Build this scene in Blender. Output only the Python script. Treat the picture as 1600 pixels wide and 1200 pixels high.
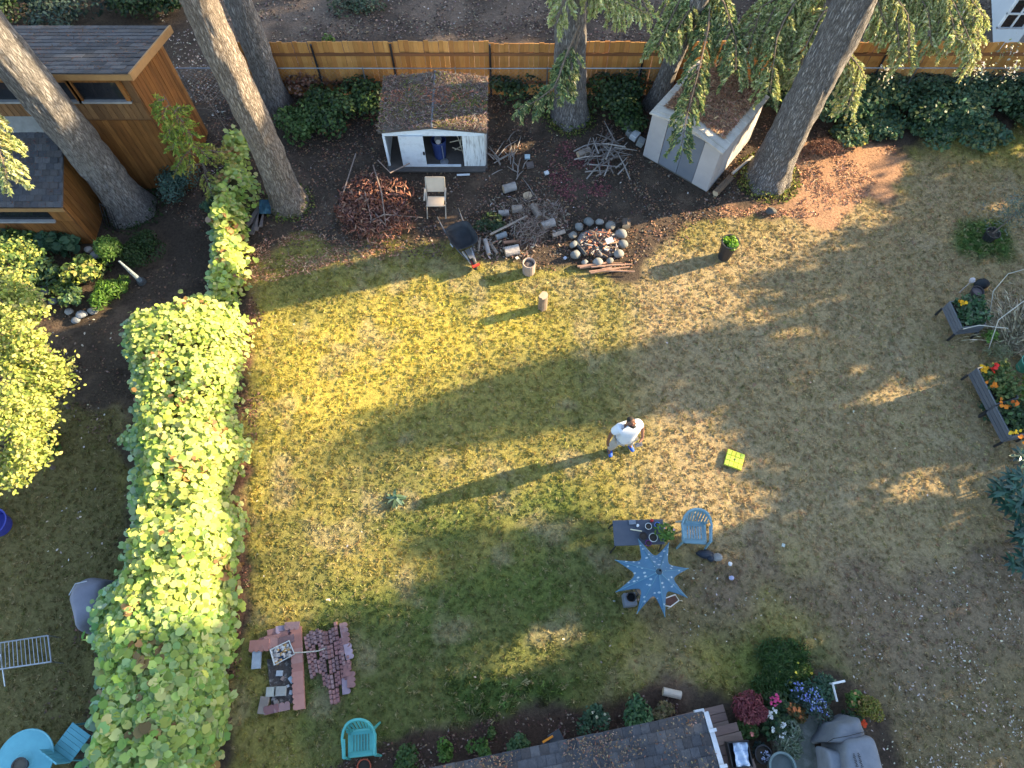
import bpy, bmesh, math, random
import numpy as np
from mathutils import Vector, Matrix

for _o in list(bpy.data.objects):
    bpy.data.objects.remove(_o)
scene = bpy.context.scene
COL = scene.collection
rad = math.radians

# ------------------------------------------------------------------ camera
H = 15.5            # drone height, metres
TILT = 25.0         # degrees away from straight down
FPX = 1109.0        # focal length in pixels of the 1600 px wide photograph
cam_d = bpy.data.cameras.new('camera')
cam_d.sensor_width = 36.0
cam_d.lens = 36.0 * FPX / 1600.0
cam_d.clip_start = 0.1
cam_d.clip_end = 3000.0
cam = bpy.data.objects.new('camera', cam_d)
cam.location = (0, 0, H)
cam.rotation_euler = (rad(TILT), 0, 0)
COL.objects.link(cam)
scene.camera = cam

# ------------------------------------------------------------------ world, sun, exposure
SUN_EL = 19.6       # elevation
SUN_AZ = 16.0       # degrees from +X towards +Y
SUN_DIR = Vector((math.cos(rad(SUN_AZ)) * math.cos(rad(SUN_EL)),
                  math.sin(rad(SUN_AZ)) * math.cos(rad(SUN_EL)),
                  math.sin(rad(SUN_EL))))
world = bpy.data.worlds.new('World')
scene.world = world
world.use_nodes = True
wn = world.node_tree.nodes
wl = world.node_tree.links
bg = wn['Background']
sky = wn.new('ShaderNodeTexSky')
sky.sky_type = 'NISHITA'
sky.sun_disc = False
sky.sun_elevation = rad(SUN_EL)
sky.sun_rotation = rad(90.0 - SUN_AZ)
sky.altitude = 100
sky.air_density = 1.0
sky.dust_density = 1.0
sky.ozone_density = 1.0
wl.new(sky.outputs[0], bg.inputs[0])
bg.inputs[1].default_value = 0.135
sun_d = bpy.data.lights.new('sun', 'SUN')
sun_d.energy = 5.0
sun_d.angle = rad(0.55)
sun_d.color = (1.0, 0.79, 0.48)
sun = bpy.data.objects.new('sun', sun_d)
sun.rotation_euler = (-SUN_DIR).to_track_quat('-Z', 'Y').to_euler()
sun.location = SUN_DIR * 60
COL.objects.link(sun)
vs = scene.view_settings
vs.view_transform = 'Standard'
vs.look = 'None'
vs.exposure = 2.3
vs.gamma = 1.0
vs.use_curve_mapping = False
scene.cycles.max_bounces = 6
scene.cycles.transparent_max_bounces = 8
scene.cycles.use_denoising = True

# ------------------------------------------------------------------ projection helpers
_c, _s = math.cos(rad(TILT)), math.sin(rad(TILT))

def _ray(px, py):
    dx, dy = (px - 800.0) / FPX, -(py - 600.0) / FPX
    return dx, dy * _c + _s, dy * _s - _c

def P(px, py, z=0.0):
    """ground (or height z) point seen at a photograph pixel"""
    x, y, d = _ray(px, py)
    t = (H - z) / -d
    return Vector((x * t, y * t, z))

def PY(px, py, Y):
    x, y, d = _ray(px, py)
    t = Y / y
    return Vector((x * t, Y, H + d * t))

def MPP(px, py, z=0.0):
    x, y, d = _ray(px, py)
    return (H - z) / -d / FPX

# ------------------------------------------------------------------ numpy noise
def vnoise(X, Y, scale, seed=0):
    X = np.asarray(X, float) / scale + 1000.3
    Y = np.asarray(Y, float) / scale + 1000.7
    r = np.random.default_rng(seed).random((256, 256))
    xi, yi = np.floor(X).astype(int), np.floor(Y).astype(int)
    fx, fy = X - xi, Y - yi
    fx = fx * fx * (3 - 2 * fx); fy = fy * fy * (3 - 2 * fy)
    g = lambda a, b: r[a & 255, b & 255]
    return (g(xi, yi) * (1 - fx) * (1 - fy) + g(xi + 1, yi) * fx * (1 - fy)
            + g(xi, yi + 1) * (1 - fx) * fy + g(xi + 1, yi + 1) * fx * fy)

def fbm(X, Y, scale, seed=0, oct=4):
    a, t, s = 0.0, 0.0, 1.0
    for i in range(oct):
        a = a + s * vnoise(X, Y, scale / 2 ** i, seed + i); t += s; s *= 0.55
    return a / t

def sdist(X, Y, poly):
    """signed distance to polygon (positive inside), world coordinates"""
    X = np.asarray(X, float); Y = np.asarray(Y, float)
    d = np.full(X.shape, 1e9); ins = np.zeros(X.shape, bool)
    n = len(poly)
    for i in range(n):
        ax, ay = poly[i]; bx, by = poly[(i + 1) % n]
        ex, ey = bx - ax, by - ay
        l2 = ex * ex + ey * ey + 1e-12
        t = np.clip(((X - ax) * ex + (Y - ay) * ey) / l2, 0, 1)
        d = np.minimum(d, np.hypot(X - ax - t * ex, Y - ay - t * ey))
        c = ((ay > Y) != (by > Y)) & (X < (bx - ax) * (Y - ay) / (by - ay + 1e-12) + ax)
        ins ^= c
    return np.where(ins, d, -d)

def gp(*pts, z=0.0):
    """pixel polygon -> ground polygon"""
    return [tuple(P(a, b, z))[:2] for a, b in pts]

def smooth(v, lo, hi):
    t = np.clip((v - lo) / (hi - lo), 0, 1)
    return t * t * (3 - 2 * t)

# ------------------------------------------------------------------ materials
_M = {}
def M(name, c1, c2=None, scale=6.0, rough=0.8, bump=0.0, metal=0.0, stretch=(1, 1, 1), spec=0.3, detail=6.0, c3=None, wear=0.0):
    """principled material: two or three colours mixed by noise, optional bump"""
    if name in _M: return _M[name]
    m = bpy.data.materials.new(name); m.use_nodes = True
    nt = m.node_tree; b = nt.nodes['Principled BSDF']
    b.inputs['Roughness'].default_value = rough
    b.inputs['Metallic'].default_value = metal
    b.inputs['Specular IOR Level'].default_value = spec
    if c2 is None: c2 = tuple(x * 0.75 for x in c1)
    tc = nt.nodes.new('ShaderNodeTexCoord'); mp = nt.nodes.new('ShaderNodeMapping')
    mp.inputs['Scale'].default_value = stretch
    geo = nt.nodes.new('ShaderNodeNewGeometry')
    nt.links.new(geo.outputs['Position'], mp.inputs[0])
    n = nt.nodes.new('ShaderNodeTexNoise'); n.inputs['Scale'].default_value = scale
    n.inputs['Detail'].default_value = detail; n.inputs['Roughness'].default_value = 0.65
    nt.links.new(mp.outputs[0], n.inputs['Vector'])
    r = nt.nodes.new('ShaderNodeValToRGB')
    e = r.color_ramp.elements
    e[0].position, e[1].position = 0.32, 0.68
    e[0].color, e[1].color = (*c1, 1), (*c2, 1)
    if c3:
        x = e.new(0.5); x.color = (*c3, 1)
    nt.links.new(n.outputs['Fac'], r.inputs[0])
    # every object a touch different
    oi = nt.nodes.new('ShaderNodeObjectInfo')
    hv = nt.nodes.new('ShaderNodeHueSaturation')
    mr = nt.nodes.new('ShaderNodeMapRange'); mr.inputs['To Min'].default_value = 0.84; mr.inputs['To Max'].default_value = 1.16
    nt.links.new(oi.outputs['Random'], mr.inputs[0]); nt.links.new(mr.outputs[0], hv.inputs['Value'])
    nt.links.new(r.outputs[0], hv.inputs['Color'])
    nt.links.new(hv.outputs[0], b.inputs['Base Color'])
    if bump:
        bp = nt.nodes.new('ShaderNodeBump'); bp.inputs['Strength'].default_value = min(1.0, bump); bp.inputs['Distance'].default_value = 0.03
        nt.links.new(n.outputs['Fac'], bp.inputs['Height']); nt.links.new(bp.outputs[0], b.inputs['Normal'])
    _M[name] = m
    return m

def LM(name, trans=0.35, gloss=0.06, rough=0.5):
    """leaf material coloured by the mesh's own colour attribute"""
    if name in _M: return _M[name]
    m = bpy.data.materials.new(name); m.use_nodes = True
    nt = m.node_tree; b = nt.nodes['Principled BSDF']; out = nt.nodes['Material Output']
    a = nt.nodes.new('ShaderNodeAttribute'); a.attribute_name = 'Col'
    nt.links.new(a.outputs['Color'], b.inputs['Base Color'])
    b.inputs['Roughness'].default_value = rough
    b.inputs['Specular IOR Level'].default_value = gloss * 4
    if trans > 0:
        tr = nt.nodes.new('ShaderNodeBsdfTranslucent'); mx = nt.nodes.new('ShaderNodeMixShader')
        mx.inputs[0].default_value = trans
        hs = nt.nodes.new('ShaderNodeHueSaturation'); hs.inputs['Saturation'].default_value = 1.1; hs.inputs['Value'].default_value = 1.25
        nt.links.new(a.outputs['Color'], hs.inputs['Color']); nt.links.new(hs.outputs[0], tr.inputs[0])
        nt.links.new(b.outputs[0], mx.inputs[1]); nt.links.new(tr.outputs[0], mx.inputs[2])
        nt.links.new(mx.outputs[0], out.inputs['Surface'])
    _M[name] = m
    return m

# ------------------------------------------------------------------ object helpers
ORG = {}
def tag(o, label=None, cat=None, group=None, kind=None):
    if label: o['label'] = label
    if cat: o['category'] = cat
    if group: o['group'] = group
    if kind: o['kind'] = kind
    return o

def T(name, label, cat, loc, group=None):
    """a thing: an Empty at its base that parents its parts"""
    o = bpy.data.objects.new(name, None); COL.objects.link(o)
    o.empty_display_size = 0.2
    o.location = loc
    ORG[o.name] = Vector(loc)
    return tag(o, label, cat, group)

def link(name, me, parent=None, origin=None):
    o = bpy.data.objects.new(name, me); COL.objects.link(o)
    org = Vector((0, 0, 0))
    if parent is not None:
        org = ORG[parent.name]; o.parent = parent
    if origin is not None:
        o.location = Vector(origin) - org
        org = Vector(origin)
    ORG[o.name] = org
    if org.length > 1e-9:
        me.transform(Matrix.Translation(-org))
    return o

def place(name, me, mat, parent, loc, rot=(0, 0, 0), scale=(1, 1, 1)):
    """an object that shares mesh data, world location"""
    o = bpy.data.objects.new(name, me); COL.objects.link(o)
    o.parent = parent
    o.location = Vector(loc) - (ORG[parent.name] if parent is not None else Vector((0, 0, 0)))
    o.rotation_euler = rot; o.scale = scale
    ORG[o.name] = Vector(loc)
    return o

class MB:
    def __init__(s): s.v = []; s.f = []
    def add(s, vs, fs):
        n = len(s.v); s.v += [tuple(x) for x in vs]; s.f += [tuple(i + n for i in f) for f in fs]; return s
    def box(s, c, d, rz=0.0, tilt=None):
        cx, cy, cz = c; a, b, h = d[0] / 2, d[1] / 2, d[2] / 2
        R = Matrix.Rotation(rz, 3, 'Z')
        if tilt is not None: R = R @ tilt
        vs = [Vector(c) + R @ Vector((x * a, y * b, z * h)) for z in (-1, 1) for x, y in ((-1, -1), (1, -1), (1, 1), (-1, 1))]
        return s.add(vs, [(3, 2, 1, 0), (4, 5, 6, 7), (0, 1, 5, 4), (1, 2, 6, 5), (2, 3, 7, 6), (3, 0, 4, 7)])
    def hexa(s, p):
        """8 points: bottom 4 then top 4"""
        return s.add(p, [(3, 2, 1, 0), (4, 5, 6, 7), (0, 1, 5, 4), (1, 2, 6, 5), (2, 3, 7, 6), (3, 0, 4, 7)])
    def slab(s, quad, th):
        """four corner points, thickness downwards along the normal"""
        q = [Vector(x) for x in quad]
        n = (q[1] - q[0]).cross(q[3] - q[0]).normalized()
        if n.z < -1e-6: q = q[::-1]; n = -n
        return s.hexa([x - n * th for x in q] + q)
    def prism(s, poly, z0, z1):
        n = len(poly)
        vs = [(x, y, z0) for x, y in poly] + [(x, y, z1) for x, y in poly]
        return s.add(vs, [tuple(range(n - 1, -1, -1)), tuple(range(n, 2 * n))] + [(i, (i + 1) % n, n + (i + 1) % n, n + i) for i in range(n)])
    def tube(s, pts, r, n=8, cap=True):
        pts = [Vector(p) for p in pts]
        if not isinstance(r, (list, tuple)): r = [r] * len(pts)
        vs, fs = [], []
        up = Vector((0, 0, 1))
        for i, p in enumerate(pts):
            d = (pts[min(i + 1, len(pts) - 1)] - pts[max(i - 1, 0)]).normalized()
            a = d.cross(up)
            if a.length < 1e-3: a = d.cross(Vector((0, 1, 0)))
            a.normalize(); b = d.cross(a)
            for k in range(n):
                t = 2 * math.pi * k / n
                vs.append(p + (a * math.cos(t) + b * math.sin(t)) * r[i])
        for i in range(len(pts) - 1):
            for k in range(n):
                fs.append((i * n + k, i * n + (k + 1) % n, (i + 1) * n + (k + 1) % n, (i + 1) * n + k))
        if cap:
            fs.append(tuple(range(n - 1, -1, -1))); fs.append(tuple(range((len(pts) - 1) * n, len(pts) * n)))
        return s.add(vs, fs)
    def lathe(s, c, prof, n=18, sx=1.0, sy=1.0, rz=0.0):
        c = Vector(c); vs, fs = [], []
        for r, z in prof:
            for k in range(n):
                t = 2 * math.pi * k / n
                x, y = r * math.cos(t) * sx, r * math.sin(t) * sy
                vs.append((c.x + x * math.cos(rz) - y * math.sin(rz), c.y + x * math.sin(rz) + y * math.cos(rz), c.z + z))
        for i in range(len(prof) - 1):
            for k in range(n):
                fs.append((i * n + k, i * n + (k + 1) % n, (i + 1) * n + (k + 1) % n, (i + 1) * n + k))
        fs.append(tuple(range(n - 1, -1, -1))); fs.append(tuple(range((len(prof) - 1) * n, len(prof) * n)))
        return s.add(vs, fs)
    def rock(s, c, r, seed, flat=0.7, sub=2):
        rg = random.Random(seed)
        bm = bmesh.new(); bmesh.ops.create_icosphere(bm, subdivisions=sub, radius=1.0)
        ax = [Vector((rg.uniform(-1, 1), rg.uniform(-1, 1), rg.uniform(-1, 1))).normalized() for _ in range(7)]
        cut = [rg.uniform(0.62, 0.95) for _ in ax]
        vs = []
        for v in bm.verts:
            p = v.co.copy()
            for a, k in zip(ax, cut):
                d = p.dot(a)
                if d > k: p -= a * (d - k) * 0.85
            p *= 1 + rg.uniform(-0.03, 0.03)
            vs.append(Vector(c) + Vector((p.x * r[0], p.y * r[1], p.z * r[2])))
        s.add(vs, [[v.index for v in f.verts] for f in bm.faces]); bm.free(); return s
    def grid(s, P2):
        """2d list of points -> quads"""
        r, c = len(P2), len(P2[0])
        return s.add([p for row in P2 for p in row], [(i * c + j, i * c + j + 1, (i + 1) * c + j + 1, (i + 1) * c + j) for i in range(r - 1) for j in range(c - 1)])
    def mesh(s, name):
        me = bpy.data.meshes.new(name); me.from_pydata(s.v, [], s.f); me.update(); return me
    def build(s, name, mat, parent=None, smooth=False, origin=None, bevel=0.0, kind=None, solid=0.0):
        me = s.mesh(name); me.materials.append(mat)
        if smooth: me.polygons.foreach_set('use_smooth', [True] * len(me.polygons))
        o = link(name, me, parent, origin)
        if solid:
            md = o.modifiers.new('solid', 'SOLIDIFY'); md.thickness = solid; md.offset = 0
        if bevel:
            md = o.modifiers.new('bevel', 'BEVEL'); md.width = bevel; md.segments = 2; md.limit_method = 'ANGLE'
        if kind: o['kind'] = kind
        return o

# ------------------------------------------------------------------ leaves by the thousand
SHAPES = {
    'diamond': [(0, -.5, 0), (.5, 0, .0), (0, .5, 0), (-.5, 0, .0)],
    'blade': [(-.5, -.5, 0), (.5, -.5, 0), (0, .5, 0)],
    'oval': [(0, -.5, 0), (.42, -.2, .06), (.42, .18, .06), (0, .5, -.05), (-.42, .18, .06), (-.42, -.2, .06)],
    'round': [(0, -.38, .0), (.3, -.5, .05), (.5, -.12, .1), (.36, .3, .06), (0, .52, -.08), (-.36, .3, .06), (-.5, -.12, .1), (-.3, -.5, .05)],
}
def leafmesh(name, pos, nrm, size, col, shape='oval', width=0.6, dirs=None, rng=None):
    pos = np.asarray(pos, float); nrm = np.asarray(nrm, float); N = len(pos)
    rng = rng or np.random.default_rng(1)
    size = np.broadcast_to(np.asarray(size, float), (N,))
    nrm = nrm / (np.linalg.norm(nrm, axis=1, keepdims=True) + 1e-9)
    d = rng.normal(size=(N, 3)) if dirs is None else np.asarray(dirs, float)
    d = d - nrm * (d * nrm).sum(1, keepdims=True)
    d /= np.linalg.norm(d, axis=1, keepdims=True) + 1e-9
    b = np.cross(d, nrm)
    sh = np.array(SHAPES[shape]); k = len(sh)
    wv = np.broadcast_to(np.asarray(width, float), (N,))
    V = (pos[:, None, :] + size[:, None, None] * (sh[None, :, 0, None] * wv[:, None, None] * b[:, None, :]
         + sh[None, :, 1, None] * d[:, None, :] + sh[None, :, 2, None] * nrm[:, None, :]))
    me = bpy.data.meshes.new(name)
    me.vertices.add(N * k); me.vertices.foreach_set('co', V.reshape(-1).astype(np.float32))
    me.loops.add(N * k); me.loops.foreach_set('vertex_index', np.arange(N * k, dtype=np.int32))
    me.polygons.add(N)
    me.polygons.foreach_set('loop_start', np.arange(0, N * k, k, dtype=np.int32))
    me.polygons.foreach_set('loop_total', np.full(N, k, dtype=np.int32))
    me.update(calc_edges=True)
    a = me.color_attributes.new('Col', 'FLOAT_COLOR', 'POINT')
    c4 = np.ones((N, k, 4), np.float32); c4[:, :, :3] = np.clip(np.asarray(col), 0, 1)[:, None, :]
    a.data.foreach_set('color', c4.reshape(-1))
    return me

def leaves(name, parent, pos, nrm, size, col, mat, shape='oval', width=0.6, dirs=None, rng=None, kind='stuff', origin=None):
    me = leafmesh(name, pos, nrm, size, col, shape, width, dirs, rng)
    me.materials.append(mat)
    o = link(name, me, parent, origin)
    if kind: o['kind'] = kind
    return o

def palette(rng, N, cols, jit=0.15):
    cols = np.array(cols, float)
    i = rng.integers(0, len(cols), N)
    return cols[i] * (1 + rng.normal(0, jit, (N, 1))) * (1 + rng.normal(0, jit * 0.3, (N, 3)))

LEAF = LM('leaf', 0.35)
DULL = LM('dull_leaf', 0.15, 0.02, 0.8)
DRY = LM('dry_litter', 0.0, 0.02, 0.9)

def blob_leaves(rng, c, r, n, up=0.25, shell=0.72, jitter=0.55, low=-0.5):
    """points on the shell of an ellipsoid with outward, ragged normals"""
    d = rng.normal(size=(n, 3)); d /= np.linalg.norm(d, axis=1, keepdims=True)
    d[:, 2] = np.where(d[:, 2] < low, -d[:, 2], d[:, 2])
    rr = shell + (1.06 - shell) * rng.random((n, 1)) ** 0.7
    p = np.asarray(c) + d * rr * np.asarray(r)
    nn = d / np.asarray(r) * min(r) + np.array([0, 0, up]) + rng.normal(0, jitter, (n, 3))
    return p, nn

def bush(name, label, cat, base, r, h, n, size, cols, seed, shape='oval', width=0.6, lobes=9, group=None, mat=None,
         stem_col=(.10, .07, .045), part='foliage', jitter=0.55, spread=0.62, z0=0.0, stems=4, flowers=None, parent=None, top=None):
    rng = np.random.default_rng(seed); base = Vector(base)
    root = parent or T(name, label, cat, base, group)
    ry = r if not isinstance(r, tuple) else r[1]; rx = r if not isinstance(r, tuple) else r[0]
    ps, ns = [], []
    tops = []
    for i in range(lobes):
        a = rng.random() * 6.283; q = math.sqrt(rng.random()) * spread
        lz = z0 + h * (0.34 + 0.36 * rng.random() * (1.25 - q))
        c = np.array([base.x + math.cos(a) * q * rx, base.y + math.sin(a) * q * ry, base.z + lz])
        lr = np.array([rx, ry, h * 0.55]) * (0.36 + 0.22 * rng.random())
        lr[2] = min(lr[2], lz - z0 + 0.02 if lz - z0 > .06 else lr[2])
        p, nn = blob_leaves(rng, c, lr, n // lobes, jitter=jitter)
        ps.append(p); ns.append(nn); tops.append(c)
    p = np.concatenate(ps); nn = np.concatenate(ns)
    p[:, 2] = np.maximum(p[:, 2], base.z + 0.015)
    col = palette(rng, len(p), cols)
    leaves(part, root, p, nn, size * (0.7 + 0.6 * rng.random(len(p))), col, mat or LEAF, shape, width, rng=rng)
    if stems:
        for i in range(min(stems, lobes)):
            mb = MB(); t = tops[i]
            mid = (base.x * .5 + t[0] * .5 + rng.normal(0, .03), base.y * .5 + t[1] * .5, base.z + (t[2] - base.z) * .55)
            mb.tube([base + Vector((0, 0, -.02)), mid, t], [0.012 + .012 * h, .01 + .006 * h, .005], 5)
            mb.build('stem', M('stem_%d' % (hash(stem_col) % 997), stem_col), root)
    if flowers:
        for fc, fn, fs in flowers:
            i = rng.integers(0, len(p), fn * 6)
            i = i[np.argsort(-p[i, 2])][:fn]
            fp = p[i] + np.array([0, 0, fs * .4])
            if fs >= .08:      # single blooms: a whorl of petals each
                k_ = 8
                fp = np.repeat(fp, k_, 0) + rng.normal(0, fs * .30, (len(fp) * k_, 3)); fs = fs * .55
            leaves('flowers', root, fp, rng.normal(0, .35, (len(fp), 3)) + np.array([0, -.2, 1]), fs * (0.75 + .5 * rng.random(len(fp))),
                   palette(rng, len(fp), [fc], .12), DULL, 'round', 1.0, rng=rng)
    return root

# ================================================================== GROUND
Z_LAWN = gp((388, 405), (470, 372), (560, 385), (640, 362), (700, 392), (790, 408), (870, 425), (985, 432), (1075, 345), (1200, 345),
            (1300, 352), (1380, 300), (1405, 215), (1480, 200), (1700, 190), (1900, 700), (1800, 1300), (1400, 1300), (1392, 1130), (1360, 1060), (1290, 1050), (1150, 1090), (1020, 1075),
            (930, 1105), (790, 1125), (640, 1150), (520, 1190), (480, 1260), (340, 1300), (352, 1100), (372, 960), (380, 760), (390, 600))
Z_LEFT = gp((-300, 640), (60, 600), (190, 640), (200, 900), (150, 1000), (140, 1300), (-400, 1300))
Z_GREEN = [gp((500, 930), (760, 870), (930, 850), (960, 960), (900, 1060), (720, 1120), (560, 1160), (470, 1140), (440, 1060)),  # greener turf, darkened further to paint the lawn's shade
           gp((1130, 1000), (1290, 1010), (1290, 1090), (1150, 1100)),
           gp((560, 830), (720, 780), (900, 730), (940, 800), (700, 860))]
Z_LUSH = [gp((1500, 345), (1570, 345), (1580, 400), (1530, 410), (1495, 385)), gp((700, 1060), (900, 1060), (880, 1110), (720, 1120))]
Z_YELLOW = gp((395, 470), (780, 430), (860, 520), (650, 640), (420, 720), (390, 900), (380, 600))  # yellower turf, its gold raised to paint sunlight on the lawn
Z_DRY = gp((1000, 380), (1400, 260), (1700, 260), (1700, 1050), (1430, 1000), (1150, 930), (1020, 760), (1000, 560))
Z_BED = gp((480, 1260), (540, 1175), (640, 1150), (790, 1125), (930, 1105), (1020, 1075), (1060, 1100), (1120, 1300))
Z_NEEDLE = gp((1130, 330), (1230, 320), (1260, 220), (1400, 215), (1395, 280), (1300, 360), (1200, 350))  # needle bed; its tone is painted as if sunlit
Z_MULCH = gp((362, 960), (374, 760), (384, 600), (386, 480), (386, 410), (450, 370), (480, 372), (470, 400), (405, 430), (400, 620), (388, 780), (376, 960), (366, 1120), (350, 1120))
Z_YARD2 = gp((300, 125), (1900, 125), (1900, -300), (300, -300))
Z_BARE = gp((980, 880), (1130, 860), (1200, 940), (1150, 1010), (1000, 1010))
Z_BARE2 = gp((1150, 890), (1300, 870), (1440, 860), (1700, 860), (1700, 1300), (1380, 1300), (1340, 1080))

def lawn_mask(X, Y):
    n = fbm(X, Y, 1.1, 11) - .5
    m = smooth(sdist(X, Y, Z_LAWN) + n * 1.3, -0.12, 0.22)
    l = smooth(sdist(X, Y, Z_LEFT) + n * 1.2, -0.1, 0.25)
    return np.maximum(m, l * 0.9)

def ground_color(X, Y):
    """soil, needle and turf colour by place, some sun and shade painted in"""
    n1, n2, n3 = fbm(X, Y, 2.2, 3), fbm(X, Y, 0.7, 21), fbm(X, Y, 0.22, 31)
    def mix(a, b, t):
        return a * (1 - t[..., None]) + np.array(b) * t[..., None]
    c = np.zeros(X.shape + (3,)) + np.array((.062, .046, .034))
    c = mix(c, (.10, .07, .05), smooth(n2, .5, .75))
    c = mix(c, (.035, .026, .02), smooth(n3, .55, .8) * .7)
    c = mix(c, (.15, .112, .085), smooth(sdist(X, Y, Z_YARD2) + n2 - .5, -.2, .4) * .8)
    c = mix(c, (.05, .038, .03), smooth(sdist(X, Y, Z_YARD2), -.2, .4) * smooth(fbm(X, Y, 1.6, 45), .45, .68) * .75)
    c = mix(c, (.36, .20, .115), smooth(sdist(X, Y, Z_NEEDLE) + (n2 - .5) * 1.6, -.2, .3) * .9)
    c = mix(c, (.19, .09, .055), smooth(sdist(X, Y, Z_MULCH) + (n2 - .5) * .5, -.1, .12) * .85)
    L = lawn_mask(X, Y)
    g = np.zeros(X.shape + (3,)) + np.array((.235, .20, .056))
    g = mix(g, (.365, .295, .060), smooth(sdist(X, Y, Z_YELLOW) + (n1 - .5) * 2, -.8, .9))
    dry = smooth(sdist(X, Y, Z_DRY) + (n1 - .5) * 3.0, -1.2, .9)
    g = mix(g, (.305, .228, .118), dry)
    for z in Z_GREEN:
        g = mix(g, (.078, .112, .028), smooth(sdist(X, Y, z) + (n1 - .5) * 1.8, -.6, .6) * .85)
    g = mix(g, (.13, .13, .045), smooth(n1, .52, .7) * (1 - dry) * .6)
    g = mix(g, (.32, .25, .15), smooth(n2, .55, .75) * .45)
    g = mix(g, (.12, .085, .055), smooth(n3, .62, .8) * .25)
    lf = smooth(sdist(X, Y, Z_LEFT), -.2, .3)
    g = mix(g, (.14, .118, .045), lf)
    g = mix(g, (.14, .10, .07), smooth(sdist(X, Y, Z_BARE) + (n2 - .5), -.4, .4) * .6)
    g = mix(g, (.175, .122, .082), smooth(sdist(X, Y, Z_BARE2) + (n2 - .5) * 2.4, -.8, .6) * .72)
    for z in Z_LUSH:
        g = mix(g, (.05, .125, .025), smooth(sdist(X, Y, z) + (n2 - .5) * .6, -.25, .15) * (.85 if z is Z_LUSH[0] else .45))
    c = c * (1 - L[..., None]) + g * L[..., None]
    c = mix(c, (.055, .035, .026), smooth(sdist(X, Y, Z_BED) + (n2 - .5) * .4, -.12, .12) * .9)
    return c

xs = np.concatenate([[-900, -300, -120, -60, -35, -24], np.arange(-19, 19.01, 0.1), [24, 35, 60, 120, 300, 900]])
ys = np.concatenate([[-900, -300, -100, -40, -15, -7], np.arange(-4, 25.01, 0.1), [30, 40, 70, 150, 400, 1200]])
GX, GY = np.meshgrid(xs, ys)
GZ = (fbm(GX, GY, 2.5, 51) - .5) * .05 + (fbm(GX, GY, .35, 61) - .5) * .035
far = (np.abs(GX) > 20) | (GY > 26) | (GY < -5)
GZ = np.where(far, 0, GZ) - 0.02
nx, ny = len(xs), len(ys)
me = bpy.data.meshes.new('ground')
me.vertices.add(nx * ny)
me.vertices.foreach_set('co', np.stack([GX, GY, GZ], -1).reshape(-1).astype(np.float32))
ii = (np.arange(ny - 1)[:, None] * nx + np.arange(nx - 1)[None, :]).reshape(-1)
F4 = np.stack([ii, ii + 1, ii + nx + 1, ii + nx], -1).reshape(-1).astype(np.int32)
me.loops.add(len(F4)); me.loops.foreach_set('vertex_index', F4)
me.polygons.add(len(F4) // 4)
me.polygons.foreach_set('loop_start', np.arange(0, len(F4), 4, dtype=np.int32))
me.polygons.foreach_set('loop_total', np.full(len(F4) // 4, 4, np.int32))
me.polygons.foreach_set('use_smooth', np.ones(len(F4) // 4, bool))
me.update(calc_edges=True)
ca = me.color_attributes.new('Col', 'FLOAT_COLOR', 'POINT')
c4 = np.ones((nx * ny, 4), np.float32); c4[:, :3] = ground_color(GX, GY).reshape(-1, 3)
ca.data.foreach_set('color', c4.reshape(-1))
gm = bpy.data.materials.new('ground_soil'); gm.use_nodes = True
nt = gm.node_tree; b = nt.nodes['Principled BSDF']; b.inputs['Roughness'].default_value = .95; b.inputs['Specular IOR Level'].default_value = .1
at = nt.nodes.new('ShaderNodeAttribute'); at.attribute_name = 'Col'
geo = nt.nodes.new('ShaderNodeNewGeometry')
n1 = nt.nodes.new('ShaderNodeTexNoise'); n1.inputs['Scale'].default_value = 16; n1.inputs['Detail'].default_value = 8; n1.inputs['Roughness'].default_value = .75
nt.links.new(geo.outputs['Position'], n1.inputs['Vector'])
mr = nt.nodes.new('ShaderNodeMapRange'); mr.inputs[1].default_value = .3; mr.inputs[2].default_value = .7; mr.inputs[3].default_value = .55; mr.inputs[4].default_value = 1.4
nt.links.new(n1.outputs['Fac'], mr.inputs[0])
vm = nt.nodes.new('ShaderNodeVectorMath'); vm.operation = 'SCALE'
nt.links.new(at.outputs['Color'], vm.inputs[0]); nt.links.new(mr.outputs[0], vm.inputs['Scale'])
nt.links.new(vm.outputs[0], b.inputs['Base Color'])
bp = nt.nodes.new('ShaderNodeBump'); bp.inputs['Strength'].default_value = .8; bp.inputs['Distance'].default_value = .05
nt.links.new(n1.outputs['Fac'], bp.inputs['Height']); nt.links.new(bp.outputs[0], b.inputs['Normal'])
me.materials.append(gm)
ground = bpy.data.objects.new('ground', me); COL.objects.link(ground); ground['kind'] = 'structure'

def gz(x, y):
    return float(np.interp(x, xs, np.arange(nx))) and float(GZ[int(np.clip(np.searchsorted(ys, y), 0, ny - 1)), int(np.clip(np.searchsorted(xs, x), 0, nx - 1))])

def gzs(X, Y):
    return GZ[np.clip(np.searchsorted(ys, Y), 0, ny - 1), np.clip(np.searchsorted(xs, X), 0, nx - 1)]

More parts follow.
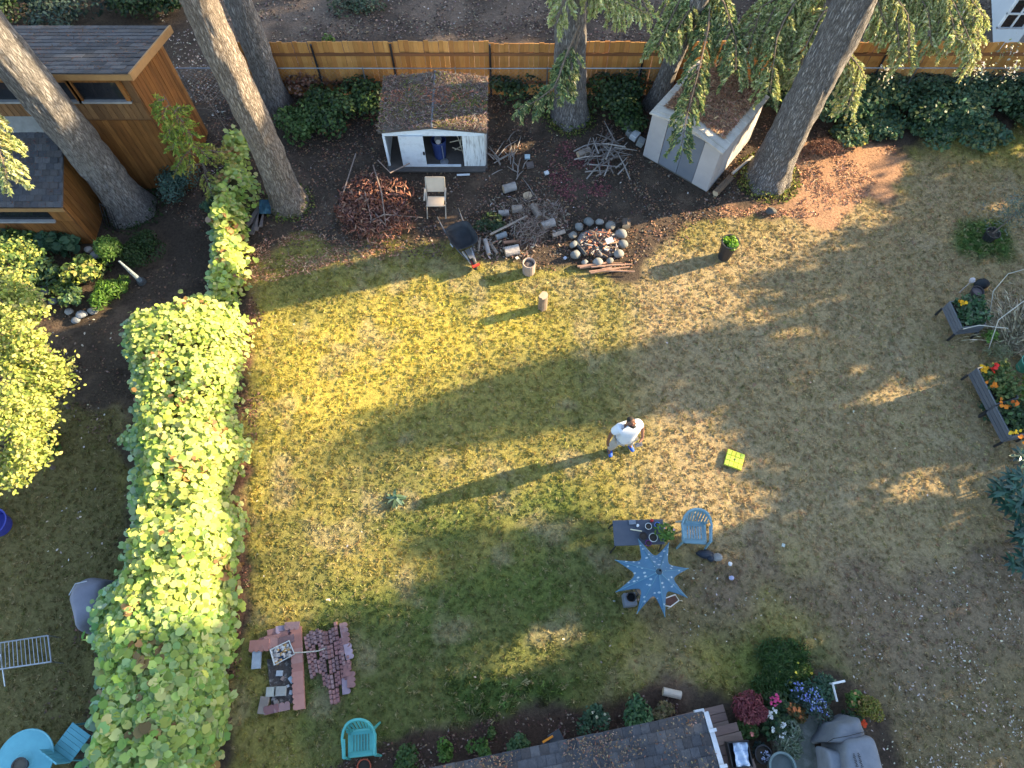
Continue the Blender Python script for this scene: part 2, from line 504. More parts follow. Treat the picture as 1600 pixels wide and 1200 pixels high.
# ------------------------------------------------------------------ turf: real blades
rng = np.random.default_rng(7)
NT_ = 105000
X = rng.uniform(-12.5, 15.5, NT_); Y = rng.uniform(-1.6, 17.0, NT_)
inside = np.abs(X) < (14.0 + Y * .42) * .76
dens = lawn_mask(X, Y) * (0.6 + 0.6 * fbm(X, Y, .25, 71)) * (1 - .9 * smooth(sdist(X, Y, Z_BED), -.1, .2))
bare = np.maximum(smooth(sdist(X, Y, Z_BARE), -.5, .5), smooth(sdist(X, Y, Z_BARE2), -.6, .6))
dens = dens * (1 - .35 * bare)
k = inside & (rng.random(NT_) < dens)
X, Y = X[k], Y[k]; NT_ = len(X)
col = ground_color(X, Y)
lum = np.exp(rng.normal(.10, .20, (NT_, 1))).clip(.3, 2.2)
col = col * lum * (1 + rng.normal(0, .07, (NT_, 3)))
straw = rng.random(NT_) < .18
col[straw] = col[straw] * .45 + np.array((.42, .33, .18)) * .55
grn = rng.random(NT_) < .14
col[grn] = col[grn] * .55 + np.array((.09, .12, .03)) * .45
lush = np.maximum(*[smooth(sdist(X, Y, z), -.2, .1) for z in Z_LUSH])
ts_ = rng.uniform(.04, .092, NT_) * (1 + 1.0 * lush)
NB = 8
lean = rng.normal(0, .7, (NT_, 3)) * np.array([1, 1, 0])
X = np.repeat(X, NB) + rng.normal(0, .02, NT_ * NB); Y = np.repeat(Y, NB) + rng.normal(0, .02, NT_ * NB)
col = np.repeat(col, NB, 0) * rng.normal(1, .12, (NT_ * NB, 1)).clip(.6, 1.5)
size = np.repeat(ts_, NB) * rng.uniform(.6, 1.2, NT_ * NB)
N = NT_ * NB
tilt = np.repeat(lean, NB, 0) + rng.normal(0, .75, (N, 3)) * np.array([1, 1, .3]) + np.array([0, 0, .75])
nn = rng.normal(0, 1, (N, 3))
leaves('grass', None, np.stack([X, Y, gzs(X, Y) + size * .25], -1), nn, size, col, LM('grass_blade', .25, .03, .7), 'blade', rng.uniform(.16, .30, N), dirs=tilt, rng=rng)
tag(bpy.data.objects['grass'], 'short patchy lawn grass, part green and part dried to straw', 'grass', kind='stuff')

# ------------------------------------------------------------------ litter: brown leaves, needles, pale leaves
def litter(name, label, polys, n, size, cols, seed, width=.6, shape='oval', mat=None, zlo=.004, zhi=.03, flat=.35):
    rg = np.random.default_rng(seed); PX, PYY = [], []
    for poly, w in polys:
        g = gp(*poly); gx = [p[0] for p in g]; gy = [p[1] for p in g]
        m = int(n * w * 1.6)
        x = rg.uniform(min(gx), max(gx), m); y = rg.uniform(min(gy), max(gy), m)
        q = (sdist(x, y, g) + (fbm(x, y, .8, seed) - .5) * 1.2 > 0) & (fbm(x, y, .5, seed + 3) > .36 + .2 * rg.random(m))
        PX.append(x[q]); PYY.append(y[q])
    x, y = np.concatenate(PX), np.concatenate(PYY); m = len(x)
    p = np.stack([x, y, gzs(x, y) + rg.uniform(zlo, zhi, m)], -1)
    nn = rg.normal(0, flat, (m, 3)) + np.array([0, 0, 1.0])
    o = leaves(name, None, p, nn, np.asarray(size) * (.6 + .8 * rg.random(m)) if np.isscalar(size) else rg.uniform(*size, m), palette(rg, m, cols, .22), mat or DRY, shape, width, rng=rg)
    return tag(o, label, 'leaf litter', kind='stuff')

BACK = [(300, 100), (1500, 110), (1320, 240), (1100, 340), (960, 430), (700, 400), (400, 400), (240, 330)]
litter('leaf_litter', 'brown needles and leaves strewn over the shaded dirt below the fence', [(BACK, 1.0)], 32000, .06,
       [(.17, .095, .06), (.10, .06, .042), (.23, .135, .085), (.06, .04, .033), (.15, .12, .095)], 5)
litter('twig_litter', 'fine grey twigs and needles scattered on the dirt around the sheds', [(BACK, 1.0), ([(380, 400), (480, 365), (470, 420), (395, 480), (380, 900), (365, 900)], .12)], 9000, .12,
       [(.16, .12, .09), (.09, .06, .045), (.22, .17, .13), (.14, .07, .045)], 6, width=.07, shape='diamond')
litter('red_leaf_litter', 'drift of reddish purple fallen leaves on the dirt behind the fire ring', [([(880, 220), (950, 250), (960, 300), (900, 330), (850, 290)], 1.0)], 1500, .06,
       [(.15, .055, .055), (.11, .04, .045), (.19, .08, .07)], 8)
litter('needle_litter', 'rusty pink fir needles piled around the foot of the right trunk', [([(1120, 330), (1240, 330), (1240, 230), (1330, 215), (1400, 230), (1380, 290), (1260, 340)], 1.0),
       ([(386, 400), (480, 366), (640, 372), (600, 400), (420, 440)], .5)], 6500, .075,
       [(.40, .21, .125), (.30, .14, .085), (.46, .28, .18), (.19, .095, .06)], 9, width=.3)
litter('mulch_litter', 'reddish brown bark scraps along the foot of the vine hedge', [([(360, 980), (374, 760), (384, 600), (386, 410), (404, 430), (398, 620), (388, 780), (374, 980), (362, 1130), (346, 1130)], 1.0)], 3200, .06,
       [(.24, .11, .065), (.14, .07, .05), (.30, .16, .10), (.08, .05, .04)], 10)
litter('pale_fallen_leaves', 'pale dry leaves fallen thickly on the bare ground at lower right', [([(1300, 900), (1640, 850), (1640, 1230), (1380, 1230), (1300, 1030)], .75), ([(1430, 1000), (1640, 950), (1640, 1230), (1420, 1230)], .7), ([(950, 950), (1150, 850), (1300, 1000), (1150, 1020), (960, 1010)], .12)],
       1400, (.02, .065), [(.36, .31, .25), (.27, .22, .17), (.44, .39, .33), (.20, .15, .115)], 12, width=.55, zlo=.02, zhi=.06)
litter('scattered_pale_leaves', 'small pale leaves dotted over the shaded dirt behind the sheds', [([(250, 20), (330, 20), (360, 150), (340, 300), (270, 200)], 1.2), (BACK, .2), ([(400, -20), (1000, -20), (1000, 50), (400, 50)], .15), ([(60, 480), (190, 470), (190, 900), (60, 900)], .12)],
       1100, .06, [(.36, .29, .24), (.28, .22, .18), (.42, .38, .33)], 13, zlo=.01, zhi=.04)
litter('far_yard_litter', 'dull brown leaves and clods on the dirt beyond the fence', [([(300, -40), (1560, -40), (1540, 66), (360, 66)], 1.0)], 9000, .075,
       [(.17, .13, .10), (.10, .075, .06), (.22, .17, .13), (.06, .045, .04)], 17)
litter('lawn_leaves', 'few single pale leaves lying on the open lawn', [([(400, 420), (1500, 420), (1500, 950), (900, 1060), (400, 1100)], .02)], 2600, .055,
       [(.50, .42, .34), (.42, .34, .26)], 14, zlo=.03, zhi=.07)
litter('bed_litter', 'dark bark chips and dry leaves in the bed along the house', [([(480, 1230), (560, 1170), (800, 1130), (1000, 1085), (1060, 1110), (900, 1180), (700, 1230)], 1.0)], 3000, .05,
       [(.09, .05, .04), (.06, .035, .03), (.14, .09, .07), (.20, .15, .12)], 15)
litter('left_litter', 'brown leaves on the shaded soil between left shrubs and hedge', [([(60, 470), (180, 440), (380, 350), (380, 460), (200, 470), (190, 700), (80, 700)], 1.0), ([(100, 950), (150, 940), (150, 1160), (90, 1150)], .3)], 2600, .06,
       [(.10, .065, .045), (.16, .10, .07), (.07, .05, .035)], 16)

# ================================================================== FENCES
FY = 16.75
board_mats = [M('cedar_board_%d' % i, c, tuple(x * .8 for x in c), 5, .75, .15, stretch=(6, 6, .7)) for i, c in enumerate([(.53, .25, .068), (.48, .22, .06), (.57, .28, .082), (.46, .20, .055)])]
fence = T('wood_fence', 'long orange cedar board fence across the back of the yard', 'fence', (4, FY, 0))
rg = random.Random(3)
bmesh_cache = []
for m_ in board_mats:
    mb = MB(); mb.box((0, 0, .9), (.132, .02, 1.8)); mm = mb.mesh('board'); mm.materials.append(m_); bmesh_cache.append(mm)
x = PY(366, 70, FY).x; step = 0
post_x = [P(487, 67, 1.75).x, P(610, 72, 1.75).x, P(765, 66, 1.75).x, P(888, 66, 1.75).x, P(1009, 66, 1.75).x, P(1130, 66, 1.75).x, P(1262, 66, 1.75).x, P(1395, 75, 1.75).x, P(1530, 75, 1.75).x]
while x < 16.8:
    seg = sum(1 for q in post_x if q < x)
    dz = [0.0, .02, .03, -.04, .02, .0, .03, .0, .04, .0, .0][seg] + rg.uniform(-.012, .012)
    place('board', rg.choice(bmesh_cache), None, fence, (x, FY + rg.uniform(-.004, .004), dz), (rg.uniform(-.012, .012), rg.uniform(-.004, .004), rg.uniform(-.02, .02)))
    x += .139
rail_m = M('fence_rail', (.22, .09, .035), (.16, .07, .03), 4, .8, stretch=(.5, 6, 6))
px_ = [PY(366, 70, FY).x] + post_x + [16.8]
for a, b_ in zip(px_[:-1], px_[1:]):
    for z in (1.43, .45):
        MB().box(((a + b_) / 2, FY - .032, z + rg.uniform(-.015, .015)), (b_ - a - .06, .04, .085)).build('rail', rail_m, fence)
for q in post_x:
    MB().tube([(q, FY - .075, -.05), (q + rg.uniform(-.02, .02), FY - .075, 1.78)], .03, 8).build('post', M('dark_post', (.035, .035, .04), rough=.5, metal=.4), fence)
chain = T('chain_link_fence', 'low galvanised wire fence in front of the orange boards', 'fence', (0, FY - .27, 0))
steel = M('galvanised', (.34, .36, .39), (.24, .26, .29), 20, .4, metal=.8)
MB().tube([(-12.6, FY - .27, 1.15), (-6, FY - .27, 1.17), (0, FY - .27, 1.16), (8, FY - .27, 1.18), (16.9, FY - .27, 1.17)], .017, 6).build('top_rail', steel, chain)
for i in range(12):
    xx = -12 + i * 2.6
    MB().tube([(xx, FY - .27, -.05), (xx, FY - .27, 1.2)], .02, 6).build('post', steel, chain)
mb = MB()
for i in range(210):
    xa = -12.5 + i * .14
    mb.tube([(xa, FY - .27, .02), (xa + 1.13, FY - .27, 1.15)], .0016, 3, False)
    mb.tube([(xa + 1.13, FY - .272, .02), (xa, FY - .272, 1.15)], .0016, 3, False)
mb.build('wire_mesh', steel, chain, kind='stuff')

# ================================================================== FIR TREES
bark_mats = {}
def bark(name, c1, c2, c3):
    if name in bark_mats: return bark_mats[name]
    m = bpy.data.materials.new(name); m.use_nodes = True
    nt = m.node_tree; b = nt.nodes['Principled BSDF']; b.inputs['Roughness'].default_value = .95; b.inputs['Specular IOR Level'].default_value = .1
    tc = nt.nodes.new('ShaderNodeTexCoord'); mp = nt.nodes.new('ShaderNodeMapping'); mp.inputs['Scale'].default_value = (1, 1, .16)
    nt.links.new(tc.outputs['Object'], mp.inputs[0])
    v = nt.nodes.new('ShaderNodeTexVoronoi'); v.feature = 'DISTANCE_TO_EDGE'; v.inputs['Scale'].default_value = 24
    n = nt.nodes.new('ShaderNodeTexNoise'); n.inputs['Scale'].default_value = 10; n.inputs['Detail'].default_value = 8; n.inputs['Roughness'].default_value = .75
    nt.links.new(mp.outputs[0], n.inputs['Vector'])
    ad = nt.nodes.new('ShaderNodeMixRGB'); ad.blend_type = 'ADD'; ad.inputs[0].default_value = .10
    nt.links.new(mp.outputs[0], ad.inputs[1]); nt.links.new(n.outputs['Color'], ad.inputs[2]); nt.links.new(ad.outputs[0], v.inputs['Vector'])
    r1 = nt.nodes.new('ShaderNodeValToRGB'); r1.color_ramp.elements[0].position = 0; r1.color_ramp.elements[1].position = .12
    r1.color_ramp.elements[0].color = (*c3, 1); r1.color_ramp.elements[1].color = (1, 1, 1, 1)
    nt.links.new(v.outputs['Distance'], r1.inputs[0])
    r2 = nt.nodes.new('ShaderNodeValToRGB'); r2.color_ramp.elements[0].position = .3; r2.color_ramp.elements[1].position = .7
    r2.color_ramp.elements[0].color = (*c1, 1); r2.color_ramp.elements[1].color = (*c2, 1)
    nt.links.new(n.outputs['Fac'], r2.inputs[0])
    mu = nt.nodes.new('ShaderNodeMixRGB'); mu.blend_type = 'MULTIPLY'; mu.inputs[0].default_value = 1
    nt.links.new(r2.outputs[0], mu.inputs[1]); nt.links.new(r1.outputs[0], mu.inputs[2]); nt.links.new(mu.outputs[0], b.inputs['Base Color'])
    mh = nt.nodes.new('ShaderNodeMath'); mh.operation = 'MINIMUM'; mh.inputs[1].default_value = .25; nt.links.new(v.outputs['Distance'], mh.inputs[0])
    ms = nt.nodes.new('ShaderNodeMath'); ms.operation = 'MULTIPLY_ADD'; ms.inputs[1].default_value = 3.0
    nt.links.new(mh.outputs[0], ms.inputs[0]); nt.links.new(n.outputs['Fac'], ms.inputs[2])
    bp = nt.nodes.new('ShaderNodeBump'); bp.inputs['Strength'].default_value = 1; bp.inputs['Distance'].default_value = .06
    nt.links.new(ms.outputs[0], bp.inputs['Height']); nt.links.new(bp.outputs[0], b.inputs['Normal'])
    bark_mats[name] = m
    return m

def trunk(root, base, top, r0, r1, mat, seed, flare=.42, nseg=56, nring=90):
    base, top = Vector(base), Vector(top); rg = np.random.default_rng(seed)
    ax = (top - base); L = ax.length; ax.normalize()
    a = ax.cross(Vector((0, 1, 0))).normalized(); b = ax.cross(a)
    th = np.linspace(0, 2 * np.pi, nseg, endpoint=False)
    tt = np.linspace(0, 1, nring) ** 1.35
    lob = sum(rg.uniform(.3, 1) * np.cos(k * th + rg.uniform(0, 6.28)) for k in (3, 5, 7)) / 3
    V = []
    for i, t in enumerate(tt):
        z = t * L
        r = r0 + (r1 - r0) * t
        fl = math.exp(-z / .45) * flare
        rr = r * (1 + fl * (1 + .5 * lob))
        # furrowed bark: ridges that wander up the stem
        w = vnoise(th / (2 * np.pi) * 17 + .35 * math.sin(z * 1.1 + seed), np.full(nseg, z * 1.6), 1.0, seed)
        w2 = vnoise(th / (2 * np.pi) * 34, np.full(nseg, z * 4.5), 1.0, seed + 5)
        rr = rr * (1 + .13 * (np.abs(w - .5) * 2) + .06 * (w2 - .5)) * (1 + .03 * np.cos(2 * th + seed))
        c = base + ax * z - Vector((0, 0, .12 if i == 0 else 0)) + Vector((.03 * math.sin(z * .9 + seed), .03 * math.cos(z * .7), 0))
        for k in range(nseg):
            V.append(c + (a * math.cos(th[k]) + b * math.sin(th[k])) * float(rr[k]))
    mb = MB(); n = nseg
    fs = [(i * n + k, i * n + (k + 1) % n, (i + 1) * n + (k + 1) % n, (i + 1) * n + k) for i in range(nring - 1) for k in range(n)]
    mb.add(V, fs)
    return mb.build('trunk', mat, root, smooth=True)

FIR_L = [(.50, .49, .21), (.40, .42, .16), (.58, .55, .30), (.30, .35, .13)]  # pale needle tips, lightened to stand for sun on lit boughs
FIR_D = [(.11, .17, .075), (.08, .14, .07), (.17, .22, .09), (.22, .26, .10)]
NEEDLE = LM('needle_spray', .3, .04, .6)

def bough(root, pts, seed, n_twig=26, tw=.55, pal=None, droop=1.0, bare=.12, dens=1.0, rad0=.03, name='bough'):
    """main limb with drooping side twigs, each feathered with needle sprays"""
    rg = np.random.default_rng(seed)
    pts = [np.array(p, float) for p in pts]
    # resample
    seg = [np.linalg.norm(b - a) for a, b in zip(pts[:-1], pts[1:])]; L = sum(seg)
    def at_(t):
        d = t * L
        for i, s_ in enumerate(seg):
            if d <= s_ or i == len(seg) - 1:
                f = d / s_; return pts[i] * (1 - f) + pts[i + 1] * f, (pts[i + 1] - pts[i]) / s_
            d -= s_
    wood = M('fir_twig_wood', (.12, .085, .06), (.20, .15, .11), 12, .9)
    mb = MB(); mb.tube([at_(t)[0] for t in np.linspace(0, 1, 9)], list(np.linspace(rad0, .006, 9)), 6)
    PS, DS, NS, SZ, CI = [], [], [], [], []
    side = 1
    n_twig = int(n_twig * 1.35)
    for j in range(n_twig):
        t = bare + (1 - bare) * (j + rg.random()) / n_twig
        p, d = at_(min(t, 1))
        perp = np.cross(d, [0, 0, 1.0]); perp /= np.linalg.norm(perp) + 1e-6
        side = -side
        ln = tw * (1.15 - .6 * t) * rg.uniform(.6, 1.25)
        q = p.copy(); dirv = d * .55 + perp * side * rg.uniform(.35, 1.0) + rg.normal(0, .15, 3)
        steps = max(4, int(ln / .055)); path = [q.copy()]
        for s_ in range(steps):
            dirv = dirv + np.array([0, 0, -1.0]) * .16 * droop; dirv /= np.linalg.norm(dirv)
            q = q + dirv * ln / steps; path.append(q.copy())
            m_ = int(8 * dens)
            for _ in range(m_):
                sd = rg.normal(0, 1, 3); sd -= dirv * sd.dot(dirv); sd /= np.linalg.norm(sd) + 1e-6
                dd = dirv * rg.uniform(.5, 1.1) + sd * rg.uniform(.25, .8) + np.array([0, 0, -.25 * droop])
                dd /= np.linalg.norm(dd)
                l_ = rg.uniform(.07, .15)
                PS.append(q + dd * l_ * .45); DS.append(dd); NS.append(rg.normal(0, 1, 3) + np.array([0, 0, .5])); SZ.append(l_)
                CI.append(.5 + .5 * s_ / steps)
        mb.tube([path[0], path[len(path) // 2], path[-1]], [.008, .006, .003], 4)
    o = mb.build(name, wood, root)
    N_ = len(PS)
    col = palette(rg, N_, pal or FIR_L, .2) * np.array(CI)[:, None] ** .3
    leaves('needles', o, np.array(PS), np.array(NS), np.array(SZ), col, NEEDLE, 'diamond', .34, dirs=np.array(DS), rng=rg)
    return o

GREY_BARK = bark('grey_bark', (.21, .19, .178), (.35, .32, .30), (.42, .40, .39))
PALE_BARK = bark('pale_bark', (.26, .215, .18), (.43, .36, .30), (.42, .38, .36))
def fir(label, bpx, tpx, ztop, r0, r1, seed, mat, extend=1.0):
    b_ = P(*bpx); t_ = PY(tpx[0], tpx[1], b_.y + ztop)
    d = (t_ - b_)
    tp = b_ + d * extend
    root = T('fir_tree', label, 'tree', b_, 'tall fir trunks')
    trunk(root, b_, tp, r0, r1, mat, seed)
    return root, b_, d / d.z

def moss(root, b_, r, seed, n=700, cols=((.10, .13, .03), (.06, .09, .025), (.17, .16, .05))):
    rg = np.random.default_rng(seed)
    a = rg.random(n) * 6.283; q = r * (1.15 + .55 * rg.random(n) ** 2)
    p = np.stack([b_.x + np.cos(a) * q, b_.y + np.sin(a) * q, np.maximum(.02, .35 * rg.random(n) ** 2 * (1.8 - q / r))], -1)
    leaves('moss_skirt', root, p, rg.normal(0, .6, (n, 3)) + np.array([0, 0, .8]), rg.uniform(.05, .1, n), palette(rg, n, cols, .2), DULL, 'oval', .5, rng=rg)

# tall trunk over the cabin
tA, bA, dA = fir('thick grey fir trunk rising in front of the orange cabin', (208, 328), (40, 118), -.1, .44, .36, 11, GREY_BARK, 2.2)
moss(tA, bA, .52, 1, 500, ((.045, .065, .025), (.03, .05, .02)))
tB, bB, dB = fir('pale fir trunk with sunlit flakes between hedge and brown brush pile', (452, 318), (322, 18), .0, .36, .29, 12, PALE_BARK, 2.2)
moss(tB, bB, .42, 2, 350)
tC, bC, dC = fir('thinner fir trunk at the left end of the orange fence', (430, 165), (378, 15), .0, .34, .28, 13, GREY_BARK, 3)
tD, bD, dD = fir('straight fir trunk in front of the fence between the two sheds', (889, 182), (893, 10), .0, .40, .34, 14, GREY_BARK, 3)
moss(tD, bD, .5, 4, 600)
tE, bE, dE = fir('slender leaning fir trunk close behind the tan shed', (1022, 165), (1052, 95), .0, .24, .20, 15, GREY_BARK, 4.6)
tF, bF, dF = fir('massive leaning fir trunk right of the tan shed, sunlit edge', (1200, 278), (1328, 12), .0, .46, .38, 16, GREY_BARK, 2.2)
moss(tF, bF, .55, 6, 900, ((.16, .17, .04), (.10, .13, .03), (.24, .20, .06)))

# boughs hanging into view (heights 2.4 - 5.5 m)
def B(root, spec, seed, **k):
    return bough(root, [P(a, b, z) for a, b, z in spec], seed, **k)
B(tD, [(895, -60, 5.2), (880, 5, 4.8), (868, 38, 4.4)], 31, n_twig=20, tw=.5)
B(tD, [(900, -40, 5.2), (960, -8, 4.9), (1012, 22, 4.5)], 32, n_twig=26, tw=.55)
B(tD, [(903, -50, 5.2), (990, -25, 4.9), (1020, 30, 4.4)], 33, n_twig=18, tw=.5)
B(tD, [(905, 40, 3.6), (885, 85, 3.3), (868, 135, 2.9), (835, 160, 2.6), (812, 168, 2.5)], 34, n_twig=34, tw=.62, pal=FIR_D + FIR_L[:1], bare=.2)
B(tD, [(905, 50, 3.5), (893, 100, 3.1), (885, 150, 2.7)], 35, n_twig=18, tw=.45, pal=FIR_L + FIR_D[:2], bare=.3)
B(tE, [(1085, -60, 3.7), (1062, 0, 3.4), (1028, 72, 2.9)], 36, n_twig=36, tw=1.04, pal=FIR_D[2:] + FIR_L, dens=1.2)
B(tE, [(1090, -60, 3.7), (1112, 20, 3.3), (1092, 110, 2.8), (1072, 185, 2.35), (1064, 232, 2.05)], 37, n_twig=50, tw=0.81, pal=FIR_D + FIR_L[:2], dens=1.2)
B(tE, [(1085, -40, 3.7), (1130, 0, 3.5), (1150, 60, 3.1), (1150, 110, 2.8)], 38, n_twig=40, tw=1.04, pal=FIR_L + FIR_D[:2], dens=1.2)
B(tF, [(1322, -10, 3.9), (1250, -10, 3.8), (1215, 50, 3.3), (1203, 145, 2.6)], 39, n_twig=44, tw=0.98, pal=FIR_L + FIR_D[2:], dens=1.3)
B(tF, [(1318, 0, 3.8), (1285, 20, 3.6), (1260, 70, 3.2), (1250, 112, 2.8)], 40, n_twig=34, tw=0.91, dens=1.3)
B(tF, [(1322, -20, 3.9), (1270, -20, 3.8), (1235, 10, 3.5), (1225, 60, 3.1)], 50, n_twig=34, tw=0.98, dens=1.3)
B(tF, [(1300, 60, 3.2), (1325, 95, 2.9), (1335, 135, 2.5), (1325, 168, 2.2)], 41, n_twig=30, tw=0.65, bare=.05)
B(tF, [(1300, 55, 3.2), (1340, 100, 2.9), (1352, 122, 2.6)], 42, n_twig=16, tw=0.52, bare=.05)
B(tF, [(1335, -40, 3.9), (1390, -20, 3.9), (1420, 25, 3.4), (1420, 90, 2.9)], 43, n_twig=46, tw=0.91, dens=1.3)
B(tF, [(1335, -40, 3.9), (1430, -40, 4.0), (1490, 0, 3.6), (1525, 85, 3.0)], 44, n_twig=54, tw=0.98, dens=1.3)
B(tF, [(1340, -45, 3.9), (1440, -50, 4.0), (1500, -25, 3.8), (1540, 30, 3.4)], 45, n_twig=34, tw=0.85, dens=1.2)
B(tF, [(1330, -40, 3.9), (1370, 0, 3.7), (1385, 40, 3.3)], 46, n_twig=26, tw=0.85, dens=1.2)
B(tF, [(1322, -30, 3.9), (1290, -20, 3.7), (1240, 30, 3.3), (1235, 120, 2.6)], 51, n_twig=44, tw=.95, dens=1.3)
B(tF, [(1322, -30, 3.9), (1260, -30, 3.8), (1190, 10, 3.4), (1165, 90, 2.8)], 52, n_twig=44, tw=.95, pal=FIR_L + FIR_D[2:], dens=1.3)
B(tF, [(1318, -10, 3.8), (1300, 30, 3.5), (1285, 90, 3.0)], 53, n_twig=30, tw=.85, dens=1.3)
B(tE, [(1085, -60, 3.7), (1080, 10, 3.4), (1050, 60, 3.0)], 55, n_twig=34, tw=.9, pal=FIR_D[2:] + FIR_L, dens=1.2)
B(tF, [(1335, -40, 3.9), (1400, -40, 3.9), (1450, 10, 3.5), (1455, 70, 3.0)], 56, n_twig=44, tw=.95, dens=1.3)
B(tF, [(1335, -40, 3.9), (1440, -45, 4.0), (1480, 0, 3.6), (1495, 60, 3.2)], 57, n_twig=40, tw=.95, dens=1.3)
B(tD, [(900, -45, 4.6), (940, -10, 4.4), (975, 15, 4.1)], 58, n_twig=28, tw=.7, dens=1.2)
B(tF, [(1335, -40, 3.9), (1370, -25, 3.8), (1400, 20, 3.4), (1405, 75, 3.0)], 59, n_twig=36, tw=.85, dens=1.3)
B(tF, [(1340, -45, 3.9), (1460, -50, 4.0), (1515, -10, 3.6), (1530, 60, 3.1)], 60, n_twig=40, tw=.85, dens=1.3)
B(tF, [(1322, -30, 3.9), (1280, -30, 3.8), (1215, 0, 3.5), (1190, 60, 3.0)], 61, n_twig=36, tw=.9, dens=1.2)
B(tA, [(-120, 60, 6.0), (-60, 150, 5.2), (0, 235, 4.4), (12, 280, 4.1)], 49, n_twig=40, tw=.8, dens=1.2)

# ================================================================== SHADE TREES beyond the right edge of the yard
LIT = [
    gp((380, 560), (384, 470), (560, 400), (760, 330), (1000, 260), (1200, 130), (1330, 120), (1412, 225), (1390, 285), (1310, 362), (1190, 425), (1140, 500), (1020, 522), (960, 545), (900, 530),
       (800, 568), (720, 602), (580, 650), (450, 722), (380, 745)),
    gp((372, 770), (450, 735), (600, 722), (800, 690), (950, 672), (1040, 650), (1135, 640), (1125, 686), (1010, 705), (1190, 720), (1185, 785), (1100, 822), (930, 815), (800, 800), (690, 828), (560, 865), (376, 900)),
    gp((368, 925), (520, 882), (690, 868), (665, 912), (540, 945), (364, 985)),
    gp((736, 1062), (785, 1008), (915, 988), (908, 1022), (850, 1040)),
    gp((1390, 772), (1490, 745), (1500, 765), (1420, 790)),
    gp((1200, 512), (1275, 508), (1270, 525), (1205, 528)),
    gp((1345, 632), (1430, 612), (1428, 635), (1360, 648)),
    # farther along the same rays: the sun that reaches the hedge top, the left shrubs and the fir boughs
    gp((-900, 520), (-200, 470), (60, 440), (230, 440), (380, 400), (380, 560), (190, 640), (190, 1010), (-50, 1080), (-900, 1250)),
    gp((470, 130), (700, 60), (1100, 100), (1000, 300), (700, 350), (430, 330)),
    gp((1230, 120), (1500, 60), (1560, 130), (1420, 200)),
]
def lit_at(x, y):
    """how much sun the ground point gets in the photograph (used only to choose where the real crowns are open)"""
    n = (fbm(x, y, .9, 91) - .5)
    v = np.full(np.shape(x), -9.0)
    for i, q in enumerate(LIT):
        v = np.maximum(v, sdist(x, y, q) + n * (.9 if i != 8 else 2.0))
    return v

rgS = np.random.default_rng(77)
tree_pos = [(24.0, 2.5), (24.0, 7.4), (24.2, 13.8), (25.8, 20.5), (24.0, 24.0), (25.0, 28.0)]
NC = 11500
cx = rgS.uniform(21.5, 27.5, NC); cy = rgS.uniform(-.5, 30, NC); cz = 16.5 * rgS.random(NC) ** .8 + .5
sx, sy, sz = SUN_DIR
gxx, gyy = cx - sx / sz * cz, cy - sy / sz * cz
ok = lit_at(gxx, gyy) < -.38
cx, cy, cz = cx[ok], cy[ok], cz[ok]
own = np.argmin(np.stack([(cy - t[1]) ** 2 + (cx - t[0]) ** 2 * .3 for t in tree_pos]), 0)
for i, (tx, ty) in enumerate(tree_pos):
    root = T('shade_tree', 'broad leafy tree number %s from the house, beyond the right edge' % ['one', 'two', 'three', 'four', 'five', 'six'][i], 'tree', (tx, ty, 0), 'shade trees right of the yard')
    trunk(root, (tx, ty, 0), (tx + .3, ty + .2, 10), .28, .10, GREY_BARK, 80 + i, nseg=14, nring=14)
    q = own == i; n = int(q.sum())
    if n == 0: continue
    m = 13
    p = np.repeat(np.stack([cx[q], cy[q], cz[q]], -1), m, 0) + rgS.normal(0, .2, (n * m, 3))
    leaves('crown', root, p, rgS.normal(0, .6, (n * m, 3)) + np.array(SUN_DIR) * .9, rgS.uniform(.16, .30, n * m), palette(rgS, n * m, [(.06, .09, .03), (.09, .12, .035)]), LEAF, 'oval', .8, rng=rgS)
    cc = np.stack([cx[q], cy[q], cz[q]], -1)
    for j in rgS.choice(n, min(n, 14), False):
        z0 = max(.8, min(9.5, cc[j, 2] * .7))
        MB().tube([(tx + .03 * z0, ty + .02 * z0, z0), (tx * .5 + cc[j, 0] * .5, ty * .5 + cc[j, 1] * .5, z0 * .5 + cc[j, 2] * .5 + .1), cc[j]], [.045, .03, .012], 5).build('limb', GREY_BARK, root)

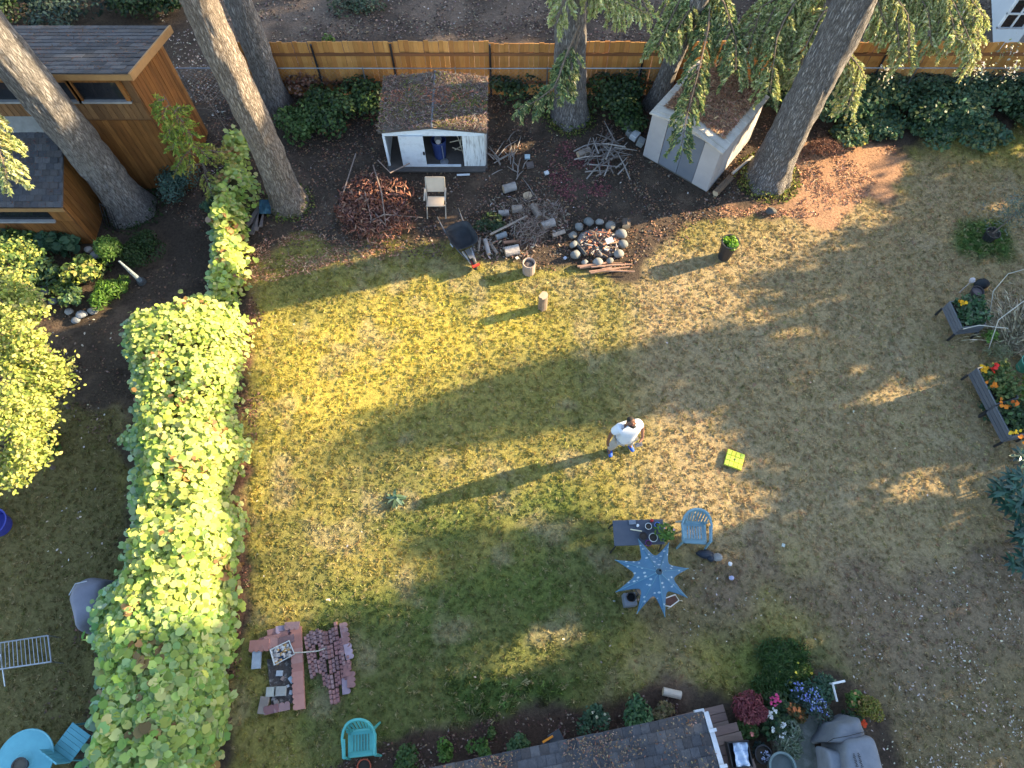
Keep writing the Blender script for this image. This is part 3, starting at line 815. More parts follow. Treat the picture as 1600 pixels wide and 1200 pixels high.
# ================================================================== VINE HEDGE
VINE = [(.35, .41, .08), (.42, .46, .12), (.26, .35, .07), (.46, .46, .17), (.31, .39, .13)]
def vine(name, label, right, left, zt, n, size, seed, cat, part_n=0, zr=.12, group=None):
    """right: ground pixels of the right foot; left: pixels of the left shoulder at height zt"""
    R = [P(a, b, zr) for a, b in right]; Lf = [P(a, b, zt) for a, b in left]
    K = len(R)
    rg = np.random.default_rng(seed)
    root = T(name, label, cat, ((R[K // 2].x + Lf[K // 2].x) / 2, (R[K // 2].y + Lf[K // 2].y) / 2, 0), group)
    def sec(u, v, lump=True):
        """u along 0..1, v 0 right foot .. 1 left foot -> position"""
        f = u * (K - 1); i = np.minimum(f.astype(int), K - 2); f = f - i
        Ra, La = np.array(R), np.array(Lf)
        r = Ra[i] * (1 - f[:, None]) + Ra[i + 1] * f[:, None]
        l = La[i] * (1 - f[:, None]) + La[i + 1] * f[:, None]
        out = (r - l); out[:, 2] = 0; w = np.linalg.norm(out, axis=1, keepdims=True)
        ph = v * np.pi
        c = (r + l) / 2
        ca_, sa_ = np.cos(ph), np.sin(ph)
        ex = np.sign(ca_) * np.abs(ca_) ** .78; ez = np.abs(sa_) ** .68
        tp_ = .62 + .38 * np.clip(u / .06, 0, 1) ** .6
        p = c + out * .5 * (ex * tp_)[:, None]
        p[:, 2] = .05 + zt * ez
        nrm = out / w * (np.sign(ca_) * np.abs(ca_) ** 1.2)[:, None]; nrm[:, 2] = np.abs(sa_) ** .8 + .05
        nrm /= np.linalg.norm(nrm, axis=1, keepdims=True)
        if lump:
            h = fbm(p[:, 0] * 1.0 + p[:, 2] * .7, p[:, 1] + p[:, 2] * .5, .9, seed + 2) - .5
            h2 = fbm(p[:, 0] + p[:, 2] * .7, p[:, 1] + p[:, 2] * .5, .28, seed + 9) - .5
            p = p + nrm * (h * .85 + .04 + h2 * .26)[:, None]
            en = np.minimum(u, 1 - u)
            k_ = np.clip(en / .035, .35, 1); p[:, 2] *= k_ ** .4
        return p, nrm
    # dark solid core added to stop light leaking through; stands for inner branches
    us = np.linspace(0.015, .985, 46); vs_ = np.linspace(0, 1, 15)
    rows = []
    for u in us:
        p, nr = sec(np.full(15, u), vs_)
        p = p - nr * .24; p[:, 2] = np.maximum(p[:, 2], 0)
        rows.append([tuple(x) for x in p])
    mb = MB(); mb.grid(rows)
    for e in (rows[0], rows[-1]): mb.add(e, [tuple(range(15))])
    mb.build('core', M('vine_core', (.05, .05, .02), (.09, .075, .03), 9, .95, .5), root, smooth=True)
    u = rg.random(n); v = rg.random(n) ** .92 * .93
    p, nr = sec(u, v)
    p = p + nr * (rg.normal(0.0, .085, (n, 1)))
    nn = nr * .55 + np.array([.25, 0, .55]) + rg.normal(0, .36, (n, 3))
    big = fbm(p[:, 0], p[:, 1], 1.6, seed + 4)
    near = np.clip((6.0 - p[:, 1]) / 6, 0, 1)
    sz_ = size * (.55 + .7 * rg.random(n)) * (1 + .55 * near) * (.8 + .5 * big)
    col = palette(rg, n, VINE, .14)
    dead = fbm(p[:, 0], p[:, 1], .5, seed + 6) > .66
    dead &= rg.random(n) < .35
    col[dead] = palette(rg, int(dead.sum()), [(.32, .17, .06), (.40, .24, .09), (.22, .12, .05)])
    blue = v > .72  # left face: bluish shade painted into the leaf colour
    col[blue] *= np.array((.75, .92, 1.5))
    low = (near > .7) & (rg.random(n) < .7)  # near end: shade painted in by dulling most leaves
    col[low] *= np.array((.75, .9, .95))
    order = np.argsort(-sz_ * (nn[:, 2] > 0) * (v < .8))
    first, rest = order[:part_n], order[part_n:]
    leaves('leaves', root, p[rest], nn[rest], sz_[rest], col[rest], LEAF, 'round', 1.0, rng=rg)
    for j in first:
        leaves('leaf', root, p[j:j + 1] + nr[j:j + 1] * .04, nn[j:j + 1], sz_[j:j + 1], col[j:j + 1], LEAF, 'round', 1.0, rng=rg, kind=None)
    return root
vine('vine_hedge', 'long sunlit hedge buried in yellow green vine leaves', [(384, 478), (382, 560), (378, 700), (372, 800), (366, 900), (360, 1000), (352, 1080), (346, 1150), (338, 1290)],
     [(178, 482), (186, 580), (196, 690), (196, 780), (182, 880), (126, 965), (134, 1050), (140, 1120), (100, 1290)], 1.62, 24000, .102, 5, 'hedge', 290)
vine('climbing_vine', 'narrow green vine climbing along the old fence above the hedge', [(380, 474), (384, 420), (382, 370), (378, 330)],
     [(322, 470), (334, 410), (332, 360), (344, 320)], 1.0, 1700, .13, 6, 'vine', 40)
vine('ivy_bank', 'dark green leafy ivy bank left of the pale fir trunk', [(398, 330), (396, 290), (392, 250), (388, 225)],
     [(340, 310), (350, 270), (345, 235), (350, 210)], .8, 1100, .12, 7, 'ivy', 20)

# ================================================================== BUILDINGS
GLASS = M('dark_glass', (.012, .014, .018), (.02, .022, .028), 3, .08, spec=.6)
SHINGLE = [M('shingle_%d' % i, c, tuple(x * .7 for x in c), 14, .95, .4) for i, c in enumerate([(.07, .07, .076), (.055, .055, .06), (.085, .082, .084), (.066, .06, .06)])]
CEDAR = [M('cabin_board_%d' % i, c, tuple(x * .5 for x in c), 2.2, .65, .25, stretch=(6, 6, .7), detail=9) for i, c in enumerate([(.25, .10, .026), (.225, .09, .022), (.275, .115, .032), (.205, .08, .021)])]
OLDBOARD = [M('old_board_%d' % i, c, tuple(x * .6 for x in c), 5, .85, .3, stretch=(6, 6, .8)) for i, c in enumerate([(.22, .11, .045), (.18, .09, .038), (.25, .13, .055)])]
TRIM = M('cabin_trim', (.34, .19, .075), (.27, .145, .06), 5, .7)
rgB = random.Random(21)

def needle_heap(parent, corners, n, seed, cols, size=.1, name='needle_litter', zoff=.012, thr=.42, width=.14):
    """dead needles and twigs lying on a sloping quad"""
    rg = np.random.default_rng(seed); q = [np.array(c, float) for c in corners]
    u, v = rg.random(n), rg.random(n)
    p = (q[0] * ((1 - u) * (1 - v))[:, None] + q[1] * (u * (1 - v))[:, None] + q[2] * (u * v)[:, None] + q[3] * ((1 - u) * v)[:, None])
    k = fbm(p[:, 0], p[:, 1], .6, seed) + rg.random(n) * .25 > thr
    p = p[k]; m = len(p)
    nr = np.cross(q[1] - q[0], q[3] - q[0]); nr /= np.linalg.norm(nr); nr = nr if nr[2] > 0 else -nr
    p = p + nr * (zoff + .05 * rg.random((m, 1)) ** 2)
    return leaves(name, parent, p, rg.normal(0, .3, (m, 3)) + nr, size * (.5 + rg.random(m)), palette(rg, m, cols, .25), DRY, 'diamond', width, rng=rg)

def shingles(parent, q, nu, nv, seed, th=.012, skip=None):
    """rows of single shingles on a quad: q0-q1 along the eave, q0-q3 up the slope"""
    rg = random.Random(seed); q = [Vector(c) for c in q]
    eu = (q[1] - q[0]); ev = (q[3] - q[0]); n = eu.cross(ev).normalized()
    if n.z < 0: n = -n
    wu, wv = eu.length / nu, ev.length / nv
    cache = []
    du, dv = eu.normalized(), ev.normalized()
    for m_ in SHINGLE:
        mb = MB()
        a = [Vector((0, 0, 0)), du * wu * .97, du * wu * .97 + dv * wv * 1.12, dv * wv * 1.12]
        mb.hexa([x + n * .002 for x in a] + [a[0] + n * (th + .01), a[1] + n * (th + .01), a[2] + n * .004, a[3] + n * .004])
        mm = mb.mesh('shingle'); mm.materials.append(m_); cache.append(mm)
    for j in range(nv):
        for i in range(nu + 1):
            off = -.5 if j % 2 else 0.0
            s = i + off
            if s < -.01 or s > nu - .99: continue
            p = q[0] + du * (s * wu) + dv * (j * wv + rg.uniform(-.1, .1) * wv * .2)
            place('shingle', rg.choice(cache), None, parent, p + n * rg.uniform(0, .004))

# ---- cabin: tall rear block with clerestory windows and a lower front block
cab = T('wooden_cabin', 'orange board cabin with grey shingle roofs behind the left trunk', 'cabin', (-11, 12.5, 0))
XR, YF, YB, ZF, ZB, XL = -8.8, 13.2, 15.3, 3.95, 3.25, -19.0
# rear block walls: dark sheathing with single boards proud of it
MB().hexa([(XL, YF, 0), (XR, YF, 0), (XR, YB, 0), (XL, YB, 0), (XL, YF, ZF), (XR, YF, ZF), (XR, YB, ZB), (XL, YB, ZB)]).build('wall', OLDBOARD[1], cab)
w = .155; y = YF + .03
zt = lambda yy: ZF + (ZB - ZF) * (yy - YF) / (YB - YF)
while y < YB - .1:
    MB().box((XR + .012 + rgB.uniform(0, .006), y + w / 2, zt(y) / 2 - .03), (.02, w - .012, zt(y) - .06)).build('board', rgB.choice(CEDAR), cab)
    y += w
WZ0, WZ1 = 3.15, 3.68
x = XR - .01
wins = []
a1, a2 = PY(118, 135, YF).x, PY(190, 140, YF).x
ww = a2 - a1
for k in range(5):
    wins.append((a1 - k * (ww + .14), a2 - k * (ww + .14)))
while x - w > -15.2:
    c = x - w / 2
    MB().box((c, YF - .012 - rgB.uniform(0, .006), (WZ0 - .1) / 2 - .28), (w - .01, .02, WZ0 - .1 - .56)).build('board', rgB.choice(CEDAR), cab)
    MB().box((c, YF - .012 - rgB.uniform(0, .006), WZ0 - .35), (w - .014, .026, .50)).build('board', rgB.choice(OLDBOARD), cab)
    x -= w
MB().box(((XR - 15.2) / 2, YF - .022, WZ1 + .13), (XR + 15.2, .04, .2)).build('frieze', OLDBOARD[0], cab)
for k, (xa, xb) in enumerate(wins):
    wi = MB().box(((xa + xb) / 2, YF - .01, (WZ0 + WZ1) / 2), (xb - xa, .03, WZ1 - WZ0)).build('window', GLASS, cab)
    for xx in (xa - .05, xb + .05):
        MB().box((xx, YF - .035, (WZ0 + WZ1) / 2), (.1, .07, WZ1 - WZ0 + .1)).build('frame', CEDAR[k % 4], wi)
    MB().box(((xa + xb) / 2, YF - .05, WZ0 - .04), (xb - xa + .2, .10, .05)).build('sill', M('grey_sill', (.30, .29, .28), rough=.8), wi)
    MB().box(((xa + xb) / 2, YF - .03, WZ1 + .02), (xb - xa, .06, .05)).build('head', CEDAR[(k + 1) % 4], wi)
# rear roof
q = [(XL, YF - .28, ZF + .18), (XR + .28, YF - .28, ZF + .18), (XR + .28, YB + .2, ZB + .03), (XL, YB + .2, ZB + .03)]
rf = MB().slab(q, .06).build('roof', M('roof_felt', (.042, .042, .046), (.072, .070, .072), 3, .95, .3, c3=(.055, .047, .045)), cab)
MB().box(((XL + XR + .28) / 2, YF - .30, ZF + .085), (XR + .28 - XL, .035, .15)).build('fascia', TRIM, rf)
MB().hexa([(XR + .28, YF - .32, ZF + .0), (XR + .32, YF - .32, ZF + .0), (XR + .32, YB + .22, ZB - .15), (XR + .28, YB + .22, ZB - .15), (XR + .28, YF - .32, ZF + .2), (XR + .32, YF - .32, ZF + .2), (XR + .32, YB + .22, ZB + .05), (XR + .28, YB + .22, ZB + .05)]).build('rake_board', TRIM, rf)
shingles(rf, [Vector((-15.4, YF - .30, ZF + .186)), Vector((XR + .29, YF - .30, ZF + .186)), Vector((XR + .29, YB + .2, ZB + .034)), Vector((-15.4, YB + .2, ZB + .034))], 20, 13, 14, th=.006)
needle_heap(rf, [Vector(a) + Vector((0, 0, .02)) for a in q], 5000, 5, [(.12, .055, .035), (.09, .045, .033), (.15, .08, .05)], .09, thr=.66)
# front block
FX, FYF, FZ, FZB = -11.1, 11.35, 1.58, 2.35
MB().hexa([(XL, FYF, 0), (FX, FYF, 0), (FX, YF - .03, 0), (XL, YF - .03, 0), (XL, FYF, FZ), (FX, FYF, FZ), (FX, YF - .03, FZB), (XL, YF - .03, FZB)]).build('wall', OLDBOARD[1], cab)
y = FYF + .02
while y < YF - .2:
    zz = FZ + (FZB - FZ) * (y - FYF) / (YF - FYF)
    MB().box((FX + .012 + rgB.uniform(0, .006), y + w / 2, zz / 2 - .02), (.02, w - .012, zz - .04)).build('board', rgB.choice(CEDAR), cab)
    y += w
x = FX
while x > -15.5:
    MB().box((x - w / 2, FYF - .012 - rgB.uniform(0, .006), .5), (w - .01, .02, .96)).build('board', rgB.choice(CEDAR), cab)
    x -= w
MB().box((FX - .22, FYF - .014, 1.25), (.44, .02, .56)).build('board', CEDAR[2], cab)
wi = MB().box((FX - 2.45, FYF - .01, 1.22), (4.0, .03, .36)).build('window', GLASS, cab)
MB().box((FX - 2.45, FYF - .05, 1.0), (4.05, .1, .05)).build('sill', M('grey_sill', (.3, .29, .28)), wi)
MB().box((FX - 2.45, FYF - .03, 1.46), (4.05, .06, .1)).build('head', CEDAR[0], wi)
q2 = [(XL, FYF - .12, FZ + .05), (FX + .12, FYF - .12, FZ + .05), (FX + .12, YF - .06, FZB + .12), (XL, YF - .06, FZB + .12)]
lr = MB().slab(q2, .05).build('roof', M('roof_felt_low', (.075, .072, .075), (.10, .095, .098), 4, .95, .3), cab)
shingles(lr, [Vector((-14.4, FYF - .14, FZ + .058)), Vector((FX + .13, FYF - .14, FZ + .058)), Vector((FX + .13, YF - .3, FZB + .05)), Vector((-14.4, YF - .3, FZB + .05))], 18, 12, 4)
MB().box(((-15 + FX + .12) / 2, FYF - .145, FZ - .03), (FX + .12 + 15, .03, .11)).build('fascia', TRIM, lr)
MB().slab([(-15.2, YF - .32, FZB + .05), (FX + .1, YF - .32, FZB + .05), (FX + .1, YF - .03, FZB + .28), (-15.2, YF - .03, FZB + .28)], .02).build('flashing', M('pale_shingle', (.22, .215, .20), (.17, .165, .15), 9, .9), lr)
needle_heap(lr, [Vector(a) for a in q2], 5000, 6, [(.13, .06, .042), (.09, .05, .04)], .08, thr=.66, zoff=.03)

# ---- white metal shed with its doors open
ws = T('white_shed', 'small white shed with open sliding doors and mossy debris covered roof', 'shed', (-2.1, 14.8, 0))
x0, x1, yf, yb, ze, za = -3.44, -.74, 13.95, 15.75, 1.38, 1.52
xm = (x0 + x1) / 2
WHITE = M('white_paint', (.62, .66, .70), (.52, .55, .58), 4, .6, .05, c3=(.68, .71, .74))
PEEL = M('peeling_white', (.66, .66, .64), (.22, .20, .18), 5, .8, .2, stretch=(5, 5, .5), c3=(.62, .63, .62))
DARKW = M('dark_inside', (.05, .05, .055), (.03, .03, .035), 5, .9)
MB().box((xm, (yf + yb) / 2, .03), (x1 - x0 + .1, yb - yf + .15, .08)).build('floor', M('shed_floor', (.10, .085, .075)), ws)
for nm, c, d in [('wall', (xm, yb, .68), (x1 - x0, .03, 1.36)), ('wall', (x0, (yf + yb) / 2, .68), (.03, yb - yf - .04, 1.36)), ('wall', (x1, (yf + yb) / 2, .68), (.03, yb - yf - .04, 1.36))]:
    MB().box(c, d).build(nm, PEEL if c[0] > x1 - .1 else WHITE, ws)
# front: gable band, corner strip, sliding door, right panel
MB().hexa([(x0, yf - .015, 1.20), (x1, yf - .015, 1.20), (x1, yf + .015, 1.20), (x0, yf + .015, 1.20), (x0, yf - .015, ze), (x1, yf - .015, ze), (x1, yf + .015, ze), (x0, yf + .015, ze)]).build('front_header', WHITE, ws)
MB().add([(x0, yf, ze), (x1, yf, ze), (xm, yf, za), (x0, yf + .02, ze), (x1, yf + .02, ze), (xm, yf + .02, za)], [(0, 1, 2), (5, 4, 3), (0, 3, 4, 1), (1, 4, 5, 2), (2, 5, 3, 0)]).build('gable', WHITE, ws)
MB().hexa([(x0 - .01, yf - .02, .08), (x0 + .05, yf - .02, .08), (x0 + .05, yf + .02, .08), (x0 - .01, yf + .02, .08), (x0 - .01, yf - .02, 1.2), (x0 + .05, yf - .02, 1.2), (x0 + .05, yf + .02, 1.2), (x0 - .01, yf + .02, 1.2)]).build('corner_post', WHITE, ws)
dr = MB().box((x0 + .74, yf - .05, .66), (.66, .025, 1.14)).build('door', WHITE, ws)
MB().box((x0 + 1.04, yf - .075, .62), (.05, .04, .1)).build('handle', M('black_iron', (.02, .02, .022), rough=.5), dr)
for i in range(4):
    MB().box((x1 - .075 - i * .148, yf - .012, .64), (.144, .026, 1.13)).build('panel', PEEL, ws)
MB().box((xm + .02, yf - .03, .105), (1.3, .05, .05)).build('door_track', WHITE, ws)
MB().box((xm, yf - .12, .04), (x1 - x0, .16, .05)).build('threshold', M('wet_wood', (.09, .08, .075), (.06, .055, .05)), ws)
rfm = M('mossy_roof', (.085, .066, .052), (.125, .10, .08), 5, .95, .4)
ql = [(x0 - .08, yf - .12, ze + .0), (xm, yf - .12, za + .03), (xm, yb + .1, za + .03), (x0 - .08, yb + .1, ze + .0)]
qr = [(xm, yf - .12, za + .03), (x1 + .08, yf - .12, ze + .0), (x1 + .08, yb + .1, ze + .0), (xm, yb + .1, za + .03)]
for qq in (ql, qr):
    rfo = MB().slab([Vector(a) + Vector((0, 0, .05)) for a in qq], .045).build('roof', rfm, ws)
    qv = [Vector(a) + Vector((0, 0, .055)) for a in qq]
    needle_heap(rfo, qv, 4200, int(abs(qq[0][0]) * 10), [(.13, .085, .062), (.19, .135, .10), (.08, .055, .042), (.20, .115, .08), (.24, .19, .155)], .12, thr=.40, name='twig_debris')
    needle_heap(rfo, qv, 1400, int(abs(qq[0][0]) * 10) + 7, [(.13, .125, .035), (.095, .095, .028), (.16, .14, .045)], .06, thr=.62, name='moss', width=.7)
    needle_heap(rfo, [qv[0] * .6 + qv[3] * .4, qv[1] * .6 + qv[2] * .4, qv[1] * .3 + qv[2] * .7, qv[0] * .3 + qv[3] * .7], 500, 3, [(.36, .14, .075), (.26, .11, .07)], .1, thr=.6, name='rust_needles', width=.3)
MB().tube([(xm, yf - .13, za + .09), (xm, yb + .11, za + .09)], .035, 6).build('ridge_cap', M('ridge_metal', (.13, .14, .16), rough=.5, metal=.3), ws)
# what stands inside
bag = T('blue_bin', 'dark blue bin standing inside the open white shed', 'bin', (-2.02, 14.25, .07))
MB().lathe((-2.02, 14.3, .07), [(.16, 0), (.2, .55), (.22, .62), (.2, .64), (.17, .1)], 14).build('body', M('navy_plastic', (.03, .05, .16), rough=.5), bag)
fan = T('floor_fan', 'pale round fan on a stand inside the white shed doorway', 'fan', (-1.9, 14.08, .07))
st = M('pale_metal', (.5, .52, .55), rough=.35, metal=.6)
MB().lathe((-1.9, 14.08, .07), [(.12, 0), (.12, .02), (.03, .05)], 14).build('base', st, fan)
MB().tube([(-1.9, 14.08, .1), (-1.93, 14.14, .72)], .012, 6).build('stand', st, fan)
MB().tube([(-2.02, 14.2, .82), (-2.0, 14.05, .86)], [.1, .07], 14).build('head', st, fan)
for i, (a, c) in enumerate([((-1.75, 14.3, .9), (-1.25, 14.15, 1.0)), ((-1.7, 14.2, .7), (-1.15, 14.2, .8)), ((-1.5, 14.25, .98), (-1.3, 14.0, .25)), ((-1.65, 14.2, .5), (-1.1, 14.05, .35)), ((-1.35, 14.3, 1.0), (-1.42, 14.1, .6)), ((-1.6, 14.3, .3), (-1.15, 14.25, .62))]):
    if i == 0: sk = T('stick_bundle', 'bundle of pale crossing sticks stored inside the white shed', 'sticks', (-1.4, 14.2, .07))
    MB().tube([a, ((a[0] + c[0]) / 2, (a[1] + c[1]) / 2, (a[2] + c[2]) / 2 + .03), c], .014, 6).build('stick', M('bare_stick', (.42, .36, .26), rough=.8), sk)
so = MB().box(P(724, 273, .03), (.36, .04, .03), .05).build('white_strip', WHITE, origin=P(724, 273)); tag(so, 'short white strip of wood on the ground before the white shed', 'board')

# ---- tan shed, turned corner-on
ts = T('tan_shed', 'tan and grey storage shed turned corner on with needle covered roof', 'shed', (5.2, 14.5, 0))
A, Bc, Cc = Vector((3.72, 14.38, 0)), Vector((5.37, 13.07, 0)), Vector((6.78, 14.92, 0)); Dc = A + (Cc - Bc)
TAN = M('tan_panel', (.42, .385, .375), (.36, .335, .33), 2.5, .7, .08)
GREYP = M('grey_panel', (.165, .175, .20), (.14, .15, .175), 2.5, .65, .05)
hz = 1.58; up = Vector((0, 0, 1))
ctr = (A + Bc + Cc + Dc) / 4
def wallp(p0, p1, z0, z1, mat, name, parent, proud=0.0, th=.03):
    n_ = (p1 - p0).cross(up).normalized()
    if n_.dot((p0 + p1) / 2 - ctr) < 0: n_ = -n_
    a, b_ = p0 + n_ * proud, p1 + n_ * proud
    ai, bi = a - n_ * th, b_ - n_ * th
    return MB().hexa([a + up * z0, b_ + up * z0, bi + up * z0, ai + up * z0, a + up * z1, b_ + up * z1, bi + up * z1, ai + up * z1]).build(name, mat, parent, bevel=.004)
fr = Bc - A
wallp(A, A + fr * .235, 0.04, hz, TAN, 'front_panel', ts, .03)
dl = wallp(A + fr * .24, A + fr * .515, 0.05, hz, GREYP, 'door', ts, .015)
dr2 = wallp(A + fr * .52, A + fr * .765, 0.05, hz, GREYP, 'door', ts, .015)
wallp(A + fr * .77, Bc, 0.04, hz, TAN, 'front_panel', ts, .03)
sd_ = Cc - Bc
for i in range(6):
    wallp(Bc + sd_ * (i / 6 + .004), Bc + sd_ * ((i + 1) / 6 - .004), .04, hz - .02, TAN, 'side_panel', ts, .012)
for i in range(5):
    wallp(Cc + (Dc - Cc) * (i / 5 + .004), Cc + (Dc - Cc) * ((i + 1) / 5 - .004), .04, hz - .02, TAN, 'side_panel', ts, .012)
    wallp(Dc + (A - Dc) * (i / 5 + .004), Dc + (A - Dc) * ((i + 1) / 5 - .004), .04, hz - .02, TAN, 'side_panel', ts, .012)
MB().prism([tuple(v)[:2] for v in (A, Bc, Cc, Dc)], -.03, .04).build('base', M('shed_skid', (.10, .09, .08)), ts)
rm1, rm2 = (A + Bc) / 2 + up * (hz + .22), (Cc + Dc) / 2 + up * (hz + .22)
oh = fr.normalized() * .07; of_ = -sd_.normalized() * .07
roofm = M('tan_roof', (.48, .43, .37), (.36, .31, .26), 4, .75, .15)
for e0, e1, s_ in ((A, Dc, -1), (Bc, Cc, 1)):
    e0, e1 = e0 + up * hz + oh * s_, e1 + up * hz + oh * s_
    qq = [e0 + of_, rm1 + of_, rm2 - of_, e1 - of_]
    ro = MB().slab(qq if s_ < 0 else qq[::-1], .04).build('roof', roofm, ts)
    for i in range(9):
        t0 = (i + .5) / 9
        a_, b_ = (e0 + of_) * (1 - t0) + (e1 - of_) * t0, (rm1 + of_) * (1 - t0) + (rm2 - of_) * t0
        MB().tube([a_ + up * .008, b_ + up * .008], .014, 5).build('rib', roofm, ro)
    ins = [qq[0] * .8 + qq[1] * .2 if s_ > 0 else qq[0] * .8 + qq[1] * .2, qq[1], qq[2], qq[3] * .8 + qq[2] * .2]
    ins = [ins[0] * .85 + ins[3] * .15, ins[1] * .85 + ins[2] * .15, ins[2], ins[3]]
    needle_heap(ro, ins, 5200, 40 + s_, [(.36, .19, .11), (.28, .14, .085), (.42, .26, .16), (.20, .11, .07)], .12, thr=.36, width=.2, zoff=.02)
MB().add([A + up * hz, Bc + up * hz, rm1, A + up * hz - of_ * .3, Bc + up * hz - of_ * .3, rm1 - of_ * .3], [(0, 1, 2), (5, 4, 3), (0, 3, 4, 1), (1, 4, 5, 2), (2, 5, 3, 0)]).build('gable', TAN, ts)
MB().add([Dc + up * hz, Cc + up * hz, rm2, Dc + up * hz + of_ * .3, Cc + up * hz + of_ * .3, rm2 + of_ * .3], [(0, 1, 2), (5, 4, 3), (0, 3, 4, 1), (1, 4, 5, 2), (2, 5, 3, 0)]).build('gable', TAN, ts)

# ---- neighbour house, top right corner
nh = T('neighbour_house', 'pale grey house corner with window beyond the fence at top right', 'house', (15.2, 18.0, 0))
PAINT = M('pale_wall', (.55, .58, .62), (.50, .53, .57), 2, .7)
hc = P(1545, 62, 0); hc = Vector((14.6, 17.6, 0))
e1 = Vector((.985, -.02, 0)); e2 = Vector((.25, .97, 0))
cs = [hc, hc + e1 * 6, hc + e1 * 6 + e2 * 6, hc + e2 * 6]
MB().prism([tuple(v)[:2] for v in cs], 0, 3.2).build('wall', PAINT, nh)
wl_ = hc + e1 * .62 + Vector((0, -.03, 0))
WX = PY(1594, 20, 17.55); WZ_ = WX.z; WX = WX.x
wn_ = MB().box((WX, hc.y - .055, WZ_), (.62, .05, .85)).build('window', GLASS, nh)
for dx in (-.34, 0, .34): MB().box((WX + dx, hc.y - .07, WZ_), (.06, .06, .95)).build('frame', WHITE, wn_)
for dz in (-.45, .0, .45): MB().box((WX, hc.y - .072, WZ_ + dz), (.74, .065, .05)).build('frame', WHITE, wn_)

# ---- own house: eave of the shingle roof, gutter, deck
hs = T('house_roof', 'dark shingle roof corner with white gutter at the bottom edge', 'house', (1.2, -1.5, 0))
ZR = 2.6
a_ = P(690, 1198, ZR); b_ = P(1098, 1113, ZR); ed = (b_ - a_).normalized()
back = Vector((ed.y, -ed.x, 0)); back = back if back.y < 0 else -back
a0 = b_ - ed * 5.2
rise = .10
q = [a0, b_, b_ + back * 3.2 + up * .35, a0 + back * 3.2 + up * .35]
hr = MB().slab(q, .12).build('roof', M('house_felt', (.07, .07, .075), (.1, .1, .105), 8, .95, .3), hs)
shingles(hr, [q[0] + up * .003 - back * .02, q[1] + up * .003 - back * .02, q[1] + (q[2] - q[1]) * .45 + up * .003, q[0] + (q[3] - q[0]) * .45 + up * .003], 34, 9, 8, th=.01)
needle_heap(hr, [q[0] + up * .03, q[1] + up * .03, q[1] + (q[2] - q[1]) * .45 + up * .03, q[0] + (q[3] - q[0]) * .45 + up * .03], 9000, 9, [(.17, .12, .075), (.13, .09, .06), (.22, .15, .10), (.15, .075, .05)], .035, thr=.66, width=.5, name='moss_and_needles')
MB().hexa([v + ed * .0 for v in (b_ + ed * .01 + up * -.12, b_ + ed * .09 - up * .12, b_ + ed * .09 + back * 3 + up * .2, b_ + ed * .01 + back * 3 + up * .2, b_ + ed * .01 + up * .02, b_ + ed * .09 + up * .02, b_ + ed * .09 + back * 3 + up * .37, b_ + ed * .01 + back * 3 + up * .37)]).build('gutter', M('white_gutter', (.5, .51, .53), rough=.5), hs)
for t_ in (.28, .8, 1.3):
    MB().box(b_ + ed * .06 + back * t_ + up * (.06 + t_ * .11), (.12, .05, .04), math.atan2(ed.y, ed.x)).build('gutter_strap', M('white_gutter', (.5, .51, .53)), hs)
MB().box(b_ - ed * .05 - back * .03 + up * -.03, (.16, .05, .1), math.atan2(ed.y, ed.x)).build('gutter_end', M('white_gutter', (.5, .51, .53)), hs)
wc = [a0 + back * .4 + ed * .4, b_ + back * .4 - ed * .35, b_ + back * 3 - ed * .35, a0 + back * 3 + ed * .4]
MB().prism([tuple(v)[:2] for v in wc], 0, ZR - .05).build('wall', M('house_wall', (.42, .40, .37), rough=.8), hs)
dk = T('deck', 'brown board deck with step beside the house roof', 'deck', P(1130, 1150, 0))
DECK = [M('deck_board_%d' % i, c, tuple(x * .75 for x in c), 5, .75, .15, stretch=(.8, 6, 6)) for i, c in enumerate([(.155, .105, .09), (.135, .09, .078), (.17, .12, .10)])]
da = math.atan2(P(1128, 1097, .2).y - P(1042, 1118, .2).y, P(1128, 1097, .2).x - P(1042, 1118, .2).x)
dd = Vector((math.cos(da), math.sin(da), 0)); dn = Vector((math.sin(da), -math.cos(da), 0))
s0 = P(1130, 1100, .22)
for i in range(3):
    MB().box(s0 - dd * .62 + dn * (.07 + i * .145), (1.22, .135, .03), da).build('board', DECK[i % 3], dk, bevel=.004)
MB().box(s0 - dd * .62 + dn * .215 - up * .12, (1.18, .4, .2), da).build('riser', DECK[1], dk)
s1 = P(1150, 1128, .42)
for i in range(7):
    MB().box(s1 - dd * .62 + dn * (.08 + i * .165), (1.25 + .05 * i, .155, .03), da).build('board', DECK[(i + 1) % 3], dk, bevel=.004)
MB().box(s1 - dd * .62 + dn * .65 - up * .22, (1.2, 1.15, .38), da).build('frame', DECK[1], dk)
# concrete path by the barbecue
pth = gp((1232, 1095), (1262, 1088), (1285, 1110), (1272, 1165), (1300, 1260), (1215, 1260), (1236, 1170))
po = MB().prism(pth, -.1, .03).build('path', M('concrete_path', (.16, .16, .145), (.22, .22, .20), 5, .9, .2, c3=(.12, .13, .11)), kind='structure')

# ================================================================== SHRUBS AND PLANTS
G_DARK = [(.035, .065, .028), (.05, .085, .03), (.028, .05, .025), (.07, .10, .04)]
G_MID = [(.07, .12, .035), (.10, .15, .045), (.055, .10, .03)]
G_IVY = [(.07, .135, .075), (.055, .11, .06), (.10, .17, .10), (.12, .16, .07)]
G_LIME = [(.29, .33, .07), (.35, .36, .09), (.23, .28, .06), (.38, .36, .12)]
DEADL = [(.22, .10, .06), (.16, .075, .05), (.28, .15, .10), (.11, .06, .045)]
def at(px, py, z=0): return P(px, py, z)

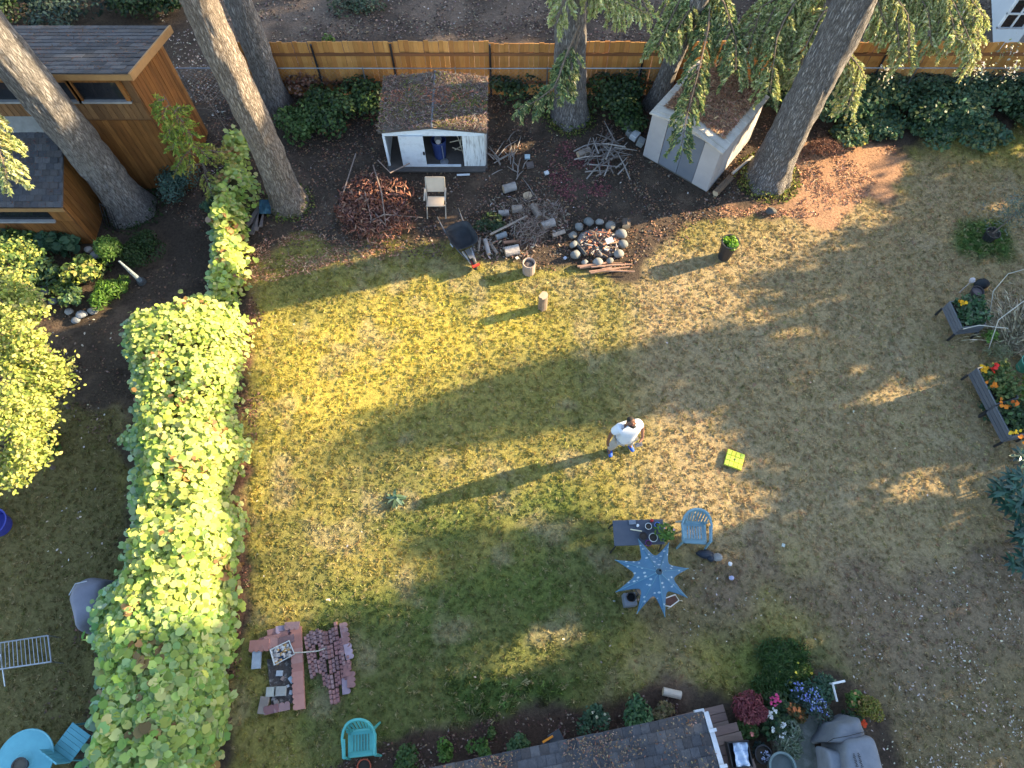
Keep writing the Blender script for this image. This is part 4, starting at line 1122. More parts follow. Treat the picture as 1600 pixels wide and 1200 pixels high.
# along the fence
for i, (px, py, r, h, cols, lab, n) in enumerate([
    (470, 205, .75, .8, G_MID, 'low green shrub at the foot of the thin left trunk', 1500),
    (525, 190, .9, 1.0, G_MID + G_DARK, 'dark green shrub in front of the fence left of the white shed', 1700),
    (572, 175, .75, 1.0, G_DARK + G_MID, 'leafy shrub touching the left wall of the white shed', 1300),
    (480, 140, .8, .9, DEADL + [(.30, .22, .17)], 'brown withered shrub under the fence by the thin trunk', 1300),
    (545, 130, .6, .8, DEADL + G_DARK, 'half dead shrub between fence and leafy shrub', 900),
    (520, 105, .35, 1.2, G_MID, 'tall young green shoot leaning on the orange fence boards', 420),
    (800, 150, .8, .9, G_DARK, 'dark undergrowth right of the white shed under the fence', 1100),
    (955, 165, 1.0, 1.15, G_DARK + [(.05, .09, .03)], 'dark green bramble between the middle trunk and tan shed', 2000),
    (985, 195, .6, .7, G_MID + G_DARK, 'green weeds beside the concrete blocks', 800),
    (1210, 165, .6, 1.0, G_DARK + G_IVY, 'dark ivy between the tan shed and the massive trunk', 1100),
    (1300, 175, .9, 1.2, G_IVY, 'glossy ivy mound right behind the massive trunk', 2200),
    (1365, 165, .9, 1.3, G_IVY + [(.22, .24, .09)], 'ivy mound with pale leaf tips below the fence post', 2400),
    (1430, 165, .9, 1.25, G_IVY + G_DARK, 'dense ivy mound in the middle of the right fence bank', 2400),
    (1490, 175, 1.0, 1.2, G_IVY, 'broad ivy mound spilling onto the lawn edge', 2600),
    (1555, 160, 1.0, 1.3, G_IVY + G_DARK, 'dark ivy mound near the right edge below the fence', 2200),
    (1600, 185, .8, .9, G_DARK, 'shadowy ivy at the right edge of the bank', 1200),
    (1375, 200, .6,  .4, G_IVY + [(.20, .22, .08)], 'ivy lobe reaching down where dry grass meets rusty needles', 1200),
    (1455, 205, .7, .4, G_IVY + G_MID[:1], 'low ivy lobe in the middle of the lawn edge', 1400),
    (1530, 208, .7, .4, G_IVY + [(.16, .17, .06)], 'low ivy lobe near the right end of the lawn edge', 1300),
    (1320, 215, .5, .5, G_IVY + [(.28, .27, .08)], 'low ivy tongue creeping over the rusty needles', 800),
]):
    bush('shrub', lab, 'shrub', at(px, py), r * (1.2 if i > 9 else 1), h * (.8 if i > 9 else 1), int(n * (1.4 if i > 9 else 1)), .115 if i > 8 else .10, cols, 100 + i, lobes=12, group='shrubs along the back fence', width=.75)
bush('bramble', 'reddish dead bramble stems at the foot of the ivy bank', 'shrub', at(1280, 235), (.8, .4), .4, 1300, .12, DEADL, 131, width=.12, shape='diamond', mat=DRY)
# pale blossom sprigs standing over the right bank
for i, (px, py) in enumerate([(1395, 105), (1578, 75), (1530, 105), (1585, 105)]):
    b0 = P(px, py + 55, 0); t0 = P(px, py, 1.75); b0 = Vector((t0.x, t0.y, 0))
    rt = T('flowering_sprig', ['pale leafy sprig standing before the leaning fence post', 'tall white flowering sprig against the right fence', 'short pale sprig in front of the wire rail', 'pale pinkish sprig at the far right of the bank'][i], 'plant', b0, 'pale sprigs on the ivy bank')
    MB().tube([b0, t0], [.012, .005], 5).build('stem', M('sprig_stem', (.12, .12, .06)), rt)
    rg = np.random.default_rng(200 + i); n = 60
    p = np.array(t0) + rg.normal(0, 1, (n, 3)) * np.array([.13, .13, .2]) - np.array([0, 0, .1])
    leaves('foliage', rt, p, rg.normal(0, .7, (n, 3)) + np.array([.4, 0, .6]), rg.uniform(.05, .1, n), palette(rg, n, [(.50, .48, .36), (.30, .34, .18), (.58, .52, .46)]), LEAF, rng=rg)

# behind the cabin and fence, top left
for i, (px, py, r, h, cols, lab) in enumerate([
    (20, 30, 1.6, 1.3, G_DARK, 'dark shrub in the top left corner'), (110, 20, 1.5, 1.2, [(.04, .07, .05), (.06, .09, .07), (.03, .05, .04)], 'bluish dark shrub behind the cabin roof'),
    (200, 12, 1.4, 1.2, G_DARK, 'dark shrub behind the right end of the cabin roof'), (262, 10, .9, 1.0, G_DARK + G_MID[:1], 'dark green shrub left of the pale trunk top'),
    (560, 8, .9, .25, [(.06, .09, .05), (.08, .10, .06)], 'low weeds on the dirt beyond the fence')]):
    bush('shrub', lab, 'shrub', at(px, py), r, h, 2200 if i < 4 else 500, .12, cols, 140 + i, lobes=10, group='shrubs behind the cabin')

# garden at left
bush('shrub', 'blue green rounded shrub at the cabin corner', 'shrub', at(288, 305), .62, 1.15, 2600, .06, [(.075, .13, .105), (.055, .10, .08), (.10, .16, .13)], 150, lobes=12)
bush('topiary', 'clipped round green ball shrub left of the big trunk foot', 'shrub', at(185, 408), .42, .95, 2600, .07, [(.10, .19, .04), (.07, .14, .03), (.14, .22, .05)], 151, lobes=14, spread=.35, width=.4)
bush('shrub', 'dark green low dome of shrub below the big trunk', 'shrub', at(228, 398), .62, .55, 2600, .06, [(.03, .055, .018), (.045, .075, .022)], 152, lobes=12)
bush('hosta', 'big leaved dark hosta under the cabin window', 'plant', at(100, 385), .6, .6, 260, .22, [(.05, .11, .055), (.04, .085, .05), (.07, .13, .07)], 153, shape='round', width=.9)
bush('shrub', 'mid green shrub left of the hosta at the cabin wall', 'shrub', at(45, 385), .55, .9, 1000, .13, G_MID, 154)
bush('fern', 'bright green fern clump near the top of the hedge', 'plant', at(170, 468), .42, .5, 700, .16, [(.11, .20, .03), (.08, .16, .03)], 155, width=.2, shape='diamond')
bush('fern', 'smaller fern beside the silver garden stake', 'plant', at(190, 450), .3, .35, 400, .14, [(.08, .15, .03), (.06, .12, .03)], 156, width=.2, shape='diamond')
bush('shrub', 'yellow green sprawling shrub between garden stones and cabin', 'shrub', at(140, 440), .55, .95, 520, .12, G_LIME + G_MID, 157, lobes=7)
def lit_tree(label, px, py, zc, r, h, n, seed, cols=G_LIME):
    c = P(px, py, zc); base = Vector((c.x, c.y, 0))
    rg = np.random.default_rng(seed)
    rt = T('garden_tree', label, 'tree', base, 'yellow lit garden trees')
    MB().tube([base, base + Vector((.05, .03, zc * .5)), base + Vector((0, 0, zc))], [.06, .045, .02], 7).build('trunk', M('garden_bark', (.14, .11, .09)), rt)
    P_, N_ = [], []
    for i in range(16):
        d = rg.normal(size=3); d[2] = abs(d[2]) * .7 - .1; d /= np.linalg.norm(d)
        cc = np.array(c) + d * np.array([r, r, h]) * rg.uniform(.45, .95)
        MB().tube([base + Vector((0, 0, zc * rg.uniform(.45, .9))), (np.array(c) * .5 + cc * .5), cc], [.025, .015, .006], 5).build('limb', M('garden_bark', (.14, .11, .09)), rt)
        for k in range(5):
            c2 = cc + rg.normal(0, .22, 3) * r * .8
            m = n // 55
            P_.append(c2 + rg.normal(0, .13, (m, 3)) * np.array([1, 1, .6])); N_.append(rg.normal(0, .5, (m, 3)) + np.array([.35, .05, .7]))
    p = np.concatenate(P_); nn = np.concatenate(N_)
    leaves('crown', rt, p, nn, .088 * (.6 + .8 * rg.random(len(p))), palette(rg, len(p), cols, .15), LEAF, 'oval', .62, rng=rg)
for i, (px, py, r, h, cols, lab, n) in enumerate([(20, 400, .6, .8, G_MID + G_IVY, 'leafy green shrub under the cabin eave at the left edge', 900), (70, 412, .45, .6, G_MID, 'green shrub between hosta and pond rocks', 600), (35, 455, .5, .7, G_IVY + G_LIME[:1], 'shaded green shrub behind the sunlit left tree', 700), (105, 450, .35, .45, G_MID + G_LIME[:1], 'small yellow green plant among the garden stones', 380), (160, 425, .3, .4, G_DARK + G_MID, 'dark leafy plant under the clipped ball', 300), (330, 330, .3, .5, G_IVY, 'ground ivy beside the narrow vine', 300), (40, 472, .6, .7, G_MID + G_IVY, 'broad green shrub between the pond rocks and the lit tree', 800), (118, 470, .4, .45, G_MID + G_IVY, 'green ground cover behind the group of garden stones', 420), (75, 438, .5, .6, G_IVY + G_MID, 'mid green shrub over the bluish rock', 620), (80, 700, .3, .25, G_MID, 'low weeds on the shaded left lawn below the lit tree', 200)]):
    bush('garden_shrub', lab, 'shrub', at(px, py), r, h, n, .11, cols, 400 + i, lobes=8, group='shrubs of the left garden')
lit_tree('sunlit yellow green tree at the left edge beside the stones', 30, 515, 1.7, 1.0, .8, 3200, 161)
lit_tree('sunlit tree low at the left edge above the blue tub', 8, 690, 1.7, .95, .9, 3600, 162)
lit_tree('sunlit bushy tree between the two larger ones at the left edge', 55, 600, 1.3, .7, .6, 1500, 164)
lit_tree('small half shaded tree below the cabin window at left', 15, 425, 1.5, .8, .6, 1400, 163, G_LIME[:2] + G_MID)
# sapling conifer by the cabin
b0, t0 = P(345, 312), P(252, 140, 3.5)
sp = T('fir_sapling', 'thin straggly young conifer with yellow tips in front of the cabin wall', 'tree', b0)
t0 = Vector((b0.x + (t0.x - b0.x) * .85, b0.y + (t0.y - b0.y) * .85, 3.4))
MB().tube([b0, b0 * .5 + t0 * .5 + Vector((.05, 0, 0)), t0], [.04, .025, .008], 7).build('trunk', M('garden_bark', (.14, .11, .09)), sp)
rg = np.random.default_rng(5)
for i in range(17):
    t = .34 + .66 * i / 17; p = b0.lerp(t0, t)
    a = rg.random() * 6.28; l = .62 * (1.15 - t) + .25
    e = p + Vector((math.cos(a) * l, math.sin(a) * l, -.12 - .1 * rg.random()))
    bough(sp, [p, p.lerp(e, .5) + Vector((0, 0, .06)), e], 300 + i, n_twig=9, tw=.28, pal=[(.24, .30, .05), (.16, .24, .05), (.34, .36, .07)] if t > .5 else [(.30, .33, .07), (.34, .28, .08)], rad0=.01, droop=.6, bare=.1, dens=.6)
bare = T('dry_sapling', 'bare twiggy dead sapling between cabin and pale trunk', 'tree', at(355, 205))
rgp = random.Random(8)
bx = P(355, 205)
MB().tube([bx, bx + Vector((-.2, .1, 1.3))], [.02, .006], 5).build('trunk', M('dead_wood', (.20, .16, .13)), bare)
for i in range(16):
    p = bx + Vector((-.2, .1, 1.3)) * rgp.uniform(.25, 1); e = p + Vector((rgp.uniform(-.5, .5), rgp.uniform(-.4, .4), rgp.uniform(0, .3)))
    MB().tube([p, p.lerp(e, .5) + Vector((0, 0, .05)), e], [.008, .006, .002], 4).build('twig', M('dead_wood', (.20, .16, .13)), bare)

# heap of cut brown brush
br = bush('brush_pile', 'heap of dead rusty brown branches in front of the white shed', 'brush pile', at(592, 335), (1.05, .95), .8, 4600, .15, [(.20, .08, .05), (.26, .12, .08), (.14, .06, .045), (.30, .17, .12), (.09, .05, .045)], 170, lobes=16, spread=.75, mat=DRY, stems=0, part='dead_leaves', width=.24, jitter=.9)
for i, s_ in enumerate([[(583, 258, .5), (596, 300, .75), (602, 345, .6), (606, 378, .1)], [(556, 240, .3), (540, 290, .5), (530, 320, .3), (538, 350, .1)], [(640, 255, .5), (610, 270, .7), (590, 250, .5)], [(560, 355, .3), (600, 335, .7), (660, 340, .2)], [(575, 375, .1), (580, 340, .6), (570, 300, .6)], [(625, 372, .1), (600, 350, .6), (560, 300, .5)]]):
    MB().tube([P(a, b_, z) for a, b_, z in s_], [.02, .018, .014, .008][:len(s_)], 6).build('branch', M('cut_branch', (.20, .14, .11), (.28, .21, .17)), br)
br2 = bush('brush_pile', 'thin layer of grey brown twigs beside the firewood', 'brush pile', at(835, 350), (.85, .75), .3, 900, .3, [(.16, .11, .085), (.24, .18, .14), (.11, .075, .06), (.30, .24, .2)], 171, lobes=12, spread=.85, mat=DRY, stems=0, part='twigs', width=.045, shape='diamond')
bush('brush_pile', 'clump of green and rusty cut fern beside the wheelbarrow', 'brush pile', at(765, 355), (.45, .35), .28, 420, .13, [(.06, .09, .04), (.05, .075, .035), (.08, .07, .04), (.05, .08, .04)], 172, lobes=7, stems=0, width=.4)

# bed along the house
for i, (px, py, r, h, cols, lab, n, fl) in enumerate([
    (640, 1190, .3, .35, G_MID, 'small leafy plant in the bed nearest the bottom edge', 380, None),
    (695, 1172, .22, .3, [(.10, .18, .04), (.08, .15, .03)], 'bright green seedling in the house bed', 260, None),
    (750, 1168, .24, .35, [(.09, .16, .04), (.06, .12, .03)], 'upright green plant in the middle of the house bed', 300, None),
    (808, 1158, .26, .3, [(.05, .10, .04), (.08, .14, .06)], 'rounded green plant left of the dark box', 360, None),
    (925, 1128, .34, .4, [(.04, .085, .05), (.06, .11, .06)], 'dark green plant where the bed meets the roof edge', 460, [((.55, .5, .35), 6, .05)]),
    (990, 1118, .34, .5, [(.05, .11, .05), (.08, .15, .06)], 'leafy green plant beside the deck step', 520, None),
    (1035, 1118, .24, .3, [(.14, .12, .05), (.10, .09, .04), (.18, .13, .07)], 'yellow brown fading plant on the deck step corner', 300, None),
    (768, 1145, .12, .15, G_MID, 'tiny seedling at the lawn side of the bed', 80, None)]):
    bush('bed_plant', lab, 'plant', at(px, py), r, h, n, .085, cols, 180 + i, lobes=6, group='plants in the house bed', flowers=fl, stems=2)
# flower corner
for i, (px, py, r, h, cols, lab, n, fl, ls, wd) in enumerate([
    (1215, 1040, (1.0, .6), .13, [(.06, .12, .03), (.08, .13, .04), (.045, .09, .025)], 'tall lush green grass mound above the flower corner', 3600, [((.55, .5, .08), 8, .05)], .16, .12),
    (1172, 1105, .42, .6, [(.20, .05, .06), (.26, .08, .085), (.15, .04, .05)], 'dark red feathery maple in the flower corner', 1700, None, .10, .3),
    (1205, 1085, .28, .45, G_DARK, 'rose bush with pink flowers beside the red maple', 500, [((.60, .08, .20), 5, .09)], .09, .6),
    (1240, 1075, .26, .5, [(.06, .10, .07), (.05, .09, .06)], 'cluster of violet blue flowers at the back of the corner', 420, [((.20, .23, .52), 55, .035)], .07, .5),
    (1262, 1092, .42, .5, [(.06, .10, .07), (.08, .12, .09)], 'blue flowering bush next to the concrete path', 900, [((.20, .26, .55), 80, .032), ((.45, .48, .52), 45, .028)], .06, .5),
    (1275, 1070, .35, .45, [(.06, .12, .07), (.05, .10, .06)], 'blue green leafy bush behind the blue flowers', 800, None, .08, .5),
    (1235, 1102, .28, .4, [(.20, .11, .04), (.14, .10, .04), (.10, .11, .04)], 'bronze and green fading plant amid the flowers', 500, [((.50, .17, .06), 14, .06)], .08, .5),
    (1205, 1125, .36, .45, G_DARK + [(.05, .11, .05)], 'dark green plant with white flowers in front of the maple', 800, [((.62, .62, .58), 8, .09)], .10, .7),
    (1160, 1132, .26, .35, [(.06, .11, .03), (.09, .13, .04)], 'green plant with a peach bloom at the deck corner', 420, [((.55, .20, .16), 2, .11)], .09, .6),
    (1222, 1148, .38, .5, [(.16, .20, .13), (.20, .24, .17), (.12, .16, .10)], 'silvery fern like plant above the round pot', 1100, None, .12, .2),
    (1185, 1168, .22, .35, [(.03, .05, .05), (.05, .07, .05)], 'white flecked dark plant behind the metal tub', 420, [((.45, .50, .66), 60, .035)], .06, .6),
    (1330, 1085, .2, .4, [(.13, .22, .05), (.10, .18, .05)], 'light green plant inside the white corner frame', 330, [((.45, .24, .10), 6, .06)], .08, .5),
    (1352, 1100, .30, .45, [(.20, .21, .04), (.16, .18, .04), (.26, .20, .06)], 'yellow green heather like plant beside the covered barbecue', 1100, None, .08, .25),
    (1325, 1112, .28, .35, G_DARK, 'dark plant with one red flower above the covered barbecue', 460, [((.6, .08, .03), 1, .11)], .08, .6),
    (1117, 1160, .16, .3, [(.09, .15, .04), (.06, .11, .03)], 'climbing green shoot growing between gutter and deck', 220, None, .08, .6),
    (1120, 1182, .15, .3, [(.08, .13, .04), (.11, .16, .05)], 'second green shoot lower down beside the gutter', 180, None, .08, .6)]):
    bush('flower_plant', lab, 'plant', at(px, py + 8), r, h, n, ls, cols, 210 + i, lobes=7, group='plants of the flower corner', flowers=fl, stems=2, width=wd)

# right edge: rosette shrubs
def rosettes(label, spots, seed, cols=((.03, .085, .055), (.045, .11, .065), (.025, .065, .045))):
    rg = np.random.default_rng(seed); b0 = P(*spots[0][:2])
    rt = T('rhododendron', label, 'shrub', b0, 'dark rosette shrubs at the right edge')
    P_, D_, N_, S_ = [], [], [], []
    for (px, py, z) in spots:
        c = np.array(P(px, py, z))
        MB().tube([(c[0] * .7 + b0.x * .3, c[1] * .7 + b0.y * .3, .0), tuple(c)], [.02, .01], 5).build('stem', M('garden_bark', (.14, .11, .09)), rt)
        for ring, (m, el, l) in enumerate(((9, .15, .26), (6, .7, .17))):
            a0 = rg.random() * 6.28
            for k in range(m):
                a = a0 + 6.283 * k / m + rg.normal(0, .12); d = np.array([math.cos(a), math.sin(a), el + rg.normal(0, .1)]); d /= np.linalg.norm(d)
                P_.append(c + d * l * .5); D_.append(d); N_.append(np.array([0, 0, 1.0]) + rg.normal(0, .15, 3)); S_.append(l * rg.uniform(.8, 1.2))
    leaves('foliage', rt, np.array(P_), np.array(N_), np.array(S_), palette(rg, len(P_), cols, .15), LM('glossy_leaf', .15, .15, .35), 'oval', .30, dirs=np.array(D_), rng=rg)
rs = random.Random(4)
rosettes('large dark green rosette shrub at the right edge', [(1578, 745, .9), (1555, 772, .6), (1585, 762, 1.0), (1573, 792, .8), (1590, 808, .8), (1560, 760, .5), (1598, 780, 1.1), (1596, 745, 1.1), (1570, 770, .9), (1588, 790, 1.), (1601, 825, .8), (1610, 800, 1.)], 1)
rosettes('dark rosette shrub cut by the right edge below the large one', [(1590, 840, .6), (1602, 855, .7), (1600, 835, .8), (1612, 845, .7)], 2)
rosettes('small dark rosette plant low at the right edge', [(1582, 880, .4), (1600, 890, .5), (1598, 872, .5)], 3)
rosettes('small rosette plant just below the long planter', [(1594, 712, .5), (1604, 722, .5)], 4)
# weed rosette in the lawn
wr = np.random.default_rng(9); c = P(619, 779)
n = 26; a = wr.random(n) * 6.283; d = np.stack([np.cos(a), np.sin(a), wr.uniform(.15, .8, n)], -1); d /= np.linalg.norm(d, axis=1, keepdims=True)
wt = T('weed', 'silvery green thistle rosette alone on the lawn by the head of the shadow', 'plant', c)
sz_ = wr.uniform(.16, .3, n)
leaves('foliage', wt, np.array(c) + d * sz_[:, None] * .5, wr.normal(0, .25, (n, 3)) + np.array([0, 0, 1]), sz_, palette(wr, n, [(.16, .24, .15), (.22, .30, .20), (.08, .14, .07)]), LEAF, 'oval', .3, dirs=d, rng=wr)

# dry ornamental grass at right
dg = T('dry_grass_clump', 'big arching clump of straw coloured dry grass at the right edge', 'plant', P(1572, 530))
rg = np.random.default_rng(31); c = P(1575, 535)
mb = MB(); P_, D_, N_, S_ = [], [], [], []
for i in range(900):
    a = rg.normal(.95, .9); l = rg.uniform(.5, 1.5)
    st = np.array([c.x, c.y, 0]) + rg.normal(0, .16, 3) * np.array([1, 1, 0])
    d = np.array([math.cos(a), math.sin(a), rg.uniform(.5, 1.6)]); d /= np.linalg.norm(d)
    p = st.copy()
    for s_ in range(7):
        q = p + d * l / 7; P_.append((p + q) / 2); D_.append(q - p); N_.append(rg.normal(0, 1, 3)); S_.append(l / 7 * 1.25)
        p = q; d = d + np.array([0, 0, -.22]); d /= np.linalg.norm(d)
leaves('stalks', dg, np.array(P_), np.array(N_), np.array(S_), palette(rg, len(P_), [(.42, .35, .22), (.33, .27, .17), (.50, .43, .30), (.22, .18, .12)]), DRY, 'diamond', .11, dirs=np.array(D_), rng=rg)
for i, pts in enumerate([[(1545, 500, .2), (1552, 455, .9), (1575, 428, 1.3), (1610, 418, 1.5)], [(1505, 514, .75), (1530, 508, .8), (1575, 513, .7)], [(1545, 545, .2), (1560, 500, .9), (1600, 470, 1.2)]]):
    MB().tube([P(*q) for q in pts], [.012, .012, .01, .006][:len(pts)], 5).build('long_stalk', M('pale_stalk', (.50, .46, .38)), dg)
bush('shrub', 'thin grey green tuft between the two planter boxes', 'plant', at(1548, 555), .3, .5, 500, .12, [(.24, .25, .14), (.18, .20, .11)], 240, width=.12, shape='diamond')
bush('shrub', 'light green leafy plant hanging below the square planter', 'plant', at(1540, 535), .2, .45, 160, .11, [(.16, .28, .06), (.12, .22, .05)], 241)
bush('shrub', 'yellow green shrub at the right edge behind the long planter', 'shrub', at(1598, 622), .5, .9, 900, .12, [(.16, .26, .05), (.12, .20, .04), (.22, .28, .06)], 242)
bush('shrub', 'dark round shrub at the right edge beside the dry grass', 'shrub', at(1596, 500), .25, .6, 500, .07, [(.03, .06, .04), (.045, .08, .05)], 243)
bush('shrub', 'dusky weeds spreading under the long planter box', 'plant', at(1540, 645), .3, .3, 300, .1, [(.06, .10, .05), (.045, .08, .04)], 244)

# ================================================================== OBJECTS IN THE YARD
BLACK = M('black_plastic', (.018, .018, .02), (.03, .03, .032), 8, .5)
STEEL2 = M('silver_steel', (.45, .46, .48), (.35, .36, .38), 10, .35, metal=.8)
WOODLOG = M('log_side', (.20, .155, .12), (.30, .245, .20), 9, .9, .5)
WOODEND = M('log_end', (.42, .32, .21), (.34, .25, .16), 12, .8)

# ---- fire ring of round stones
fx = P(935, 380)
ring = T('fire_ring', 'ring of pale round stones around a heap of ashes and kindling', 'fire pit', fx)
STONE = [M('river_stone_%d' % i, c, tuple(x * .7 for x in c), 7, .85, .2) for i, c in enumerate([(.22, .22, .21), (.16, .165, .16), (.26, .25, .23), (.19, .185, .17)])]
for i, (px, py, s) in enumerate([(905, 354, 1), (920, 347, 1.1), (937, 347, .9), (954, 353, 1.1), (970, 366, 1.25), (973, 382, 1.1), (967, 397, 1.1), (895, 367, .9), (896, 382, .9), (899, 397, 1.15), (934, 410, 1.05), (953, 408, .8), (914, 410, .7)]):
    c = P(px, py, .1)
    MB().rock(c, (.135 * s, .12 * s, .12 * s), i + 3).build('stone', STONE[i % 4], ring, smooth=True)
mb = MB(); mb.rock((fx.x, fx.y, .0), (.58, .5, .09), 44, sub=3); mb.build('ash_bed', M('ash', (.11, .10, .095), (.035, .032, .03), 9, .95, .6, c3=(.2, .18, .17)), ring, smooth=True)
rg = random.Random(12)
cw = [M('kindling_%d' % i, c, tuple(x * .7 for x in c), 9, .9) for i, c in enumerate([(.30, .20, .13), (.10, .08, .07), (.40, .17, .10), (.42, .36, .30)])]
for i in range(90):
    a, r_ = rg.random() * 6.28, .46 * math.sqrt(rg.random())
    p = Vector((fx.x + math.cos(a) * r_ + .06, fx.y + math.sin(a) * r_ * .9 - .08, .08 + .14 * rg.random()))
    b2 = rg.random() * 6.28; l = rg.uniform(.08, .26)
    d = Vector((math.cos(b2), math.sin(b2), rg.uniform(-.25, .35))) * l
    MB().tube([p - d * .5, p + d * .5], rg.uniform(.008, .022), 5).build('stick', rg.choice(cw), ring)
_rf = np.random.default_rng(3); _n = 260; _a = _rf.random(_n) * 6.283; _q = .5 * np.sqrt(_rf.random(_n))
leaves('burnt_scraps', ring, np.stack([fx.x + .03 + np.cos(_a) * _q, fx.y - .05 + np.sin(_a) * _q * .9, .08 + .1 * _rf.random(_n)], -1), _rf.normal(0, .5, (_n, 3)) + np.array([0, 0, 1]), _rf.uniform(.04, .11, _n),
       palette(_rf, _n, [(.36, .13, .07), (.07, .06, .055), (.22, .13, .09), (.42, .36, .31), (.15, .08, .06)], .2), DRY, 'oval', .5, rng=_rf)
MB().box(P(952, 376, .22), (.2, .15, .05), .4, Matrix.Rotation(.4, 3, 'X')).build('paper_scrap', M('scorched_paper', (.52, .52, .53), (.4, .38, .36)), ring)
MB().box(P(948, 388, .2), (.16, .1, .03), 1.2, Matrix.Rotation(.3, 3, 'Y')).build('paper_scrap', M('scorched_paper', (.52, .52, .53)), ring)
MB().tube([P(899, 378, .1), P(915, 398, .14)], .05, 8).build('charred_log', M('char', (.025, .025, .027), (.06, .06, .06), 8), ring)
sb = T('stick_bundle', 'bundle of peeled reddish sticks lying below the fire ring', 'sticks', P(930, 420))
for i in range(11):
    x0_ = 900 + rg.random() * 35; l = 25 + rg.random() * 40; y0_ = 412 + rg.random() * 14
    p0, p1 = P(x0_, y0_ + rg.random() * 5, .05 + .05 * rg.random()), P(x0_ + l, y0_ - 3 + rg.uniform(-5, 5), .05 + .08 * rg.random())
    MB().tube([p0, p0.lerp(p1, .5) + Vector((0, 0, .02)), p1], [.028, .024, .018], 6).build('stick', M('peeled_stick', (.38, .23, .15), (.30, .16, .10), 8), sb)

# ---- firewood
def log(label, px, py, l, r, ang, seed, z=0.0, mat=None, stand=False, group='split logs by the fire ring', name='log'):
    c = P(px, py, r + z); d = Vector((math.cos(ang), math.sin(ang), 0)) if not stand else Vector((0, 0, 1))
    if stand: c = P(px, py, l / 2 + z)
    rt = T(name, label, 'log', (c.x, c.y, max(0, c.z - (l / 2 if stand else r))), group)
    rg_ = np.random.default_rng(seed); n = 14
    a = d.cross(Vector((0, 0, 1)) if not stand else Vector((0, 1, 0))).normalized(); b_ = d.cross(a)
    rr = r * (1 + .09 * rg_.normal(size=n))
    V = []
    for t in (-.5, -.2, .15, .5):
        for k in range(n):
            th = 2 * math.pi * k / n
            V.append(c + d * (l * t) + (a * math.cos(th) + b_ * math.sin(th)) * float(rr[k] * (1 + rg_.normal() * .02)))
    mb = MB(); mb.add(V, [(i * n + k, i * n + (k + 1) % n, (i + 1) * n + (k + 1) % n, (i + 1) * n + k) for i in range(3) for k in range(n)])
    mb.build('bark', mat or WOODLOG, rt)
    for i in (0, 3):
        cc = c + d * (l * (-.5 if i == 0 else .5)); sg = -1 if i == 0 else 1
        pts = [V[i * n + k] for k in range(n)]
        mb = MB(); mb.add([p + (cc - p) * .04 + d * .002 * sg for p in pts] + [cc + d * sg * .004], [(k, (k + 1) % n, n) for k in range(n)])
        mb.build('cut_end', WOODEND, rt)
    return rt
GREYL = M('grey_log', (.36, .32, .29), (.24, .21, .19), 8, .9, .5)
log('short grey log farthest up, alone above the firewood', 796, 293, .36, .115, .35, 1, mat=GREYL)
log('pale stubby log left in the row above the twigs', 787, 333, .28, .09, .1, 2, mat=GREYL)
log('weathered log in the row above the twigs, right neighbour of the stubby one', 808, 327, .28, .095, .15, 3)
log('pale log right of the twig layer', 856, 350, .38, .11, .35, 4, mat=GREYL)
log('thin dark split log right below the pale log', 873, 365, .36, .06, .4, 5)
log('pale thick log lying lowest in the firewood', 800, 391, .38, .12, .25, 6, mat=GREYL)
log('narrow upright lying branch left of the firewood', 749, 382, .42, .03, 1.5, 7)
log('grey round branch beside the narrow one', 761, 386, .48, .055, 1.25 + math.pi / 2 * .35, 8, mat=GREYL)
log('thin grey branch next to the round branch', 771, 388, .38, .04, 2.1, 9)
log('reddish split plank of firewood', 800, 378, .44, .05, .12, 10, mat=M('red_split', (.34, .18, .11), (.26, .13, .08), 7))
log('blue grey chunk of wood at the top of the small branches', 783, 368, .3, .07, .4, 11, mat=M('blue_wood', (.22, .235, .24), (.15, .16, .165), 7))
log('thin upright stick standing out from the twig layer', 850, 327, .5, .025, 1.5, 12)
log('brown knotted log in the middle of the twigs', 838, 330, .45, .09, 2.0, 13)
log('long slanting branch across the firewood', 795, 352, 1.15, .03, .55, 14, z=.18)
log('dark round block beside the cut fern', 824, 308, .12, .14, 0, 15, stand=True, mat=M('dark_block', (.05, .055, .06), rough=.8))
log('cut log half buried under grey sticks behind the fire ring', 912, 238, .38, .10, .5, 16, mat=WOODLOG)
log('thick square block at the right of the fire ring', 978, 349, .22, .11, 1.5, 17, mat=M('dark_brown_log', (.10, .075, .06), rough=.9))
log('dark rotten log right beside the tan shed corner', 1130, 290, .75, .09, .85, 18, mat=M('rotten_log', (.10, .075, .055), (.17, .11, .07), 7, .95, .5), group='logs near the tan shed')
log('pale bleached branch between tan shed and massive trunk', 1160, 258, .9, .035, .75, 19, z=.1, mat=M('bleached', (.5, .47, .43), rough=.8), group='logs near the tan shed')
log('pale split log on the bare lawn above the deck', 1050, 1083, .36, .085, -.2, 20, mat=M('fresh_split', (.46, .40, .33), (.38, .31, .25), 7), group='lone split log')
log('pale upright log stump standing alone on the lawn', 849, 471, .56, .12, 0, 21, stand=True, mat=M('stump_side', (.34, .25, .18), (.25, .17, .12), 8), group='stumps on the lawn')
# bark bucket / hollow stump with scraps
bs = T('hollow_stump', 'hollow round stump filled with scraps at the edge of the dirt', 'stump', P(826, 424))
c = P(826, 424)
MB().lathe(c, [(.165, 0), (.17, .38), (.16, .40), (.135, .39), (.13, .22), (.02, .21)], 18).build('shell', M('stump_bark', (.40, .32, .27), (.30, .23, .19), 8), bs)
mb = MB(); mb.rock(c + Vector((0, 0, .28)), (.125, .125, .07), 9); mb.build('scraps', M('dark_scraps', (.10, .075, .06), (.2, .16, .13), 14), bs)
